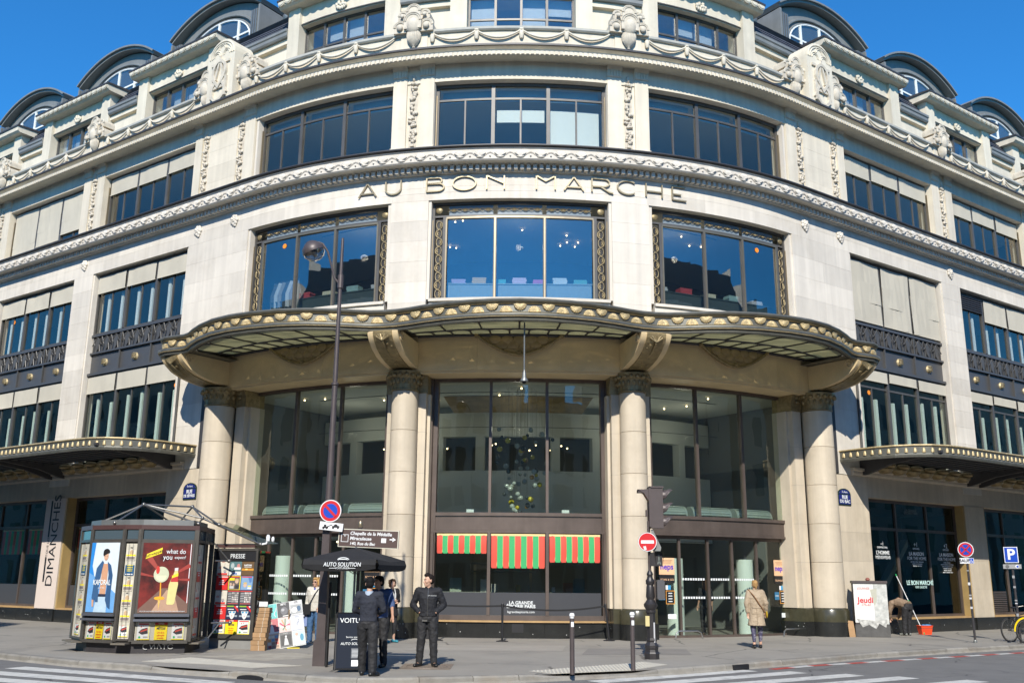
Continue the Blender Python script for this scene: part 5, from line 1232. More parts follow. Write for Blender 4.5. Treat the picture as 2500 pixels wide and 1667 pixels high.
# chandelier of glass balls in the hall
ch = empty('ball_chandelier', FP(.15, -2.6, 7.6), 0, None, 'hanging cluster of clear, grey and yellow glass balls behind the central glazing', 'chandelier')
bm_ = {}
for nm, cc, ro in (('yellow', (.55, .43, .03), .2), ('clear', (.34, .36, .33), .12), ('smoke', (.05, .055, .055), .1), ('amber', (.35, .18, .05), .2)):
    q = MB().ell((0, 0, 0), (.085, .085, .085), 14, 10).mesh('glass_ball', True); q.materials.append(mat('ball_'+nm, cc, ro)); bm_[nm] = q
rg = random.Random(11); wires = MB()
for i in range(64):
    u = i/64; rad = .85*(1-u)**.55+.2; a = rg.uniform(0, 2*pi); rr = rad*sqrt(rg.random()); x, y, z = rr*cos(a), rr*sin(a)*.8, -1.35-u*2.6+rg.uniform(-.2, .2)
    k = rg.choice(('yellow', 'clear', 'clear', 'clear', 'smoke', 'smoke', 'amber')); sc = rg.uniform(.6, 1.15)
    obj('glass_ball', bm_[k], None, ch, T(x, y, z) @ S(sc)); wires.tube([(x, y, .1), (x, y, z)], .003, 3)
obj('hanging_wires', wires, M_STEEL, ch)
# kitchen shelf and signs seen through the centre shop window
sh = empty('shop_shelving', FP(-.2, -2.6, 0), 0, None, 'dim shelf unit with white cards and jars behind the striped awnings', 'shelf')
obj('hanging_sign_frame', MB().tube([(-1.3, 0, 2.15), (.75, 0, 2.15), (.75, 0, 1.9), (-1.3, 0, 1.9)], .03, 6, None, True), M_ZINCL, sh)
obj('shelf_post', MB().box(-1.2, -1.12, 0, .06, 0, 2.1), M_BRASS, sh); obj('shelf_post', MB().box(.55, .63, 0, .06, 0, 2.1), M_BRASS, sh)
obj('work_top', MB().box(-2.3, 2.3, -.2, .5, 1.22, 1.28), mat('pale_worktop', (.3, .32, .27), .5), sh)
for x, w_, h_, c_ in ((-1.75, .36, .42, (.25, .3, .24)), (-.85, .25, .38, (.55, .56, .52)), (-.55, .18, .25, (.5, .5, .46)), (.2, .14, .22, (.4, .3, .1)), (1.1, .1, .16, (.5, .5, .45)), (1.3, .1, .16, (.5, .5, .45)), (1.75, .3, .3, (.3, .15, .08)), (2.1, .35, .42, (.12, .15, .14))): obj('shelf_card', MB().box(x-w_/2, x+w_/2, -.1, -.06, 1.282, 1.28+h_), flat(*c_), sh)
# ================================================================ street lamp with its plates
LP_ = empty('street_lamp', (-3.80, 19.92, 0), radians(-8), None, 'tall brown street lamp post with curved arm and round lamp head beside the parasol', 'street lamp')
obj('base', MB().prism([(-.125, 0), (.125, 0), (.125, .44), (.10, .50), (-.10, .50), (-.125, .44)], -.11, .11), M_BROWNM, LP_)
m = MB()
for (z0, w0), (z1, w1) in (((.5, .09), (2.66, .075)),): m.add([(sx*w0, sy*w0*.8, z0) for sx, sy in ((-1, -1), (1, -1), (1, 1), (-1, 1))]+[(sx*w1, sy*w1*.8, z1) for sx, sy in ((-1, -1), (1, -1), (1, 1), (-1, 1))], [(0, 1, 5, 4), (1, 2, 6, 5), (2, 3, 7, 6), (3, 0, 4, 7), (4, 5, 6, 7), (3, 2, 1, 0)])
obj('lower_shaft', m, M_BROWNM, LP_)
obj('upper_shaft', MB().lathe([(.078, 2.66), (.055, 5.62), (.075, 5.63), (.075, 5.67), (.05, 5.69), (.038, 8.1), (.03, 8.9), (.0, 8.92)], 14), M_BROWNM, LP_, smooth=True)
obj('collar', MB().lathe([(.055, 7.75), (.062, 7.76), (.062, 8.05), (.055, 8.06)], 12), M_BROWNM, LP_)
obj('arm', MB().tube([(-.02, 0, 7.85), (-.14, -.02, 8.0), (-.22, -.04, 8.3), (-.30, -.06, 8.58), (-.42, -.08, 8.76), (-.52, -.1, 8.80)], .024, 8), M_BROWNM, LP_, smooth=True)
hd = obj('lamp_head', MB().lathe([(.0, .2), (.07, .2), (.12, .17), (.22, .08), (.245, .0), (.245, -.05), (.235, -.05)], 22), M_BROWNM, LP_, T(-.62, -.12, 8.62) @ RX(radians(14)) @ RY(radians(-22)), smooth=True)
obj('glass_bowl', MB().lathe([(.235, -.045), (.225, -.12), (.17, -.2), (.08, -.245), (.0, -.25)], 20), glass('lamp_bowl', (.75, .75, .75), 2.5, .12), hd, smooth=True)
obj('lamp_tube', MB().ell((0, 0, -.08), (.06, .06, .1), 10, 6), M_STEEL, hd)
def disc(name, r, mats, parent, M, thick=.02):
    """round sign: grey back, then printed rings"""
    o = obj(name, MB().lathe([(r, 0), (r, thick), (.0, thick)], 32, M=RX(pi/2)), M_ZINCL, parent, M, smooth=True, ang=30)
    for i, (rr, mm) in enumerate(mats): obj('sign_face', MB().lathe([(rr, 0), (rr, .0015)], 32, M=T(0, -thick-.002*(i+.3), 0) @ RX(pi/2)), mm, o)
    return o
RED_S, BLUE_S, WHITE_S = mat('sign_red', (.52, .02, .025), .35), mat('sign_blue', (.01, .06, .42), .35), mat('sign_white', (.72, .73, .73), .35)
ns = empty('no_parking_sign', (-3.72, 19.76, 3.0), radians(-4), None, 'round blue and red no-parking sign on the street lamp', 'traffic sign')
o = disc('disc', .228, ((.222, WHITE_S), (.205, RED_S), (.145, BLUE_S)), ns, None)
obj('diagonal_bar', MB().box(-.155, .155, -.034, -.030, -.024, .024, RY(radians(45))), RED_S, ns)
tp = empty('tow_away_plate', (-3.69, 19.76, 2.69), radians(-4), None, 'small white plate with a tow truck pictogram under the no-parking sign', 'traffic sign')
obj('plate', MB().prism([(-.24, -.08), (.24, -.08), (.24, .08), (-.24, .08)], -.015, 0, RY(radians(6))), WHITE_S, tp)
m = MB().box(-.18, -.06, -.02, -.016, -.03, .0).box(-.15, -.10, -.02, -.016, .0, .04).box(.02, .17, -.02, -.016, -.02, .012).prism([(.05, .012), (.14, .012), (.11, .045), (.07, .045)], -.02, -.016); stroke(m, [(-.08, .0), (.02, .035)], .015, -.02, -.016)
for x in (-.16, -.09, .04, .14): m.lathe([(.02, 0), (.02, .004)], 12, T(x, -.016, -.03) @ RX(pi/2))
obj('pictogram', m, M_BLACK, tp)
ds = empty('direction_sign', (-2.93, 19.78, 0), radians(-6), None, 'brown direction sign to the chapel with white lettering and arrow on a post', 'direction sign')
obj('post', MB().lathe([(.035, 0), (.035, 2.66), (.045, 2.67), (.05, 2.74), (.035, 2.8), (.0, 2.81)], 12, T(-.2, .08, 0)), M_BROWNM, ds, smooth=True)
obj('finial', MB().lathe([(.03, 2.65), (.05, 2.68), (.05, 2.76), (.03, 2.80), (.0, 2.81)], 12, T(-.2, .08, .012)), M_BRASS, ds, smooth=True)
M = T(0, 0, 2.455) @ RY(radians(2))
obj('board', MB().box(-.62, .62, -.02, .03, -.18, .18, M), mat('sign_cream', (.6, .58, .48), .4), ds); obj('brown_face', MB().box(-.605, .605, -.024, -.02, -.165, .165, M), mat('sign_brown', (.085, .055, .048), .4), ds)
for t_, x, z, s_ in (('Chapelle de la Médaille', -.38, .095, .092), ('Miraculeuse', -.38, -.005, .092), ('140, Rue du Bac', -.38, -.105, .08)): text('lettering', t_, WHITE_S, ds, M @ T(x, -.027, z), s_, align='LEFT', bold=.002, shear=.15)
ar = MB().box(.44, .52, -.03, -.025, -.012, .012, M).prism([(.50, -.045), (.57, 0), (.50, .045)], -.03, -.025, M).box(.27, .37, -.029, -.025, -.07, .02, M)
obj('arrow', ar, WHITE_S, ds)
pm = MB()
for b_ in ((-.56, -.41, -.08, -.07), (-.56, -.41, .06, .07)): pm.box(b_[0], b_[1], -.03, -.025, b_[2], b_[3], M)
for x in (-.56, -.42): pm.box(x, x+.01, -.03, -.025, -.07, .06, M)
stroke(pm, [(-.485, .02), (-.485, -.02), (-.51, -.06)], .016, -.03, -.025); stroke(pm, [(-.485, -.02), (-.46, -.06)], .016, -.03, -.025); stroke(pm, [(-.515, .0), (-.485, .025), (-.455, .0)], .012, -.03, -.025); pm.lathe([(.012, 0), (.012, .005)], 10, M @ T(-.485, -.025, .042) @ RX(pi/2))
obj('walker_pictogram', pm, WHITE_S, ds)

# ================================================================ valet stand: parasol, board, desk
M_BLKF = mat('black_fabric', (.014, .014, .015), .85, var=.2, vscale=6)
pa = empty('parasol', (-3.10, 19.32, 0), radians(-14), None, 'square black parasol with white valet lettering', 'parasol')
obj('pole', MB().tube([(0, 0, .04), (0, 0, 2.28)], .022, 10), M_ZINCL, pa); obj('foot', MB().box(-.25, .25, -.25, .25, .0, .05), M_BLACK, pa)
h = .74; can = MB(); rows = []
cor = [(-h, -h), (h, -h), (h, h), (-h, h)]
def edge_pt(i, u): a_, b_ = cor[i % 4], cor[(i+1) % 4]; return (a_[0]+(b_[0]-a_[0])*u, a_[1]+(b_[1]-a_[1])*u)
ring = [edge_pt(i, u/6) for i in range(4) for u in range(6)]
def lev(k, z, sag): return [(x*k, y*k, z-sag*(1-abs(max(abs(x), abs(y))/h))+(-.04*k*(1-abs(min(abs(x), abs(y)))/h))) for x, y in ring]
can.grid([lev(.04, 2.26, 0), lev(.35, 2.19, 0), lev(.7, 2.11, 0), lev(1, 2.03, 0)], None, True)
obj('canopy', can, M_BLKF, pa)
for i in range(4):
    pts_ = [edge_pt(i, u/8) for u in range(9)]; nx, ny = ((0, -1), (1, 0), (0, 1), (-1, 0))[i]
    rr = [[(x+nx*.01, y+ny*.01, 2.03-.04*(1-abs(2*u/8-1))) for u, (x, y) in enumerate(pts_)], [(x+nx*.05, y+ny*.05, 1.93) for x, y in pts_], [(x+nx*.03, y+ny*.03, 1.81+.05*(abs(2*u/8-1))**4) for u, (x, y) in enumerate(pts_)]]
    obj('valance', MB().grid(rr), M_BLKF, pa)
for i in range(4): obj('rib', MB().tube([(0, 0, 2.2), (cor[i][0]*.97, cor[i][1]*.97, 2.0)], .008, 5), M_ZINCL, pa); obj('strut', MB().tube([(0, 0, 1.75), (cor[i][0]*.55, cor[i][1]*.55, 2.07)], .007, 5), M_ZINCL, pa)
M = T(-.02, -h-.075, 1.95)
text('lettering', 'AUTO SOLUTION', M_LETTER, pa, M @ T(.1, 0, -.02), .105, bold=.001, shear=.12, sx=.9); text('lettering', 'VOITURIER', M_LETTER, pa, M @ T(.1, .01, -.085), .05, sx=1.2)
lg = MB(); stroke(lg, arc(.12, .055, .12, .055, 15, 165, 10), .012, 0, .004); stroke(lg, [(.02, .06), (.02, .08), (.2, .08), (.2, .06)], .012, 0, .004); stroke(lg, [(-.16, -.085), (-.04, -.085)], .008, 0, .004); stroke(lg, [(.24, -.085), (.37, -.085)], .008, 0, .004)
obj('car_emblem', lg, M_LETTER, pa, M)
dk = empty('valet_desk', (-3.05, 19.55, 0), radians(-10), None, 'black upright valet desk under the parasol', 'desk')
obj('cabinet', MB().box(-.32, .36, -.2, .25, 0, .98), M_BLACK, dk); obj('desk_top', MB().box(-.36, .40, -.26, .28, .982, 1.01, RX(radians(0))), M_BLACK, dk); obj('side_panel', MB().box(-.60, -.57, -.03, .03, .0, 1.6), M_BLKF, dk); obj('side_panel', MB().box(-.48, -.45, .1, .16, 0, 1.75), M_BLKF, dk)
obj('yellow_notepad', MB().box(-.07, .05, -.1, .06, 0, .13), flat(.7, .55, .02), None, T(-3.02, 19.45, 1.012), label='yellow notepad standing on the valet desk', cat='notepad')
ab = empty('sandwich_board', (-2.97, 18.86, 0), radians(10), None, 'navy sandwich board for valet parking with white lettering', 'sign board')
for sg, nm in ((-1, 'front_panel'), (1, 'back_panel')):
    M = T(0, sg*-.02, 1.04) @ RX(radians(-13 if sg < 0 else 13)) @ T(0, 0, -1.04)
    obj(nm, MB().box(-.33, .33, -.015, .015, .05, 1.04, M), mat('board_navy', (.013, .018, .03), .7, spec=.15), ab)
    obj('board_frame', MB().tube([(-.345, 0, .0), (-.345, 0, 1.05), (.345, 0, 1.05), (.345, 0, .0)], .014, 6, M), M_BLACK, ab); obj('foot_rail', MB().tube([(-.345, 0, .03), (.345, 0, .03)], .018, 6, M), M_BLACK, ab)
    if sg < 0:
        text('lettering', 'VOITURIER', M_LETTER, ab, M @ T(.02, -.022, .90), .125); text('lettering', 'Service assuré par', M_LETTER, ab, M @ T(0, -.022, .6), .045); text('lettering', 'AUTO SOLUTION', M_LETTER, ab, M @ T(0, -.022, .48), .065, shear=.1)
        pp = MB()
        for z in (.40, .18): pp.box(-.07, .09, -.02, -.017, z-.02-.1, z-.02+.0 if z < .3 else z-.02, M)
        obj('printed_panel', MB().box(-.06, .08, -.0215, -.0175, .22, .40, M), flat(.09, .1, .12), ab); obj('printed_panel', MB().box(-.05, .08, -.0215, -.0175, .08, .19, M), WHITE_S, ab)
        for q in range(6): obj('printed_line', MB().box(-.045, .065, -.0225, -.0215, .245+.024*q, .25+.024*q, M), M_LETTER, ab)
        stroke(lg2 := MB(), arc(0, .535, .07, .03, 15, 165, 8), .008, -.022, -.018); q = MB(); q.add(lg2.v, lg2.f, M); obj('car_emblem', q, M_LETTER, ab)

# ================================================================ newspaper kiosk
KP = [(-10.36, 23.56), (-9.80, 22.85), (-8.90, 22.46), (-8.52, 22.40), (-7.32, 22.66), (-7.36, 23.3), (-7.5, 24.4), (-8.6, 25.2), (-9.9, 24.9)]
KC = Vector((-8.7, 23.6))
M_KB = mat('kiosk_bronze', (.10, .092, .08), .4, .4, var=.2, vscale=4); M_KW = mat('kiosk_cream_rack', (.5, .47, .38), .7)
KI = empty('newspaper_kiosk', (KC.x, KC.y, 0), 0, None, 'dark bronze newspaper kiosk with lit poster panels and tube roof on the pavement', 'kiosk')
kl = [(x-KC.x, y-KC.y) for x, y in KP]
def grow(pl, k): return [(x*k, y*k) for x, y in pl]
obj('plinth', MB().slab(grow(kl, .93), 0, .24), mat('kiosk_plinth', (.03, .027, .03), .6, var=.3, vscale=5), KI)
obj('core', MB().slab(grow(kl, .94), .24, 2.72), M_KB, KI); obj('floor_rail', MB().slab(grow(kl, 1.005), .22, .29), M_KB, KI)
obj('fascia', MB().slab(grow(kl, 1.035), 2.72, 2.82), mat('kiosk_fascia', (.075, .038, .035), .4, var=.1), KI); obj('flat_roof', MB().slab(grow(kl, .9), 2.822, 2.95), M_ZINCL, KI)
def face_m(i):
    a_, b_ = Vector(kl[i]), Vector(kl[i+1]); c_ = (a_+b_)/2; t_ = (b_-a_); return T(c_.x, c_.y, 0) @ RZ(atan2(t_.y, t_.x)), t_.length
for i in range(6):
    M, L = face_m(i)
    for sx in (-1, 1): obj('corner_post', MB().box(sx*L/2-.045, sx*L/2+.045, -.05, .05, .26, 2.72, M), M_KB, KI)
    obj('header_rail', MB().box(-L/2+.05, L/2-.05, -.045, .04, 2.44, 2.5, M), M_KB, KI); obj('header_glass', MB().box(-L/2+.06, L/2-.06, -.02, -.01, 2.5, 2.70, M), mat('header_panel', (.06, .085, .10), .2), KI)
def fan(m, M): q = MB(); q.add(m.v, m.f, M); return q
def flatp(poly, y, M, name, mm, par): return obj(name, MB().prism(poly, y-.0012, y, M), mm, par)
SKIN_P, DEN, DENL = flat(.55, .30, .18), flat(.035, .10, .22), flat(.42, .55, .65)
# poster 1: young man in an open denim shirt
M, L = face_m(1); w_ = L/2-.07
obj('poster_case', MB().box(-w_-.04, w_+.04, -.07, .0, .84, 2.44, M), M_KB, KI); p1 = obj('advert_poster', MB().box(-w_, w_, -.074, -.07, .88, 2.42, M), flat(.60, .68, .72), KI)
y = -.0765
def fp1(poly, k, mm): flatp([(x*w_/.38, z) for x, z in poly], y-.0014*k, M, 'poster_print', mm, KI)
fp1([(-.38, .88), (.38, .88), (.38, 1.3), (.1, 1.5), (-.38, 1.75)], 0, flat(.13, .33, .62)); fp1([(-.38, 1.75), (-.38, 2.42), (-.27, 2.42), (-.31, 1.9), (-.24, 1.68)], 1, flat(.02, .22, .60))
fp1([(-.17, .88), (.18, .88), (.17, 1.25), (-.10, 1.25)], 2, DENL); fp1([(-.05, 1.22), (.12, 1.22), (.13, 1.95), (-.03, 1.95)], 2, SKIN_P)
fp1([(-.07, 1.22), (.14, 1.22), (.14, 1.28), (-.07, 1.28)], 4, flat(.02, .025, .05))
fp1([(-.14, 1.1), (-.22, 1.5), (-.18, 1.85), (-.04, 2.02), (.0, 1.98), (-.05, 1.7), (-.08, 1.4), (-.06, 1.1)], 5, DEN); fp1([(.13, 1.15), (.16, 1.7), (.10, 2.0), (.20, 1.92), (.27, 1.7), (.26, 1.3), (.28, .95), (.2, 1.0)], 5, flat(.03, .085, .19))
fp1([(-.22, 1.5), (-.24, 1.2), (-.19, 1.05), (-.14, 1.2)], 6, DEN); fp1([(-.23, 1.15), (-.18, 1.15), (-.17, 1.0), (-.21, 1.0)], 7, SKIN_P)
fp1(arc(.045, 2.12, .062, .10, 0, 360, 16), 3, flat(.60, .36, .24)); fp1(arc(.05, 2.21, .088, .075, -10, 200, 12)+[(-.03, 2.12)], 6, flat(.015, .012, .012))
fp1(arc(-.01, 2.17, .03, .05, 0, 360, 8), 7, flat(.015, .012, .012)); fp1(arc(.02, 2.12, .009, .007, 0, 360, 6), 7, flat(.02, .015, .015)); fp1(arc(.07, 2.12, .009, .007, 0, 360, 6), 7, flat(.02, .015, .015)); fp1([(.03, 2.055), (.065, 2.055), (.048, 2.045)], 7, flat(.35, .12, .1))
text('lettering', 'KAPORAL', M_LETTER, KI, M @ T(0, y-.013, 1.53), .165, bold=.002, sx=.72); text('lettering', 'JEANS', M_LETTER, KI, M @ T(0, y-.013, 1.41), .045, space=1.8)
# poster 2: drink advert
M, L = face_m(3); w_ = L/2-.08
obj('poster_case', MB().box(-w_-.05, w_+.05, -.07, .0, .86, 2.44, M), M_KB, KI); obj('advert_poster', MB().box(-w_, w_, -.074, -.07, .88, 2.42, M), mat('poster_red_glow', (.16, .014, .010), .4, var=.95, vscale=2.6), KI)
def fp2(poly, k, mm): flatp(poly, y-.0014*k, M, 'poster_print', mm, KI)
for i, (a0, a1, c_) in enumerate(((26, 36, (.30, .03, .02)), (122, 134, (.32, .045, .03)), (166, 172, (.28, .03, .02)), (-4, 2, (.28, .03, .02)))):
    fp2([(0, 1.62), (.62*cos(radians(a0)) if abs(cos(radians(a0)))*.62 < w_ else math.copysign(w_, cos(radians(a0))), max(.9, 1.62+.6*sin(radians(a0)))), (max(-w_, min(w_, .62*cos(radians(a1)))), 1.62+.6*sin(radians(a1)))], .5+i*.1, flat(*c_))
fp2([(-w_, .95), (-.05, 1.42), (.1, 1.42), (w_, 1.08), (w_, .88), (-w_, .88)], 2, flat(.16, .085, .06)); fp2([(-.25, .90), (.05, 1.38), (.2, 1.38), (.35, .9)], 3, flat(.42, .26, .17))
fp2(arc(-.09, 1.72, .165, .175, 0, 360, 24), 4, flat(.50, .52, .36)); fp2(arc(-.09, 1.70, .12, .12, 180, 360, 12), 5, flat(.62, .63, .42)); fp2(arc(-.17, 1.82, .04, .09, 0, 360, 10), 6, flat(.55, .03, .02))
fp2([(-.10, 1.56), (-.08, 1.56), (-.055, 1.2), (-.085, 1.2)], 4, flat(.85, .35, .01)); fp2(arc(-.09, 1.20, .115, .04, 0, 360, 16), 5, flat(.85, .36, .01)); fp2([(-.12, 1.18), (-.06, 1.18), (-.09, .95)], 5, flat(.6, .4, .1))
bot = [(.07, 1.08), (.10, 1.06), (.21, 1.06), (.245, 1.09), (.27, 1.35), (.29, 1.50), (.265, 1.80), (.265, 1.86), (.195, 1.85), (.19, 1.78), (.09, 1.5)]
fp2(bot, 7, flat(.62, .55, .22)); fp2([(.12, 1.56), (.285, 1.56), (.272, 1.72), (.16, 1.72)], 8, flat(.45, .02, .02)); fp2([(.14, 1.64), (.28, 1.69), (.275, 1.76), (.15, 1.70)], 9, flat(.8, .62, .02)); fp2([(.192, 1.80), (.267, 1.81), (.268, 1.875), (.192, 1.865)], 8, flat(.62, .6, .58))
fp2([(-.46, 2.06), (-.12, 2.19), (-.11, 2.32), (-.44, 2.17)], 4, flat(.78, .62, .02)); text('lettering', 'Schweppes', M_BLACK, KI, M @ T(-.285, y-.012, 2.185) @ RY(radians(-21)), .085)
text('lettering', 'what do', M_LETTER, KI, M @ T(.19, y-.012, 2.23), .15, sx=.85); text('lettering', 'you', M_LETTER, KI, M @ T(.02, y-.012, 2.10), .16, sx=.85); text('lettering', 'expect?', M_LETTER, KI, M @ T(.29, y-.012, 2.10), .095, sx=.85)
text('lettering', 'POUR VOTRE SANTÉ, PRATIQUEZ UNE ACTIVITÉ PHYSIQUE RÉGULIÈRE. WWW.MANGERBOUGER.FR', M_LETTER, KI, M @ T(0, y-.012, .915), .03, sx=.72)
obj('painted_lit_edge', MB().box(w_-.03, w_-.015, -.077, -.074, .9, 2.4, M), WHITE_S, KI)  # bright edge of the poster case painted as a plain white strip
for i in (1, 3): # ledges under the posters and lower show-cases
    M, L = face_m(i); obj('ledge', MB().box(-L/2+.02, L/2-.02, -.13, .0, .80, .86, M).box(-L/2+.02, L/2-.02, -.16, .0, .70, .75, M), mat('ledge_alu', (.16, .17, .2), .35, .6), KI)
    obj('case_back', MB().box(-L/2+.06, L/2-.06, .0, .02, .28, .68, M), M_KW, KI); obj('case_glass', MB().box(-L/2+.06, L/2-.06, -.055, -.05, .29, .69, M), glass('case_pane', (.9, .9, .9), .7, .0, 0), KI)
    obj('case_frame', MB().box(-L/2+.02, L/2-.02, -.07, .0, .22, .285, M), M_KB, KI)
for i in (0, 2, 4): # narrow racks
    M, L = face_m(i); obj('rack_back', MB().box(-L/2+.06, L/2-.06, -.02, .0, .3, 2.40, M), M_KW, KI); obj('rack_shelf', MB().box(-L/2+.05, L/2-.05, -.06, .0, .28, .32, M), M_KB, KI)
    obj('rack_wires', MB().tube([(-.05, -.06, .3), (-.05, -.06, 2.4)], .004, 4, M).tube([(.05, -.06, .3), (.05, -.06, 2.4)], .004, 4, M), M_STEEL, KI)
    obj('low_step', MB().box(-L/2+.02, L/2-.02, -.22, 0, .20, .235, M), mat('step_metal', (.17, .15, .12), .5, .3), KI)
obj('graffiti', fan((lambda q: (stroke(q, arc(-.3, .10, .06, .06, 60, 300, 8), .02, 0, .002), stroke(q, [(-.22, .15), (-.18, .06), (-.12, .15), (-.1, .05)], .02, 0, .002), stroke(q, [(-.05, .05), (-.03, .16), (.04, .05)], .02, 0, .002), stroke(q, [(.05, .15), (.16, .15), (.1, .15), (.1, .04)], .02, 0, .002), stroke(q, arc(.23, .1, .06, .05, 30, 330, 8), .018, 0, .002), q)[-1])(MB()), face_m(3)[0] @ T(0, .055, .05)), flat(.35, .35, .34), KI)
# tube frame on the roof
def kw(x, y, z): return (x-KC.x, y-KC.y, z)
nd = [kw(-8.95, 23.5, 3.36), kw(-8.0, 24.2, 3.36), kw(-7.6, 23.8, 3.06), kw(-10.1, 23.5, 2.86), kw(-9.3, 22.75, 2.88), kw(-7.4, 22.9, 2.88), kw(-8.6, 24.9, 2.92), kw(-6.22, 24.1, 2.46), kw(-7.15, 23.7, 2.9)]
tb = MB()
for a_, b_ in ((0, 3), (0, 4), (0, 1), (0, 2), (1, 2), (2, 5), (2, 7), (1, 6), (0, 6), (1, 8), (8, 7), (0, 5)): tb.tube([nd[a_], nd[b_]], .022, 8)
tb.tube([kw(-7.4, 24.45, 2.45), kw(-6.2, 24.08, 2.45)], .025, 8).tube([kw(-7.2, 23.6, 2.46), kw(-6.9, 23.9, 2.05)], .018, 8).tube([kw(-6.9, 23.9, 2.05), kw(-7.15, 23.6, 2.05)], .02, 8).tube([kw(-7.13, 23.6, .62), kw(-6.75, 23.85, .62)], .02, 8).tube([kw(-6.95, 23.7, .62), kw(-7.15, 23.5, .28)], .018, 8)
obj('roof_tubes', tb, M_STEEL, KI, smooth=True)
for p_ in nd+[kw(-6.9, 23.9, 2.05), kw(-6.75, 23.85, .62)]: obj('tube_node', MB().ell(p_, (.048, .048, .048), 10, 8), M_STEEL, KI, smooth=True)
obj('glass_awning', MB().add([nd[2], nd[7], kw(-5.95, 24.9, 2.5), kw(-7.2, 25.3, 3.0)], [(0, 1, 2, 3)]), glass('awning_pane', (.5, .6, .55), 2.2, .12), KI)
cm = empty('security_camera', (-6.08, 24.1, 2.46), 0, None, 'small white camera on the right end of the kiosk awning', 'camera')
obj('arm', MB().tube([(-.1, 0, .0), (.0, 0, .02), (.03, 0, .1)], .025, 8), WHITE_S, cm); obj('housing', MB().lathe([(.0, .0), (.045, .02), (.05, .12), (.03, .17), (.0, .175)], 12, T(.04, 0, .06)), WHITE_S, cm, smooth=True); obj('dome', MB().ell((.16, 0, .12), (.04, .04, .07), 10, 8), WHITE_S, cm, smooth=True)
# open press door
PA, PB = Vector((-7.42, 24.42)), Vector((-6.24, 24.10)); pc = (PA+PB)/2; pt_ = PB-PA; PL_ = pt_.length
PM = T(pc.x-KC.x, pc.y-KC.y, 0) @ RZ(atan2(pt_.y, pt_.x))
obj('press_door', MB().box(-PL_/2, PL_/2, .0, .08, .24, 2.36, PM), M_KB, KI); obj('press_door_frame', MB().box(-PL_/2, -PL_/2+.05, -.04, .0, .24, 2.36, PM).box(PL_/2-.05, PL_/2, -.04, 0, .24, 2.36, PM).box(-PL_/2+.05, PL_/2-.05, -.04, 0, 2.30, 2.36, PM).box(-PL_/2+.05, PL_/2-.05, -.05, 0, .24, .34, PM), M_KB, KI)
obj('press_header', MB().box(-PL_/2+.05, PL_/2-.05, -.02, .0, 2.06, 2.29, PM), M_BLACK, KI); text('lettering', 'PRESSE', M_LETTER, KI, PM @ T(.05, -.024, 2.17), .15, sx=.9); obj('brown_lamp_strip', MB().box(-PL_/2+.03, PL_/2-.1, -.05, .03, 2.38, 2.45, PM), mat('kiosk_fascia', (.075, .038, .035), .4), KI)
obj('lower_box', MB().box(-PL_/2+.02, PL_/2, .02, .4, .0, .24, PM), mat('kiosk_lower_grey', (.23, .23, .22), .6, var=.2), KI); obj('side_screen', MB().box(PL_/2+.01, PL_/2+.05, -.02, .5, .2, 2.3, PM), glass('side_screen_glass', (.35, .38, .35), 2, .1), KI)

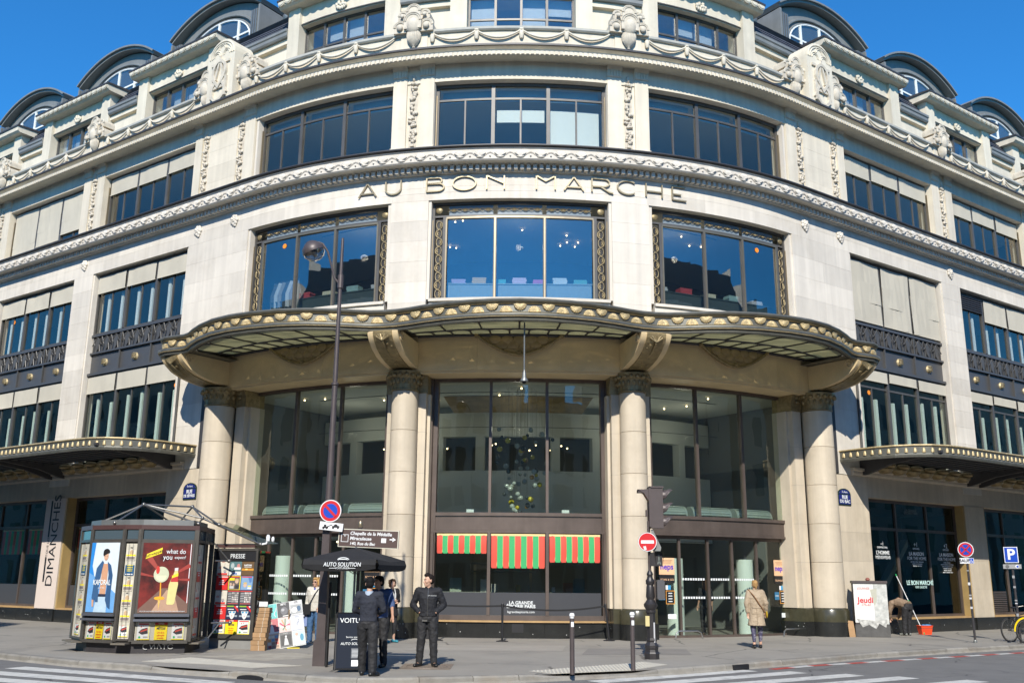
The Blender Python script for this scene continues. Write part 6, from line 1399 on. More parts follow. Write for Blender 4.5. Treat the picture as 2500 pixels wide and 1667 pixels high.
# ---- magazines
def card(M, w, h, style, label, group):
    """one printed cover standing in a rack"""
    base = {'red': (.58, .02, .02), 'pale': (.58, .55, .47), 'yel': (.80, .62, .01), 'whi': (.68, .68, .66), 'pop': (.012, .02, .06), 'grid': (.05, .05, .06), 'por': (.75, .62, .05), 'blu': (.12, .25, .45), 'sun': (.12, .07, .03), 'baby': (.62, .62, .6), 'navy': (.01, .08, .18),
            'teal': (.1, .45, .42), 'dark': (.04, .04, .045), 'grey': (.5, .5, .5), 'rose': (.42, .10, .11), 'mix': (.6, .45, .42), 'pal2': (.50, .52, .58), 'coll': (.55, .40, .3), 'mono': (.12, .12, .12), 'art': (.5, .55, .55), 'gold': (.6, .55, .45)}[style]
    e = obj('magazine', MB().box(-w/2, w/2, -.006, 0, 0, h), flat(*base), None, M, label=label, cat='magazine', group=group)
    def r(x0, x1, z0, z1, c, k=0): obj('cover_print', MB().box(x0*w, x1*w, -.0075-.0008*k, -.0065-.0008*k, z0*h, z1*h), flat(*c), e)
    def poly(p, c, k=0): obj('cover_print', MB().prism([(x*w, z*h) for x, z in p], -.0075-.0008*k, -.0065-.0008*k), flat(*c), e)
    def t(s, z, size, c=(.72, .72, .7), x=0, **kw): text('lettering', s, flat(*c), e, T(x*w, -.0115, z*h), size*h, 0.001, **kw)
    W3 = (.7, .7, .68); K = (.02, .02, .02); R3 = (.55, .02, .02)
    if style == 'red':
        t('Faut-il', .66, .13, bold=.002, sx=.85); t('chercher la', .53, .12, bold=.002, sx=.8); t('perfection ?', .40, .12, bold=.002, sx=.8); r(-.35, .45, .9, .96, W3)
    elif style == 'pale':
        r(-.45, .4, .03, .16, R3); t('SPÉCIAL', .95, .07, R3, sx=.9); r(-.4, -.15, .5, .58, (.5, .15, .12)); poly(arc(.18, .30, .14, .12, 0, 360, 10), (.35, .32, .3)); poly(arc(.2, .22, .05, .05, 0, 360, 8), (.05, .08, .3), 1); r(.1, .14, .6, .9, (.4, .38, .35)); r(-.35, -.1, .62, .66, (.45, .35, .3))
    elif style == 'yel':
        r(-.5, .5, .87, 1, R3); t("L'EXPRESS", .935, .11, bold=.001, sx=.7); t('MÉTOUI', .66, .19, (.06, .06, .05), bold=.003, sx=.72); t("L'art de la", .42, .14, (.75, .12, .02), bold=.001, sx=.75); t('calligraphie', .26, .14, (.75, .12, .02), bold=.001, sx=.7); t('orientale', .11, .14, (.75, .12, .02), bold=.001, sx=.75)
    elif style == 'whi':
        r(-.5, .5, 0, .06, (.75, .6, .02)); r(.38, .46, .1, .9, (.7, .65, .2)); r(-.4, .4, .88, .95, R3); poly([(-.4, .42), (-.2, .60), (.3, .72), (.36, .36), (-.1, .30)], (.03, .025, .03), 0); poly([(-.25, .52), (.28, .66), (.3, .56), (-.22, .44)], (.5, .06, .04), 1); poly(arc(-.28, .15, .09, .07, 0, 360, 12), (.02, .38, .12)); poly(arc(-.2, .76, .05, .04, 0, 360, 8), R3); poly(arc(-.02, .80, .04, .035, 0, 360, 8), R3); r(.0, .36, .12, .2, (.3, .3, .3))
    elif style == 'pop':
        r(-.48, .1, .88, .97, (.25, .42, .03)); poly([(.05, .95), (.28, .95), (.5, .68), (.5, .5)], R3); poly([(-.24, .48), (.24, .48), (.18, .18), (.05, .02), (-.05, .02), (-.18, .18)], W3); poly([(-.3, .58), (.3, .58), (.27, .42), (.04, .42), (0, .5), (-.04, .42), (-.27, .42)], W3, 1)
        for x in (-.15, .15): poly(arc(x, .5, .1, .065, 0, 360, 12), (.04, .25, .45), 2)
        poly(arc(0, .25, .06, .025, 0, 360, 10), R3, 2); poly(arc(.36, .9, .09, .06, 0, 360, 12), W3); r(-.4, .12, .68, .74, W3); r(-.44, -.2, .18, .3, (.3, .35, .4)); r(.22, .44, .18, .3, (.3, .35, .4))
    elif style == 'grid':
        r(-.5, .5, .92, 1, (.45, .05, .05)); r(-.42, .42, .05, .1, (.5, .1, .1)); rr2 = random.Random(len(bpy.data.objects))
        for i in range(4):
            for j in range(5): g_ = rr2.uniform(.2, .65); r(-.12+i*.14, -.01+i*.14, .16+j*.15, .28+j*.15, (g_, g_*.95, g_*.9))
        for j in range(6): r(-.45, -.16, .2+j*.12, .24+j*.12, (.5, .5, .5))
    elif style in ('por', 'blu'):
        r(-.44, .44, .03, .97, (.12, .10, .09) if style == 'por' else (.2, .33, .5)); r(-.44, .4, .9, .97, R3, 1); poly(arc(.2 if style == 'por' else -.12, .62 if style == 'por' else .35, .15, .16, 0, 360, 12), (.55, .38, .28), 1); poly(arc(.2 if style == 'por' else -.12, .70 if style == 'por' else .45, .17, .12, 0, 180, 10), (.5, .38, .15), 2)
        if style == 'por': poly(arc(-.3, .4, .1, .12, 0, 360, 10), (.5, .36, .28), 1); poly(arc(-.05, .38, .08, .1, 0, 360, 10), (.5, .32, .25), 1); r(-.42, 0, .68, .86, (.75, .62, .02), 1); r(-.38, -.02, .1, .28, (.5, .5, .5), 1); r(.1, .42, .1, .35, (.03, .03, .04), 1)
        else: r(.1, .4, .25, .33, (.7, .6, .05), 1); r(.1, .4, .08, .2, W3, 1); poly([(.1, .9), (.4, .9), (.4, .6), (.25, .5)], (.08, .18, .4), 1)
    elif style == 'sun':
        r(-.5, .5, .35, .5, (.55, .25, .03)); poly(arc(-.1, .45, .12, .05, 0, 360, 10), (.85, .6, .2), 1); t('PLANÈTE MARS', .74, .13, bold=.002, sx=.7); r(-.3, .3, .6, .64, W3)
    elif style == 'baby':
        r(-.5, .5, .28, 1, (.08, .16, .17)); poly(arc(-.25, .7, .15, .2, 0, 360, 12), (.35, .42, .42), 1); poly(arc(.25, .65, .14, .2, 0, 360, 12), (.5, .2, .18), 1); r(-.1, .45, .42, .58, W3, 2); t('bébé', .13, .18, (.05, .15, .5), bold=.002)
    elif style == 'navy':
        r(-.5, .5, .88, 1, W3); 
        for j in range(4): r(-.3, .3, .3+j*.13, .36+j*.13, (.7, .6, .05))
        r(-.4, .4, .05, .12, W3)
    elif style == 'gold':
        r(-.5, .5, .82, .98, W3); t('VSD', .9, .12, K, bold=.002); poly(arc(.05, .55, .22, .2, 0, 360, 12), (.5, .35, .2)); r(-.5, .5, .3, .42, (.8, .65, .02), 1); r(-.45, .45, .06, .26, (.2, .16, .14)); 
    elif style == 'teal':
        t('DINETTE', .9, .1, (.03, .15, .2), sx=.8)
        for i in range(4): stroke(mm_ := MB(), [((-.4+.25*i+.1*sin(q*.9+i))*w, (.1+.1*q)*h) for q in range(7)], .05*w, -.009, -.0065); obj('cover_print', mm_, flat(*((.6, .55, .2), (.35, .3, .5), (.12, .3, .35), (.6, .45, .5))[i]), e)
    elif style == 'dark':
        t('180°C', .88, .19, W3, bold=.002, sx=.8); poly(arc(.05, .42, .3, .28, 0, 360, 12), (.12, .12, .13)); poly(arc(-.05, .5, .14, .1, 0, 360, 8), (.35, .35, .36), 1); r(-.1, .45, .04, .1, W3)
    elif style == 'grey':
        t('12°5', .9, .17, (.05, .05, .05), bold=.002, sx=.8); r(-.45, .45, .1, .74, (.3, .31, .31)); poly(arc(-.15, .38, .26, .2, 0, 360, 10), (.62, .62, .6), 1); poly(arc(.22, .45, .16, .2, 0, 360, 10), (.04, .1, .18), 1)
    elif style == 'rose':
        r(-.5, .5, 0, .1, W3); poly([(-.2, .1), (.15, .1), (.1, .45), (-.02, .68), (-.12, .45)], W3); poly(arc(-.02, .74, .07, .07, 0, 360, 10), (.45, .28, .22))
    elif style == 'mix':
        for i in range(9): stroke(mm_ := MB(), [(0, .35*h), (.42*w*cos(.7*i), (.5+.42*sin(.7*i))*h)], .1*w, -.009, -.0065); obj('cover_print', mm_, flat(*((.6, .05, .12), (.65, .6, .55), (.1, .25, .15), (.65, .3, .15))[i % 4]), e)
        poly(arc(.2, .28, .16, .13, 0, 360, 12), W3, 3)
    elif style == 'pal2':
        t('CEREAL', .92, .1, (.35, .36, .4), space=1.3, sx=.8)
        for x, z, a in ((-.2, .6, 1), (0, .5, -1), (.1, .66, .3), (.12, .4, .9), (-.05, .36, .2)): poly([(x-.02+.06*a, z-.1), (x+.02-.06*a, z+.1), (x+.05-.06*a, z+.06)], (.05, .06, .06))
    elif style == 'coll':
        for i in range(3):
            for j in range(4): r(-.44+.3*i, -.18+.3*i, .06+.22*j, .24+.22*j, random.Random(i*5+j).choice(((.6, .3, .1), (.65, .6, .5), (.15, .3, .45), (.5, .1, .08), (.3, .2, .15))))
    elif style == 'mono':
        r(-.42, .42, .1, .82, (.04, .04, .04)); poly([(-.2, .12), (.2, .12), (.12, .5), (.05, .62), (-.1, .6)], (.5, .5, .5), 1); poly(arc(0, .7, .08, .08, 0, 360, 10), (.6, .6, .6), 1); t('VANITY', .9, .1, W3, sx=.9)
    elif style == 'art':
        r(-.45, .45, .2, .95, (.42, .55, .6)); poly(arc(-.15, .75, .13, .12, 0, 360, 10), (.5, .34, .26), 1); poly([(-.35, .2), (.1, .2), (.05, .6), (-.3, .6)], (.62, .6, .58), 1); poly(arc(.25, .5, .15, .25, 0, 360, 10), (.06, .25, .35), 1)
    return e
KM = T(KC.x, KC.y, 0)
for i, st, nm in ((0, ('gold', 'navy', 'gold', 'gold', 'gold', 'whi'), 'far left'), (2, ('gold', 'navy', 'gold', 'gold', 'gold', 'whi'), 'middle'), (4, ('pale', 'red', 'pale', 'red', 'pale'), 'right')):
    M, L = face_m(i); n = len(st); hh = 2.0/n
    for q, s_ in enumerate(st):
        look = {'gold': 'busy weekly magazine with a yellow bar', 'navy': 'navy magazine with yellow lines', 'whi': 'white magazine with a green dot', 'pale': 'pale magazine with a red foot', 'red': 'red magazine with white question'}[s_]
        card(KM @ M @ T(0, -.03, 2.36-(q+1)*hh) @ RX(radians(-4)), min(L-.16, .36), hh*.93, s_, '%s, %s in the kiosk\'s %s rack' % (look, ('topmost', 'second down', 'third down', 'fourth down', 'fifth down', 'lowest')[q], nm), 'magazines in the kiosk racks')
for i, nm in ((1, 'man poster'), (3, 'drink poster')):
    M, L = face_m(i); xs = (-L*.30, 0, L*.30) if i == 3 else (-L*.26, 0, L*.26)
    for q, (x, s_) in enumerate(zip(xs, ('whi', 'yel', 'whi'))):
        card(KM @ M @ T(x, -.02, .30) @ RX(radians(-3)), .27 if i == 3 else .22, .37, s_, ('yellow magazine with red top' if s_ == 'yel' else '%s white magazine with green dot' % ('left' if q == 0 else 'right'))+' in the case under the %s' % nm, 'magazines in the low cases')
rows_ = (('pale', 'baby', 'sun'), ('red', 'por', 'blu'), ('pale', 'grid', 'grid'), ('red', 'pop', 'pop'), ('whi', 'yel', 'whi'))
look = {'pale': 'pale cover with red foot', 'baby': 'dark portrait cover over a white strip', 'sun': 'dark cover with an orange glow', 'red': 'red cover with white question', 'por': 'yellow-framed portrait cover', 'blu': 'blue cover with a blonde head', 'grid': 'dark cover with rows of small pictures', 'pop': 'navy cover with a white face in sunglasses', 'whi': 'white cover with a green dot', 'yel': 'yellow cover with red top'}
for r_, row in enumerate(rows_):
    for c_, s_ in enumerate(row):
        card(KM @ PM @ T(-.34+.34*c_, -.012, 2.05-.345*(r_+1)+.01) @ RX(radians(-3)), .325, .33, s_, '%s, %s row %s, on the press door' % (look[s_], ('top', 'second', 'third', 'fourth', 'bottom')[r_], ('left', 'middle', 'right')[c_]), 'magazines on the press door')
# leaning display board with nine magazines
rb = empty('magazine_display', (-5.50, 24.5, 0), radians(13), None, 'white leaning board carrying nine magazines beside the cardboard boxes', 'display board')
RM = RY(radians(-9)) @ RX(radians(-14))
obj('board', MB().box(-.46, .46, 0, .02, .02, 1.12, RM), mat('board_white', (.62, .62, .6), .7), rb); obj('back_leg', MB().tube([(0, .06, .9), (0, .5, .0)], .015, 6), M_WOOD, rb); obj('yellow_edge', MB().box(.0, .3, -.03, .02, .0, .02), flat(.7, .55, .02), rb)
bw = T(-5.50, 24.5, 0) @ RZ(radians(13))
for r_, row in enumerate((('teal', 'dark', 'grey'), ('rose', 'mix', 'pal2'), ('coll', 'mono', 'art'))):
    for c_, s_ in enumerate(row):
        nm = {'teal': 'turquoise', 'dark': 'black', 'grey': 'grey', 'rose': 'dark red', 'mix': 'many-coloured', 'pal2': 'pale blue-grey', 'coll': 'patchwork', 'mono': 'black and white', 'art': 'pale blue portrait'}[s_]
        card(bw @ RM @ T(-.305+.305*c_, -.003, .76-.36*r_), .295, .35, s_, '%s magazine on the leaning display board' % nm, 'magazines on the display board')
# tied cardboard boxes
z = 0; hs = (.13, .10, .07, .11, .12, .06, .09, .08, .09, .05, .08)
for i, hh in enumerate(hs):
    w2 = .165-.004*i; k = obj('cardboard_box', MB().box(-w2, w2, -.14, .14, .002, hh-.004), mat('cardboard', (.36, .22, .11), .85, var=.15, vscale=6, rnd=.15), None, T(-6.02+.012*i+random.uniform(-.012, .012), 23.8, z) @ RZ(random.uniform(-.06, .06)),
        label='flat brown cardboard box, %s in the tied stack' % ('lowest', 'second from the ground', 'third from the ground', 'fourth from the ground', 'fifth from the ground', 'the middle one', 'fifth from the top', 'fourth from the top', 'third from the top', 'second from the top', 'topmost')[i], cat='box', group='stack of cardboard boxes'); obj('string', MB().box(.02, .026, -.143, .143, .001, hh-.003), flat(.6, .58, .5), k); z += hh
obj('paper_notice', MB().box(-.1, .1, -.003, .003, .02, .13), WHITE_S, None, T(-5.97, 23.8, z), label='small white notice standing on the cardboard boxes', cat='notice')

# ================================================================ bollards, traffic light
for i, (x, y_) in enumerate(((1.10, 18.69), (2.33, 19.56))):
    b_ = empty('bollard', (x, y_, 0), 0, None, ('slim brown bollard with white ball top nearest the kerb' if i == 0 else 'slim brown bollard with white ball top in front of the traffic light'), 'bollard', 'bollards at the crossing')
    obj('post', MB().lathe([(.048, 0), (.045, .02), (.043, .98), (.03, .99), (.03, 1.0)], 14), M_BROWNM, b_, smooth=True); obj('ball_top', MB().lathe([(.034, .985), (.045, 1.0), (.03, 1.012), (.05, 1.03), (.052, 1.055), (.036, 1.085), (.0, 1.09)], 14), WHITE_S, b_, smooth=True)
    obj('worn_sticker', MB().box(-.02, .03, -.049, -.044, .84, .93), WHITE_S, b_)
tl = empty('traffic_light', (3.08, 22.34, 0), 0, None, 'ornate cast-iron traffic light post with hooded signals seen from the side', 'traffic light')
M_CAST = mat('cast_iron', (.04, .037, .038), .4, .3, var=.25, vscale=8)
def octl(pr): return MB().lathe(pr, 8, RZ(pi/8))
obj('foot', octl([(.17, 0), (.17, .12), (.155, .15), (.145, .2), (.155, .24), (.155, .29), (.11, .36), (.125, .40), (.115, .45)]), M_CAST, tl)
obj('fluted_shaft', octl([(.10, .45), (.095, .98)]), M_CAST, tl)
obj('baluster', MB().lathe([(.11, .98), (.115, 1.02), (.10, 1.04), (.15, 1.12), (.155, 1.17), (.12, 1.21), (.10, 1.24), (.08, 1.27), (.10, 1.33), (.095, 1.42), (.085, 1.55), (.075, 1.58), (.095, 1.62), (.10, 1.68), (.07, 1.73), (.06, 1.78), (.075, 1.82), (.06, 1.86), (.04, 1.9)], 18), M_CAST, tl, smooth=True)
obj('pole', MB().tube([(0, 0, 1.86), (0, 0, 3.0)], .035, 10), M_BROWNM, tl)
hd = obj('signal_head', MB().box(-.02, .26, -.16, .16, 2.84, 3.74), M_BROWNM, tl, T(.06, 0, 0)); obj('back_board', MB().box(-.06, -.02, -.18, .18, 2.86, 3.76), M_BROWNM, tl, T(.06, 0, 0)); obj('cap', MB().box(-.05, .28, -.18, .18, 3.742, 3.78), M_BROWNM, tl, T(.06, 0, 0))
for z in (2.98, 3.28, 3.58):
    v = MB(); n = 10
    v.grid([[(x, .13*k_*cos(radians(90-hw_+2*hw_*i/10)), z+.03*(x > .4)+.13*k_*sin(radians(90-hw_+2*hw_*i/10))) for i in range(11)] for x, hw_, k_ in ((.32, 150, 1.0), (.40, 120, .98), (.48, 75, .92), (.56, 30, .88))]); obj('visor', v, M_BROWNM, tl)
    obj('signal_lens', MB().lathe([(.1, 0), (.1, .01), (.0, .03)], 16, T(.32, 0, z) @ RY(pi/2)), mat('dark_lens', (.03, .02, .02), .2), tl)
v = MB().grid([[(x, .14*cos(radians(a_)), 3.60+.12*sin(radians(a_))) for a_ in range(20, 161, 14)] for x in (.0, -.1, -.24)]).prism([(-.24, 3.70), (.0, 3.72), (.0, 3.45), (-.1, 3.62)], -.14, .14); obj('visor', v, M_BROWNM, tl)
obj('side_bracket', MB().box(-.05, .1, -.04, .04, 2.6, 2.66).box(-.06, -.02, -.05, .05, 3.1, 3.25), M_BROWNM, tl)
ps = obj('pedestrian_signal', MB().box(.0, .28, -.09, .12, 2.0, 2.3), M_CAST, tl); v = MB().add([(.1, -.2, 2.30), (.31, -.2, 2.30), (.31, -.09, 2.30), (.1, -.09, 2.30), (.14, -.09, 2.0), (.28, -.09, 2.0)], [(0, 1, 2, 3), (0, 3, 4), (1, 5, 2)]); obj('pedestrian_visor', v, M_CAST, tl)
sm = MB(); stroke(sm, [(.2, 2.2), (.2, 2.12), (.17, 2.04)], .03, -.096, -.09); stroke(sm, [(.2, 2.12), (.24, 2.04)], .03, -.096, -.09); sm.lathe([(.02, 0), (.02, .004)], 10, T(.2, -.091, 2.235) @ RX(pi/2)); obj('walking_man', sm, flat(.12, .14, .13), tl)
obj('control_box', MB().prism([(.14, 1.30), (.17, 1.27), (.28, 1.27), (.31, 1.30), (.31, 1.66), (.28, 1.70), (.17, 1.70), (.14, 1.66)], -.13, .13), mat('box_grey', (.075, .075, .08), .45), tl)
obj('yellow_tag', MB().box(-.14, -.05, -.125, -.12, .70, .92), flat(.55, .47, .22), tl); obj('white_scrawl', MB().box(.04, .07, -.1, -.094, .35, .78), flat(.45, .45, .46), tl)
ne = empty('no_entry_sign', (3.03, 22.22, 2.53), radians(-12), None, 'round red no-entry sign with white bar on the traffic light post', 'traffic sign')
disc('disc', .215, ((.208, WHITE_S), (.195, RED_S)), ne, None); obj('white_bar', MB().box(-.145, .145, -.03, -.026, -.035, .035), WHITE_S, ne); obj('torn_sticker', MB().prism([(-.1, -.1), (-.04, -.09), (-.02, -.17), (-.07, -.19)], -.03, -.026), flat(.6, .6, .6), ne)
obj('side_panel', MB().prism([(.12, -.2), (.28, -.2), (.30, -.12), (.12, .28), (.08, .28)], .05, .08), M_ZINC, ne)
# ================================================================ belt barriers
SP = ((-.30, 27.86, 0), (2.74, 28.6, -.06), (-2.12, 28.05, 0)); labs = ('black belt stanchion in front of the central shop window', 'black leaning belt stanchion by the right inner column', 'black belt stanchion behind the man in the jacket')
for (x, y_, tilt), lab in zip(SP, labs):
    s_ = empty('belt_stanchion', (x, y_, 0), 0, None, lab, 'stanchion', 'belt stanchions before the shop window')
    obj('foot_plate', MB().lathe([(.17, 0), (.17, .015), (.1, .03), (.03, .05)], 20), M_BLACK, s_); obj('post', MB().tube([(0, 0, .03), (tilt*1.6, 0, 1.0)], .03, 12), M_BLACK, s_); obj('belt_cassette', MB().lathe([(.038, .9), (.038, 1.0), (.03, 1.02), (0, 1.02)], 14, T(tilt*1.6, 0, 0)), M_BLACK, s_)
def belt(a_, b_, sag, lab):
    a_, b_ = Vector(a_), Vector(b_); n = 14; rows = [[], []]
    for i in range(n+1):
        u = i/n; p = a_.lerp(b_, u); p.z -= sag*4*u*(1-u); rows[0].append(p+Vector((0, 0, .025))); rows[1].append(p-Vector((0, 0, .025)))
    obj('barrier_belt', MB().grid(rows), M_BLKF, None, label=lab, cat='belt', group='barrier belts')
belt((-.27, 27.86, .95), (2.64, 28.6, .95), .12, 'slack black belt between the stanchions in front of the shop lettering'); belt((-2.1, 28.05, .95), (-.33, 27.86, .95), .02, 'taut black belt from the man in the jacket to the middle stanchion')
bx = empty('black_service_box', (-2.45, 28.75, 0), 0, None, 'black box with an orange tag at the foot of the shop window', 'box'); obj('box_body', MB().box(-.28, .22, -.15, .15, 0, .42), M_BLACK, bx); obj('orange_tag', MB().box(.08, .18, -.154, -.15, .33, .36), flat(.8, .25, .04), bx)
st = empty('wooden_stool', (-2.25, 28.5, 0), 0, None, 'tiny low wooden stool beside the black box', 'stool'); obj('seat', MB().box(-.12, .12, -.1, .1, .2, .23), M_WOOD, st)
for x in (-.1, .1):
    for yy in (-.08, .08): obj('leg', MB().box(x-.012, x+.012, yy-.012, yy+.012, 0, .2), M_WOOD, st)
# ================================================================ right side: cabinet, bucket, signs, bicycles
eb = empty('utility_cabinet', (11.36, 31.72, 0), radians(-12), None, 'poster-covered street utility cabinet beside the right outer column', 'cabinet')
obj('base', MB().box(-.52, .52, -.22, .3, 0, .38), mat('cabinet_concrete', (.09, .088, .085), .8, var=.3, vscale=5), eb); obj('body', MB().box(-.5, .5, -.2, .28, .38, 1.64), mat('cabinet_dark', (.05, .042, .042), .6, var=.3), eb); obj('lid', MB().box(-.53, .53, -.24, .31, 1.64, 1.72), M_BROWNM, eb)
obj('poster', MB().box(-.505, .10, -.208, -.202, .44, 1.635), mat('poster_paper', (.66, .65, .62), .8, var=.12, vscale=5), eb); obj('poster', MB().box(.105, .505, -.207, -.202, .40, 1.635), mat('poster_paper_old', (.52, .53, .50), .8, var=.35, vscale=7, stain=(.2, .25, .25), stain_scale=5, stain_amt=.8), eb)
obj('torn_paper', MB().prism([(.0, 1.45), (.2, 1.48), (.18, 1.1), (.1, .95), (.04, 1.2)], -.213, -.208), flat(.42, .42, .34), eb); obj('torn_paper', MB().prism([(-.45, .55), (.1, .5), (.45, .55), (.4, .3), (.2, .42), (.1, .25), (-.1, .38), (-.3, .3)], -.226, -.2085), mat('torn_scraps', (.5, .5, .47), .8, var=.6, vscale=12), eb)
text('lettering', 'Jeudi', flat(.55, .03, .04), eb, T(-.16, -.212, 1.12), .24, bold=.006); text('lettering', '17h-61', flat(.55, .06, .06), eb, T(-.14, -.212, .98), .11); text('lettering', 'JOURNÉE', flat(.5, .1, .1), eb, T(-.2, -.212, 1.48), .09)
obj('red_lamp', MB().ell((-.02, 0, 1.76), (.07, .07, .06), 10, 8), flat(.25, .08, .06), eb)
obj('cardboard_sheet', MB().grid([[(-.1, 0, 0), (.1, .02, 0)], [(-.11, .03, .25), (.09, .05, .25)], [(-.1, .1, .5), (.08, .12, .48)]]), mat('cardboard', (.36, .22, .11)), None, T(10.68, 31.55, .0), label='bent piece of brown cardboard leaning beside the utility cabinet', cat='cardboard')
bk = empty('bucket', (13.72, 33.4, 0), radians(10), None, 'orange-red rectangular cleaning bucket on the pavement', 'bucket')
m = MB().add([(sx*.17, sy*.1, 0) for sx, sy in ((-1, -1), (1, -1), (1, 1), (-1, 1))]+[(sx*.21, sy*.14, .28) for sx, sy in ((-1, -1), (1, -1), (1, 1), (-1, 1))], [(0, 1, 5, 4), (1, 2, 6, 5), (2, 3, 7, 6), (3, 0, 4, 7), (3, 2, 1, 0)]); obj('tub', m, flat(.72, .07, .02, .4), bk); obj('rim', MB().tube([(-.21, -.14, .28), (.21, -.14, .28), (.21, .14, .28), (-.21, .14, .28)], .014, 6, None, True), flat(.72, .07, .02), bk); obj('water', MB().box(-.2, .2, -.13, .13, .2, .21), flat(.05, .06, .06), bk)
obj('blue_cloth', MB().ell((.05, 0, 0), (.12, .06, .035), 10, 6).ell((-.08, .02, .0), (.08, .05, .03), 10, 6), flat(.05, .2, .4), None, T(13.76, 33.36, .30), label='blue and white cleaning cloth on the rim of the bucket', cat='cloth')
sq = empty('squeegee_pole', (13.62, 33.28, 0), 0, None, 'long white pole with green grips leaning from the bucket to the glass', 'pole')
A_, B_ = Vector((0.02, 0, .02)), Vector((-.66, .28, 1.95)); lp = lambda u: A_.lerp(B_, u)
obj('shaft', MB().tube([lp(.06), lp(.97)], .014, 8), WHITE_S, sq); obj('green_grip', MB().tube([lp(0), lp(.09)], .022, 8), flat(.02, .35, .1), sq); obj('green_grip', MB().tube([lp(.52), lp(.56)], .022, 8), flat(.02, .35, .1), sq); obj('green_tip', MB().tube([lp(.965), lp(1.0)], .018, 8), flat(.02, .35, .1), sq)
nsn = empty('no_stopping_sign', (13.42, 29.2, 0), radians(-34), None, 'round no-stopping sign with a disabled-exempt plate on a stickered post', 'traffic sign')
obj('post', MB().tube([(0, .03, 0), (0, .03, 2.9)], .033, 10), mat('post_dark', (.035, .032, .034), .5), nsn); obj('foot_collar', MB().lathe([(.05, 0), (.05, .05), (.035, .08)], 12, T(0, .03, 0)), M_ZINCL, nsn)
dd = disc('disc', .225, ((.218, WHITE_S), (.20, RED_S), (.15, BLUE_S)), nsn, T(0, 0, 2.64))
for a_ in (45, -45): obj('cross_bar', MB().box(-.155, .155, -.034, -.030-.001*(a_ > 0), -.02, .02, T(0, 0, 2.64) @ RY(radians(a_))), RED_S, nsn)
obj('plate', MB().box(-.19, .19, -.015, .0, 2.24, 2.40), WHITE_S, nsn); text('lettering', 'SAUF', M_BLACK, nsn, T(-.06, -.02, 2.32), .12, bold=.003); obj('blue_square', MB().box(.075, .18, -.019, -.015, 2.25, 2.39), BLUE_S, nsn); wm = MB(); stroke(wm, [(.12, 2.37), (.12, 2.31), (.15, 2.31), (.16, 2.27)], .012, -.023, -.019); stroke(wm, arc(.12, 2.295, .03, .03, 100, 330, 8), .01, -.023, -.019); obj('wheelchair_pictogram', wm, WHITE_S, nsn)
for z in (.95, 1.22, 1.31, 1.62, 2.02): obj('sticker', MB().box(-.034, .03, -.006, .0, z, z+random.uniform(.03, .09)), flat(*random.choice(((.6, .6, .6), (.5, .5, .52), (.3, .3, .3)))), nsn)
pks = empty('parking_sign', (14.72, 29.15, 0), radians(-30), None, 'blue parking sign on a stickered post at the right edge', 'traffic sign')
obj('post', MB().tube([(0, .03, 0), (0, .03, 2.72)], .033, 10), mat('post_dark', (.035, .032, .034), .5), pks); obj('plate', MB().box(-.185, .185, -.018, .0, 2.27, 2.73), WHITE_S, pks); obj('blue_face', MB().box(-.165, .165, -.022, -.018, 2.29, 2.71), BLUE_S, pks); text('lettering', 'P', WHITE_S, pks, T(0, -.026, 2.5), .42, bold=.012)
obj('oval_plate', MB().box(-.24, .24, -.03, .0, 2.10, 2.23), mat('plate_grey', (.3, .3, .3), .5), pks); obj('round_mark', MB().lathe([(.05, 0), (.05, .004)], 16, T(.13, -.031, 2.165) @ RX(pi/2)), WHITE_S, pks); obj('round_mark', MB().lathe([(.03, 0), (.03, .004)], 16, T(.14, -.035, 2.165) @ RX(pi/2)), BLUE_S, pks); obj('round_mark', MB().lathe([(.05, 0), (.05, .004)], 16, T(-.13, -.031, 2.165) @ RX(pi/2)), flat(.12, .12, .12), pks)
for z in (.75, 1.1, 1.18, 1.55, 1.83): obj('sticker', MB().box(-.034, .03, -.006, .0, z, z+random.uniform(.03, .09)), flat(*random.choice(((.6, .6, .6), (.5, .5, .52), (.3, .3, .3)))), pks)
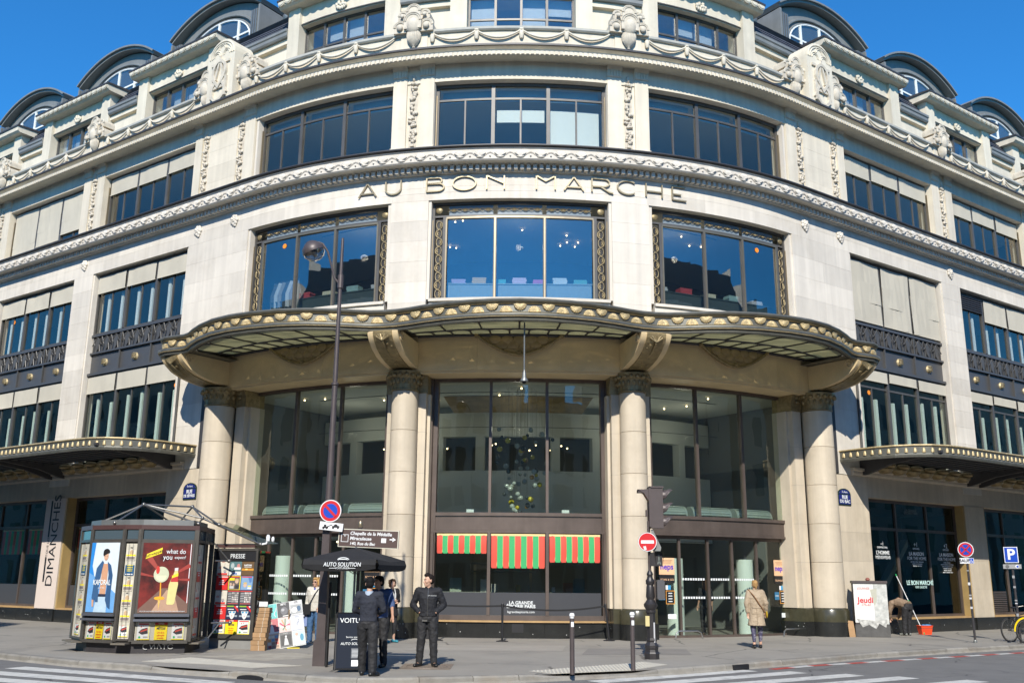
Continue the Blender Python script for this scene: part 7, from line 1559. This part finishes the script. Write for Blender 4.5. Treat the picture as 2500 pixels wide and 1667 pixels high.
def bicycle(loc, rz, lab, frame, fender):
    """bicycle standing along local x"""
    b_ = empty('bicycle', loc, rz, None, lab, 'bicycle'); fm = flat(*frame, .3); R_ = .34
    for x, nm in ((-.53, 'rear_wheel'), (.53, 'front_wheel')):
        w = obj(nm, MB().tube([(x+R_*cos(2*pi*i/36), 0, R_+R_*sin(2*pi*i/36)) for i in range(36)], .018, 8, None, True), mat('tyre', (.015, .015, .016), .7), b_, smooth=True)
        obj('rim', MB().tube([(x+(R_-.035)*cos(2*pi*i/36), 0, R_+(R_-.035)*sin(2*pi*i/36)) for i in range(36)], .010, 6, None, True), M_STEEL, w)
        sp = MB()
        for i in range(18): a_ = 2*pi*i/18; sp.tube([(x+.02*cos(a_+1), .02*(-1)**i, R_+.02*sin(a_+1)), (x+(R_-.04)*cos(a_), 0, R_+(R_-.04)*sin(a_))], .0018, 3)
        obj('spokes', sp, M_STEEL, w); obj('hub', MB().lathe([(.022, -.05), (.022, .05)], 10, T(x, 0, R_) @ RX(pi/2)), M_STEEL, w)
        if fender: obj('mudguard', MB().tube([(x+(R_+.035)*cos(radians(a_)), 0, R_+(R_+.035)*sin(radians(a_))) for a_ in range(10 if x > 0 else 20, 165 if x > 0 else 190, 10)], .022, 6, flat=(.05, .012)), flat(*fender, .35), b_)
    bb, st_, hd_, ax, fx = (-.08, 0, .30), (-.22, 0, .80), (.36, 0, .84), (-.53, 0, R_), (.53, 0, R_)
    fr = MB().tube([bb, st_], .018, 8).tube([bb, (.40, 0, .70)], .02, 8).tube([(-.2, 0, .74), hd_], .016, 8)
    for yy in (-.04, .04): fr.tube([bb, (ax[0], yy, ax[2])], .009, 6).tube([(-.21, 0, .74), (ax[0], yy, ax[2])], .008, 6).tube([(.41, yy*.6, .68), (fx[0], yy, fx[2])], .011, 6)
    fr.tube([(.35, 0, .88), (.42, 0, .66)], .02, 8); obj('frame', fr, fm, b_, smooth=True)
    obj('seat_post', MB().tube([st_, (-.25, 0, .95)], .013, 8), M_STEEL, b_); obj('saddle', MB().ell((-.30, 0, .98), (.10, .075, .03), 12, 6).ell((-.17, 0, .975), (.10, .03, .025), 10, 6), M_BLACK, b_, smooth=True)
    obj('handlebar', MB().tube([(.34, 0, .86), (.32, 0, 1.0)], .013, 8).tube([(.22, -.28, .99), (.33, -.18, 1.02), (.33, 0, 1.01), (.33, .18, 1.02), (.22, .28, .99)], .012, 8), M_STEEL, b_, smooth=True)
    obj('crank', MB().lathe([(.09, -.006), (.09, .006)], 20, T(-.08, -.06, .30) @ RX(pi/2)).tube([(-.08, -.07, .30), (-.02, -.08, .15)], .01, 6).tube([(-.08, .07, .30), (-.14, .08, .45)], .01, 6), M_STEEL, b_); obj('pedal', MB().box(-.07, .03, -.17, -.08, .135, .155).box(-.19, -.09, .08, .17, .44, .46), M_BLACK, b_)
    obj('chain', MB().tube([(-.08, -.06, .39), (-.53, -.06, .37), (-.56, -.06, .34), (-.53, -.06, .31), (-.08, -.06, .21)], .005, 4), M_BLACK, b_)
    obj('reflector', MB().box(.45, .5, -.02, .02, .2, .26), flat(.8, .25, .02), b_); return b_
bicycle((15.25, 30.0, 0), radians(22), 'black bicycle leaning by the parking sign at the right edge', (.02, .02, .022), None)
bicycle((15.35, 29.05, 0), radians(10), 'bicycle with bright yellow mudguards in front of the black one', (.03, .03, .03), (.75, .55, .01))
# ================================================================ people
def V3(*a): return Vector(a)
def capsule(mb, p, q, r0, r1, n=12, k=4, ex=1.):
    """closed tapered limb with round ends"""
    p, q = Vector(p), Vector(q); t = (q-p); L = t.length
    if L < 1e-5: return mb.ell(tuple(p), (r0, r0, r0), n, 8)
    t.normalize(); up = V3(0, 0, 1) if abs(t.z) < .9 else V3(0, 1, 0); a = t.cross(up).normalized(); b = a.cross(t); rings = []
    for i in range(k+1): c = i/k*pi/2; rings.append((p-t*r0*cos(c), r0*sin(c)))
    for i in range(k+1): c = i/k*pi/2; rings.append((q+t*r1*sin(c), r1*cos(c)))
    vs = []; fs = []
    for c, r in rings: vs += [c+(a*cos(2*pi*j/n)*ex+b*sin(2*pi*j/n))*max(r, 1e-4) for j in range(n)]
    m = len(rings)
    for i in range(m-1):
        for j in range(n): w = (j+1) % n; fs.append((i*n+j, i*n+w, (i+1)*n+w, (i+1)*n+j))
    fs.append(tuple(range(n-1, -1, -1))); fs.append(tuple((m-1)*n+j for j in range(n))); return mb.add(vs, fs)
def loft(mb, rings, n=20):
    """closed body of elliptical rings: (centre, half width along ax, half depth, ax)"""
    vs = []; fs = []
    for c, rx, ry, ax in rings:
        c = Vector(c); ax = Vector(ax).normalized(); i0 = rings.index((c, rx, ry, ax)) if False else 0
        vs += [(c, rx, ry, ax)]
    cs = [Vector(r[0]) for r in rings]; out = []
    for i, (c, rx, ry, ax) in enumerate(rings):
        t = (cs[min(i+1, len(cs)-1)]-cs[max(i-1, 0)]).normalized(); a = Vector(ax).normalized(); a = (a-t*a.dot(t)).normalized(); b = t.cross(a)
        for j in range(n):
            w = 2*pi*j/n; cx_, sx_ = cos(w), sin(w); e = 2/2.5
            out.append(cs[i]+a*rx*math.copysign(abs(cx_)**e, cx_)+b*ry*math.copysign(abs(sx_)**e, sx_))
    m = len(rings)
    for i in range(m-1):
        for j in range(n): w = (j+1) % n; fs.append((i*n+j, i*n+w, (i+1)*n+w, (i+1)*n+j))
    fs.append(tuple(range(n-1, -1, -1))); fs.append(tuple((m-1)*n+j for j in range(n))); return mb.add(out, fs)
def fuse(name, mb, m, parent, voxel=.011, smooth=3, wr=0.):
    """weld overlapping closed pieces into one continuous skin"""
    me = mb.mesh(name); o = bpy.data.objects.new(name, me)
    r = o.modifiers.new('r', 'REMESH'); r.mode = 'VOXEL'; r.voxel_size = voxel; r.adaptivity = 0
    s_ = o.modifiers.new('s', 'SMOOTH'); s_.factor = .5; s_.iterations = smooth
    if wr:
        tx = bpy.data.textures.new('folds', 'CLOUDS'); tx.noise_scale = .075; tx.noise_depth = 2
        dp = o.modifiers.new('d', 'DISPLACE'); dp.texture = tx; dp.strength = wr; dp.mid_level = .5; dp.texture_coords = 'LOCAL'
    me2 = bake(o); bpy.data.meshes.remove(me)
    me2.name = name; me2.materials.clear(); me2.materials.append(m); me2.shade_smooth()
    q = bpy.data.objects.new(name, me2); return link(q, parent)
def hand(mb, w, d, n, curl=.5, thumb=1):
    """palm with four fingers of unequal length and a thumb; w wrist, d forearm direction, n palm normal"""
    d = Vector(d).normalized(); n = Vector(n); n = (n-d*n.dot(d)).normalized(); sd_ = d.cross(n); w = Vector(w)
    capsule(mb, w-d*.02, w+d*.03, .024, .028)
    for k in (-1.2, -.4, .4, 1.2): capsule(mb, w+d*.02+sd_*k*.014, w+d*.085+sd_*k*.017, .016, .0145, 8, 3)
    for k, L in ((-1.5, .062), (-.5, .074), (.5, .07), (1.5, .054)):
        p = w+d*.09+sd_*k*.0135; q = p+(d*cos(curl*.7)+n*sin(curl*.7))*L*.55; r_ = q+(d*cos(curl*1.7)+n*sin(curl*1.7))*L*.5
        capsule(mb, p, q, .0095, .0088, 8, 3); capsule(mb, q, r_, .0088, .0075, 8, 3)
    p = w+d*.03-sd_*thumb*.028; q = p+(d*.75-sd_*thumb*.6+n*.25)*.05; r_ = q+(d*.95-sd_*thumb*.15+n*.3)*.032
    capsule(mb, p, q, .013, .011, 8, 3); capsule(mb, q, r_, .0105, .0085, 8, 3)
SKIN = mat('skin', (.52, .31, .215), .55, var=.12, vscale=9); SKIN2 = mat('skin_tanned', (.44, .25, .165), .55, var=.12, vscale=9)
def person(label, loc, rz, H=1.70, J=None, head=(0, 0, 0), hair='short', hairc=(.03, .022, .018), top=None, legs=None, shoes=None, skin=SKIN, female=False, hands=(0, 0), group=None, extra=None, collar=None, coat=None, palm=((0, 1, 0), (0, 1, 0)), curl=(.5, .5), bare=False):
    """standing figure facing local -y; J overrides joints; coordinates in metres for a 1.75 m figure, scaled to H"""
    k = H/1.75
    e = empty('person', loc, rz, None, label, 'person', group)
    sw = .165 if female else .195; hw = .10 if female else .095
    D = dict(pelvis=(0, 0, .93), waist=(0, -.005, 1.08), chest=(0, -.01, 1.30), neck=(0, .005, 1.475), headc=(0, -.02, 1.635),
             shL=(sw, .0, 1.43), shR=(-sw, .0, 1.43), elL=(sw+.06, .02, 1.14), elR=(-sw-.06, .02, 1.14), wrL=(sw+.07, -.05, .90), wrR=(-sw-.07, -.05, .90),
             hiL=(hw, 0, .90), hiR=(-hw, 0, .90), knL=(hw+.015, -.015, .50), knR=(-hw-.015, -.015, .50), anL=(hw+.02, .02, .09), anR=(-hw-.02, .02, .09), toL=(hw+.04, -.16, .03), toR=(-hw-.04, -.16, .03))
    if J: D.update(J)
    P = {n_: Vector(v)*k for n_, v in D.items()}; q = k
    axs = (P['shL']-P['shR']); axh = (P['hiL']-P['hiR'])
    # --- body
    b = MB()
    loft(b, [(P['pelvis']-V3(0, 0, .06)*q, .13*q, .09*q, axh), (P['pelvis'], .15*q, .10*q, axh), (P['waist'], .125*q, .085*q, axs), (P['chest'], .15*q, .10*q, axs), (P['neck']-V3(0, 0, .03)*q, .09*q, .06*q, axs)])
    capsule(b, P['neck']-V3(0, 0, .06)*q, P['headc']-V3(0, -.01, .05)*q, .056*q, .05*q)
    for s_ in 'LR':
        capsule(b, P['sh'+s_], P['el'+s_], .048*q, .038*q); capsule(b, P['el'+s_], P['wr'+s_], .038*q, .026*q); capsule(b, P['chest']+V3(0, 0, .1)*q, P['sh'+s_], .07*q, .05*q)
        capsule(b, P['hi'+s_], P['kn'+s_], .08*q, .055*q); capsule(b, P['kn'+s_], P['an'+s_], .054*q, .037*q); capsule(b, P['an'+s_]-V3(0, 0, .03)*q, P['to'+s_], .034*q, .028*q)
        i = 0 if s_ == 'L' else 1
        if not hands[i]: hand(b, P['wr'+s_], P['wr'+s_]-P['el'+s_], palm[i], curl[i], 1 if s_ == 'L' else -1)
    HM = Matrix.Translation(P['headc']) @ RZ(head[0]) @ RX(head[1]) @ RY(head[2]) @ S(q)
    hb = MB()
    hb.ell((0, .012, .03), (.074, .093, .092), 20, 14); hb.ell((0, -.028, -.045), (.056, .062, .072), 16, 12); hb.ell((0, -.07, -.095), (.026, .022, .024), 10, 8); hb.ell((0, -.035, .0), (.064, .06, .07), 14, 10)
    capsule(hb, (0, -.088, .012), (0, -.108, -.028), .010, .015, 10, 3); hb.ell((0, -.098, -.034), (.019, .013, .010), 8, 6)
    hb.ell((0, -.084, -.062), (.025, .014, .008), 10, 6); hb.ell((0, -.082, -.074), (.022, .013, .008), 10, 6); hb.ell((0, -.076, .036), (.056, .022, .012), 12, 6)
    for sx in (-1, 1): hb.ell((sx*.078, .012, -.008), (.012, .022, .032), 8, 8); hb.ell((sx*.042, -.062, -.022), (.026, .024, .022), 10, 8)
    b.add(hb.v, hb.f, HM)
    body = fuse('body', b, skin, e, .0085*q, 2)
    for sx in (-1, 1):
        obj('eye', MB().ell((sx*.031, -.0795, .014), (.0125, .0075, .007), 10, 8, HM), flat(.6, .58, .55), e); obj('iris', MB().ell((sx*.031, -.0855, .014), (.0058, .003, .0058), 8, 6, HM), flat(.03, .02, .015), e)
        obj('eyebrow', MB().tube([(sx*.014, -.091, .036), (sx*.034, -.09, .041), (sx*.052, -.078, .036)], .0038, 5, HM), flat(*[c*.8 for c in hairc]), e)
    obj('lips', MB().ell((0, -.0955, -.068), (.022, .005, .006), 10, 6, HM), flat(.36, .13, .11), e)
    # --- hair
    h = MB(); hr = MB()
    if hair == 'short':
        hr.ell((0, .026, .052), (.082, .092, .084), 18, 12); hr.ell((0, .045, .0), (.078, .072, .085), 16, 10); hr.ell((0, -.03, .10), (.062, .055, .036), 14, 8)
        for sx in (-1, 1): capsule(hr, (sx*.074, -.005, .05), (sx*.074, .01, -.005), .014, .008, 8, 3)
    elif hair == 'quiff':
        hr.ell((0, .03, .052), (.08, .088, .078), 18, 12); hr.ell((0, .048, .0), (.075, .068, .075), 16, 10); hr.ell((0, -.035, .112), (.062, .058, .04), 14, 8); hr.ell((0, -.02, .13), (.05, .05, .03), 12, 8)
        for sx in (-1, 1): capsule(hr, (sx*.073, .0, .05), (sx*.073, .01, .0), .012, .007, 8, 3)
    elif hair == 'bob':
        hr.ell((0, .03, .05), (.095, .10, .09), 18, 12); hr.ell((0, .055, -.03), (.092, .075, .10), 16, 10); hr.ell((0, -.035, .10), (.075, .06, .04), 14, 8)
        for sx in (-1, 1): capsule(hr, (sx*.082, -.005, .05), (sx*.085, .015, -.06), .026, .028, 10, 3)
        for i in range(14): a = random.uniform(0, 2*pi); hr.ell((.085*cos(a), .03+.085*sin(a)*.9+.01, random.uniform(.0, .12)), (.03, .03, .028), 8, 6)
    elif hair == 'long':
        hr.ell((0, .03, .05), (.092, .098, .088), 18, 12); loft(hr, [((0, .07, .06), .09, .05, (1, 0, 0)), ((0, .085, -.05), .10, .055, (1, 0, 0)), ((0, .085, -.17), .10, .05, (1, 0, 0)), ((0, .08, -.25), .07, .03, (1, 0, 0))]); hr.ell((0, -.03, .1), (.07, .055, .036), 14, 8)
    elif hair == 'tied':
        hr.ell((0, .026, .048), (.082, .096, .084), 18, 12); hr.ell((0, .045, .0), (.078, .072, .08), 16, 10); capsule(hr, (0, .10, .03), (.0, .115, -.09), .034, .02, 10, 3); hr.ell((0, -.03, .095), (.064, .055, .036), 14, 8)
    h.add(hr.v, hr.f, HM); fuse('hair', h, mat('hair_%.2f_%.2f' % hairc[:2], hairc, .75, var=.4, vscale=25, bump=.6, bscale=120, spec=.15), e, .008*q, 1)
    # --- clothes
    if legs:
        m_, kind = legs; t = MB(); f = 1.0 if kind == 'trousers' else .86
        loft(t, [(P['pelvis']-V3(0, 0, .09)*q, .155*q, .11*q, axh), (P['pelvis'], .172*q, .125*q, axh), (P['pelvis']+V3(0, 0, .10)*q, .155*q, .11*q, axh)])
        for s_ in 'LR':
            capsule(t, P['hi'+s_]-V3(0, 0, .02)*q, P['kn'+s_], .116*q*f, .084*q*f, 16); capsule(t, P['kn'+s_], P['an'+s_]+(V3(0, 0, .0) if kind == 'trousers' else V3(0, 0, .09)*q), .084*q*f, (.07 if kind == 'trousers' else .042)*q, 14)
        fuse('trousers' if kind == 'trousers' else 'leggings', t, m_, e, .010*q, 2, .03*q if kind == 'trousers' else .004)
    if shoes:
        for s_ in 'LR':
            t = MB(); an, to = P['an'+s_], P['to'+s_]; d_ = V3(to.x-an.x, to.y-an.y, 0).normalized(); z_ = min(to.z, an.z)
            hee = V3(an.x, an.y, 0)-d_*.045*q; 
            base = V3(0, 0, to.z-.03*q)
            capsule(t, hee+V3(0, 0, .045*q)+base, an+V3(0, 0, -.02)*q, .045*q, .045*q); capsule(t, hee+V3(0, 0, .042*q)+base, V3(to.x, to.y, .036*q)+base, .042*q, .036*q); t.ell(tuple(V3(to.x, to.y, .034*q)+base-d_*.02), (.046*q, .05*q, .032*q), 12, 8)
            fuse('shoe', t, shoes, e, .008*q, 2)
    if top:
        m_, fat, hem, slv = top; t = MB()
        zz = P['pelvis']+V3(0, 0, hem)*q
        loft(t, [(zz, (.158+fat)*q, (.115+fat)*q, axh), (P['waist'], (.148+fat)*q, (.108+fat)*q, axs), (P['chest'], (.175+fat)*q, (.122+fat)*q, axs), (P['chest']+(P['neck']-P['chest'])*.62, (.165+fat*.7)*q, (.098+fat*.6)*q, axs), (P['neck']-V3(0, 0, .012)*q, (.085)*q, .068*q, axs)])
        for s_ in 'LR':
            capsule(t, P['chest']+(P['neck']-P['chest'])*.45, P['sh'+s_], (.10+fat*.5)*q, (.072+fat*.6)*q, 14); capsule(t, P['sh'+s_], P['el'+s_], (.070+fat*.6)*q, (.055+fat*.5)*q, 14)
            w_ = P['el'+s_].lerp(P['wr'+s_], slv if slv <= 1 else 1.0)
            if slv > .05: capsule(t, P['el'+s_], w_-(w_-P['el'+s_]).normalized()*.03*q, (.055+fat*.5)*q, (.042+fat*.35)*q, 14)
        if coat: # skirt of a coat
            zc = coat; loft(t, [(V3(P['pelvis'].x, P['pelvis'].y+.01, zc*q), .235*q, .17*q, axh), (P['pelvis']-V3(0, 0, .12)*q, .20*q, .148*q, axh), (P['waist'], (.15+fat)*q, (.11+fat)*q, axs)])
        fuse('coat' if coat else 'jacket', t, m_, e, .0105*q, 2, .028*q)
        if collar:
            cm_, ch_ = collar; c = P['neck']; tt = (P['headc']-P['neck']); 
            t = MB(); rows = [[c+V3(.074*cos(2*pi*i/18)*g, .01+.066*sin(2*pi*i/18)*g, z_)*q for i in range(18)] for g, z_ in ((1.12, -.03), (1.05, ch_*.5), (1.0, ch_), (.93, ch_*.95), (.93, -.02))]
            t.grid(rows, None, True); obj('collar', t, cm_, e, smooth=True)
    if extra: extra(e, P, q, HM)
    return e
M_JKT = mat('quilted_black_jacket', (.018, .019, .023), .75, var=.2, vscale=14, bump=.3, bscale=22, spec=.3); M_BTR = mat('black_trousers', (.017, .017, .019), .75, var=.2, vscale=6); M_BSH = mat('black_leather', (.012, .012, .012), .35)
M_NAVY = mat('navy_knit', (.018, .021, .032), .85, var=.15, vscale=10); M_POLO = mat('blue_polo', (.05, .085, .19), .8, var=.15, vscale=8); M_DCOAT = mat('black_wool_coat', (.012, .012, .014), .8, var=.2, vscale=8)
M_CREAMJ = mat('cream_jacket', (.52, .49, .42), .7, var=.12, vscale=8, bump=.3, bscale=25); M_JEAN = mat('blue_denim', (.05, .12, .24), .8, var=.25, vscale=7); M_TRENCH = mat('beige_trench', (.36, .28, .19), .75, var=.14, vscale=6)
M_PATT = mat('patterned_leggings', (.05, .045, .09), .7, var=.1, stain=(.5, .48, .55), stain_scale=14, stain_amt=.9); M_TAUPE = mat('taupe_jacket', (.24, .17, .115), .8, var=.15, vscale=8); M_TEAL = flat(.03, .22, .28)
def logo(e, P, q, HM):
    text('jacket_emblem', 'AUTO SOLUTION', M_LETTER, e, Matrix.Translation(P['chest']+V3(.085, -.155, .05)*q) @ RZ(radians(10)), .022, .002); obj('zip', MB().tube([P['neck']+V3(0, -.085, -.0)*q, P['chest']+V3(0, -.162, 0)*q, P['waist']+V3(0, -.15, 0)*q, P['pelvis']+V3(0, -.15, .03)*q], .005, 5), M_STEEL, e)
    obj('key_ring', MB().box(-.1, .0, -.16, -.15, .86*q, .89*q), M_STEEL, e)
person('man in a black zip jacket with hands in his pockets, looking to the left', (-1.70, 19.93, 0), 0, 1.76, dict(elL=(.31, .05, 1.17), elR=(-.31, .05, 1.17), wrL=(.17, -.10, 1.03), wrR=(-.17, -.10, 1.03), anL=(.14, .0, .09), anR=(-.15, .02, .09), toL=(.20, -.16, .03), toR=(-.22, -.15, .03), knL=(.12, -.02, .5), knR=(-.12, -.02, .5)),
       (radians(-62), radians(4), 0), 'quiff', (.018, .013, .011), (M_JKT, .02, .03, 1.0), (M_BTR, 'trousers'), M_BSH, SKIN, False, (1, 1), collar=(M_JKT, .045), extra=logo)
def cap_(e, P, q, HM):
    obj('shirt_collar', MB().grid([[P['neck']+V3(.08*cos(2*pi*i/18), .012+.07*sin(2*pi*i/18), z_)*q for i in range(18)] for z_ in (-.045, -.01, .03)], None, True), mat('pale_blue_shirt', (.38, .45, .55), .7), e, smooth=True)
person('man seen from behind in a navy pullover at the kerb', (-2.60, 17.95, 0), radians(172), 1.70, dict(elL=(.27, -.03, 1.17), elR=(-.27, -.03, 1.17), wrL=(.14, -.21, 1.08), wrR=(-.14, -.21, 1.10), anL=(.13, -.16, .09), anR=(-.13, .06, .09), toL=(.17, -.33, .03), toR=(-.2, -.1, .03), knL=(.12, -.1, .5), knR=(-.11, .02, .5)),
       (radians(12), 0, 0), 'short', (.012, .011, .011), (M_NAVY, .012, .03, 1.0), (M_BTR, 'trousers'), M_BSH, SKIN, False, (0, 0), extra=cap_)
person('man in a blue polo shirt pointing down behind the navy pullover', (-2.64, 19.75, 0), radians(-20), 1.72, dict(elL=(.30, -.06, 1.18), wrL=(.40, -.22, 1.0), elR=(-.24, .0, 1.16), wrR=(-.2, -.2, 1.1), headc=(-.03, -.03, 1.63)),
       (radians(-35), radians(6), 0), 'short', (.014, .011, .01), (M_POLO, .02, .02, .0), (M_BTR, 'trousers'), M_BSH, SKIN2, False, (0, 0), collar=(M_POLO, .03), curl=(.15, .6))
def scarf(e, P, q, HM):
    t = MB(); 
    for sx in (-1, 1): t.tube([P['neck']+V3(sx*.06, -.05, .0)*q, P['chest']+V3(sx*.03, -.15, .02)*q, P['waist']+V3(sx*.02, -.155, .02)*q], .02, 6)
    obj('scarf', t, flat(.5, .5, .48), e, smooth=True)
person('woman in a black coat and turquoise trainers standing by the left inner column', (-3.30, 27.0, 0), radians(38), 1.64, dict(elL=(.21, -.02, 1.15), wrL=(.03, -.22, 1.16), elR=(-.23, .0, 1.15), wrR=(-.06, -.2, 1.12)),
       (radians(-8), radians(3), 0), 'bob', (.075, .042, .025), (M_DCOAT, .02, -.02, 1.0), (M_BTR, 'leggings'), M_TEAL, SKIN, True, (0, 0), coat=.78, extra=scarf, curl=(.9, .9))
def sung(e, P, q, HM):
    g = MB()
    for sx in (-1, 1): g.ell((sx*.034, -.088, .012), (.030, .010, .022), 12, 8, HM); g.tube([(sx*.062, -.082, .018), (sx*.082, .01, .02)], .004, 5, HM)
    g.tube([(-.03, -.096, .018), (.03, -.096, .018)], .004, 5, HM); obj('sunglasses', g, flat(.02, .012, .01, .15), e, smooth=True)
    obj('neck_scarf', MB().ell(tuple(P['neck']+V3(0, -.085, -.05)*q), (.035, .03, .07), 10, 8), flat(.03, .05, .3), e)
    obj('bag_strap', MB().tube([P['shL']+V3(-.03, -.04, .085)*q, P['chest']+V3(.05, -.185, .02)*q, P['waist']+V3(-.08, -.178, .0)*q, P['pelvis']+V3(-.2, -.08, .06)*q], .012, 6, flat=(.03, .012)), M_BLACK, e); obj('shoulder_bag', MB().box(-.11, .11, -.05, .05, -.17, .09, Matrix.Translation(P['pelvis']+V3(-.17, -.15, .03)*q)), M_BLACK, e)
    obj('papers', MB().box(-.02, .02, -.1, .1, -.12, .1, Matrix.Translation(P['wrR']+V3(-.02, -.02, -.05)*q)), flat(.6, .58, .62), e); obj('carrier_bag', MB().box(-.10, .06, -.05, .05, -.32, -.06, Matrix.Translation(P['wrR']+V3(0, 0, -.1)*q)), flat(.2, .26, .45), e)
person('blonde woman in a cream jacket, jeans and sunglasses partly behind the lamp post', (-5.22, 26.25, 0), radians(-12), 1.66, dict(elL=(.26, .02, 1.15), wrL=(.2, -.12, .98)), (radians(-16), 0, 0), 'bob', (.50, .30, .11), (M_CREAMJ, .045, -.06, 1.0), (M_JEAN, 'trousers'), WHITE_S, SKIN, True, (0, 0), collar=(M_CREAMJ, .035), extra=sung)
def trench(e, P, q, HM):
    obj('bag_strap', MB().tube([P['shL']+V3(.02, .04, .085)*q, P['chest']+V3(.06, .175, .05)*q, P['waist']+V3(-.1, .17, .02)*q, P['pelvis']+V3(-.22, .08, .0)*q], .012, 6, flat=(.03, .012)), flat(.2, .09, .03), e)
    obj('yellow_bag', MB().ell(tuple(P['wrR']+V3(-.02, .02, -.06)*q), (.03, .09, .1), 12, 8), flat(.45, .30, .02), e)
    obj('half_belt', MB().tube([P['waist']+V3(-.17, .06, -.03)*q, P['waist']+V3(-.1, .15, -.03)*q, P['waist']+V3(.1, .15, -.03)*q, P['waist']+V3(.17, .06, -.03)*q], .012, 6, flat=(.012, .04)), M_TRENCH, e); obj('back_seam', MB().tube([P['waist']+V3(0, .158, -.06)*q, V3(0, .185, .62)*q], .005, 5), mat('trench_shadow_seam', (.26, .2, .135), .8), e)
person('blonde woman in a beige trench coat walking towards the right-hand doors', (6.34, 26.05, 0), radians(174), 1.70, dict(elL=(.245, .05, 1.16), wrL=(.23, .03, .92), elR=(-.26, .04, 1.17), wrR=(-.26, -.06, .93), anL=(.10, .10, .10), toL=(.12, -.06, .03), knL=(.1, .0, .5), anR=(-.09, -.10, .09), toR=(-.11, -.27, .03), knR=(-.1, -.1, .5)),
       (radians(8), 0, 0), 'tied', (.42, .25, .10), (M_TRENCH, .035, -.05, 1.0), (M_PATT, 'leggings'), M_BSH, SKIN, True, (0, 0), coat=.58, collar=(M_TRENCH, .05), extra=trench)
p7 = FP(7.35, -2.3, 0)
person('woman in loose black clothes inside the right-hand doors', (p7.x, p7.y, .006), radians(190), 1.68, dict(elL=(.22, .03, 1.16), wrL=(.25, -.05, .93), anL=(.12, .05, .09), anR=(-.14, -.1, .09)), (0, 0, 0), 'long', (.10, .05, .03), (M_DCOAT, .02, -.08, .0), (M_BTR, 'trousers'), flat(.45, .28, .18), SKIN, True, (0, 0))
person('window cleaner bending down in a taupe jacket before the right shop window', (12.86, 32.75, 0), radians(205), 1.72, dict(pelvis=(0, .12, .92), waist=(0, -.02, 1.00), chest=(0, -.25, 1.04), neck=(0, -.43, 1.03), headc=(0, -.56, .97), shL=(.19, -.36, 1.03), shR=(-.19, -.36, 1.03), elL=(.24, -.44, .76), elR=(-.24, -.42, .76), wrL=(.16, -.52, .55), wrR=(-.2, -.5, .55), hiL=(.1, .1, .88), hiR=(-.1, .1, .88), knL=(.11, .04, .48), knR=(-.11, .02, .48), anL=(.13, .04, .09), anR=(-.13, -.02, .09), toL=(.15, -.14, .03), toR=(-.16, -.2, .03)),
       (0, radians(70), 0), 'short', (.2, .17, .14), (M_TAUPE, .035, .03, 1.0), (M_BTR, 'trousers'), flat(.18, .19, .17), SKIN, False, (0, 0), palm=((0, 0, -1), (0, 0, -1)))

bpy.data.scenes.remove(TMP)
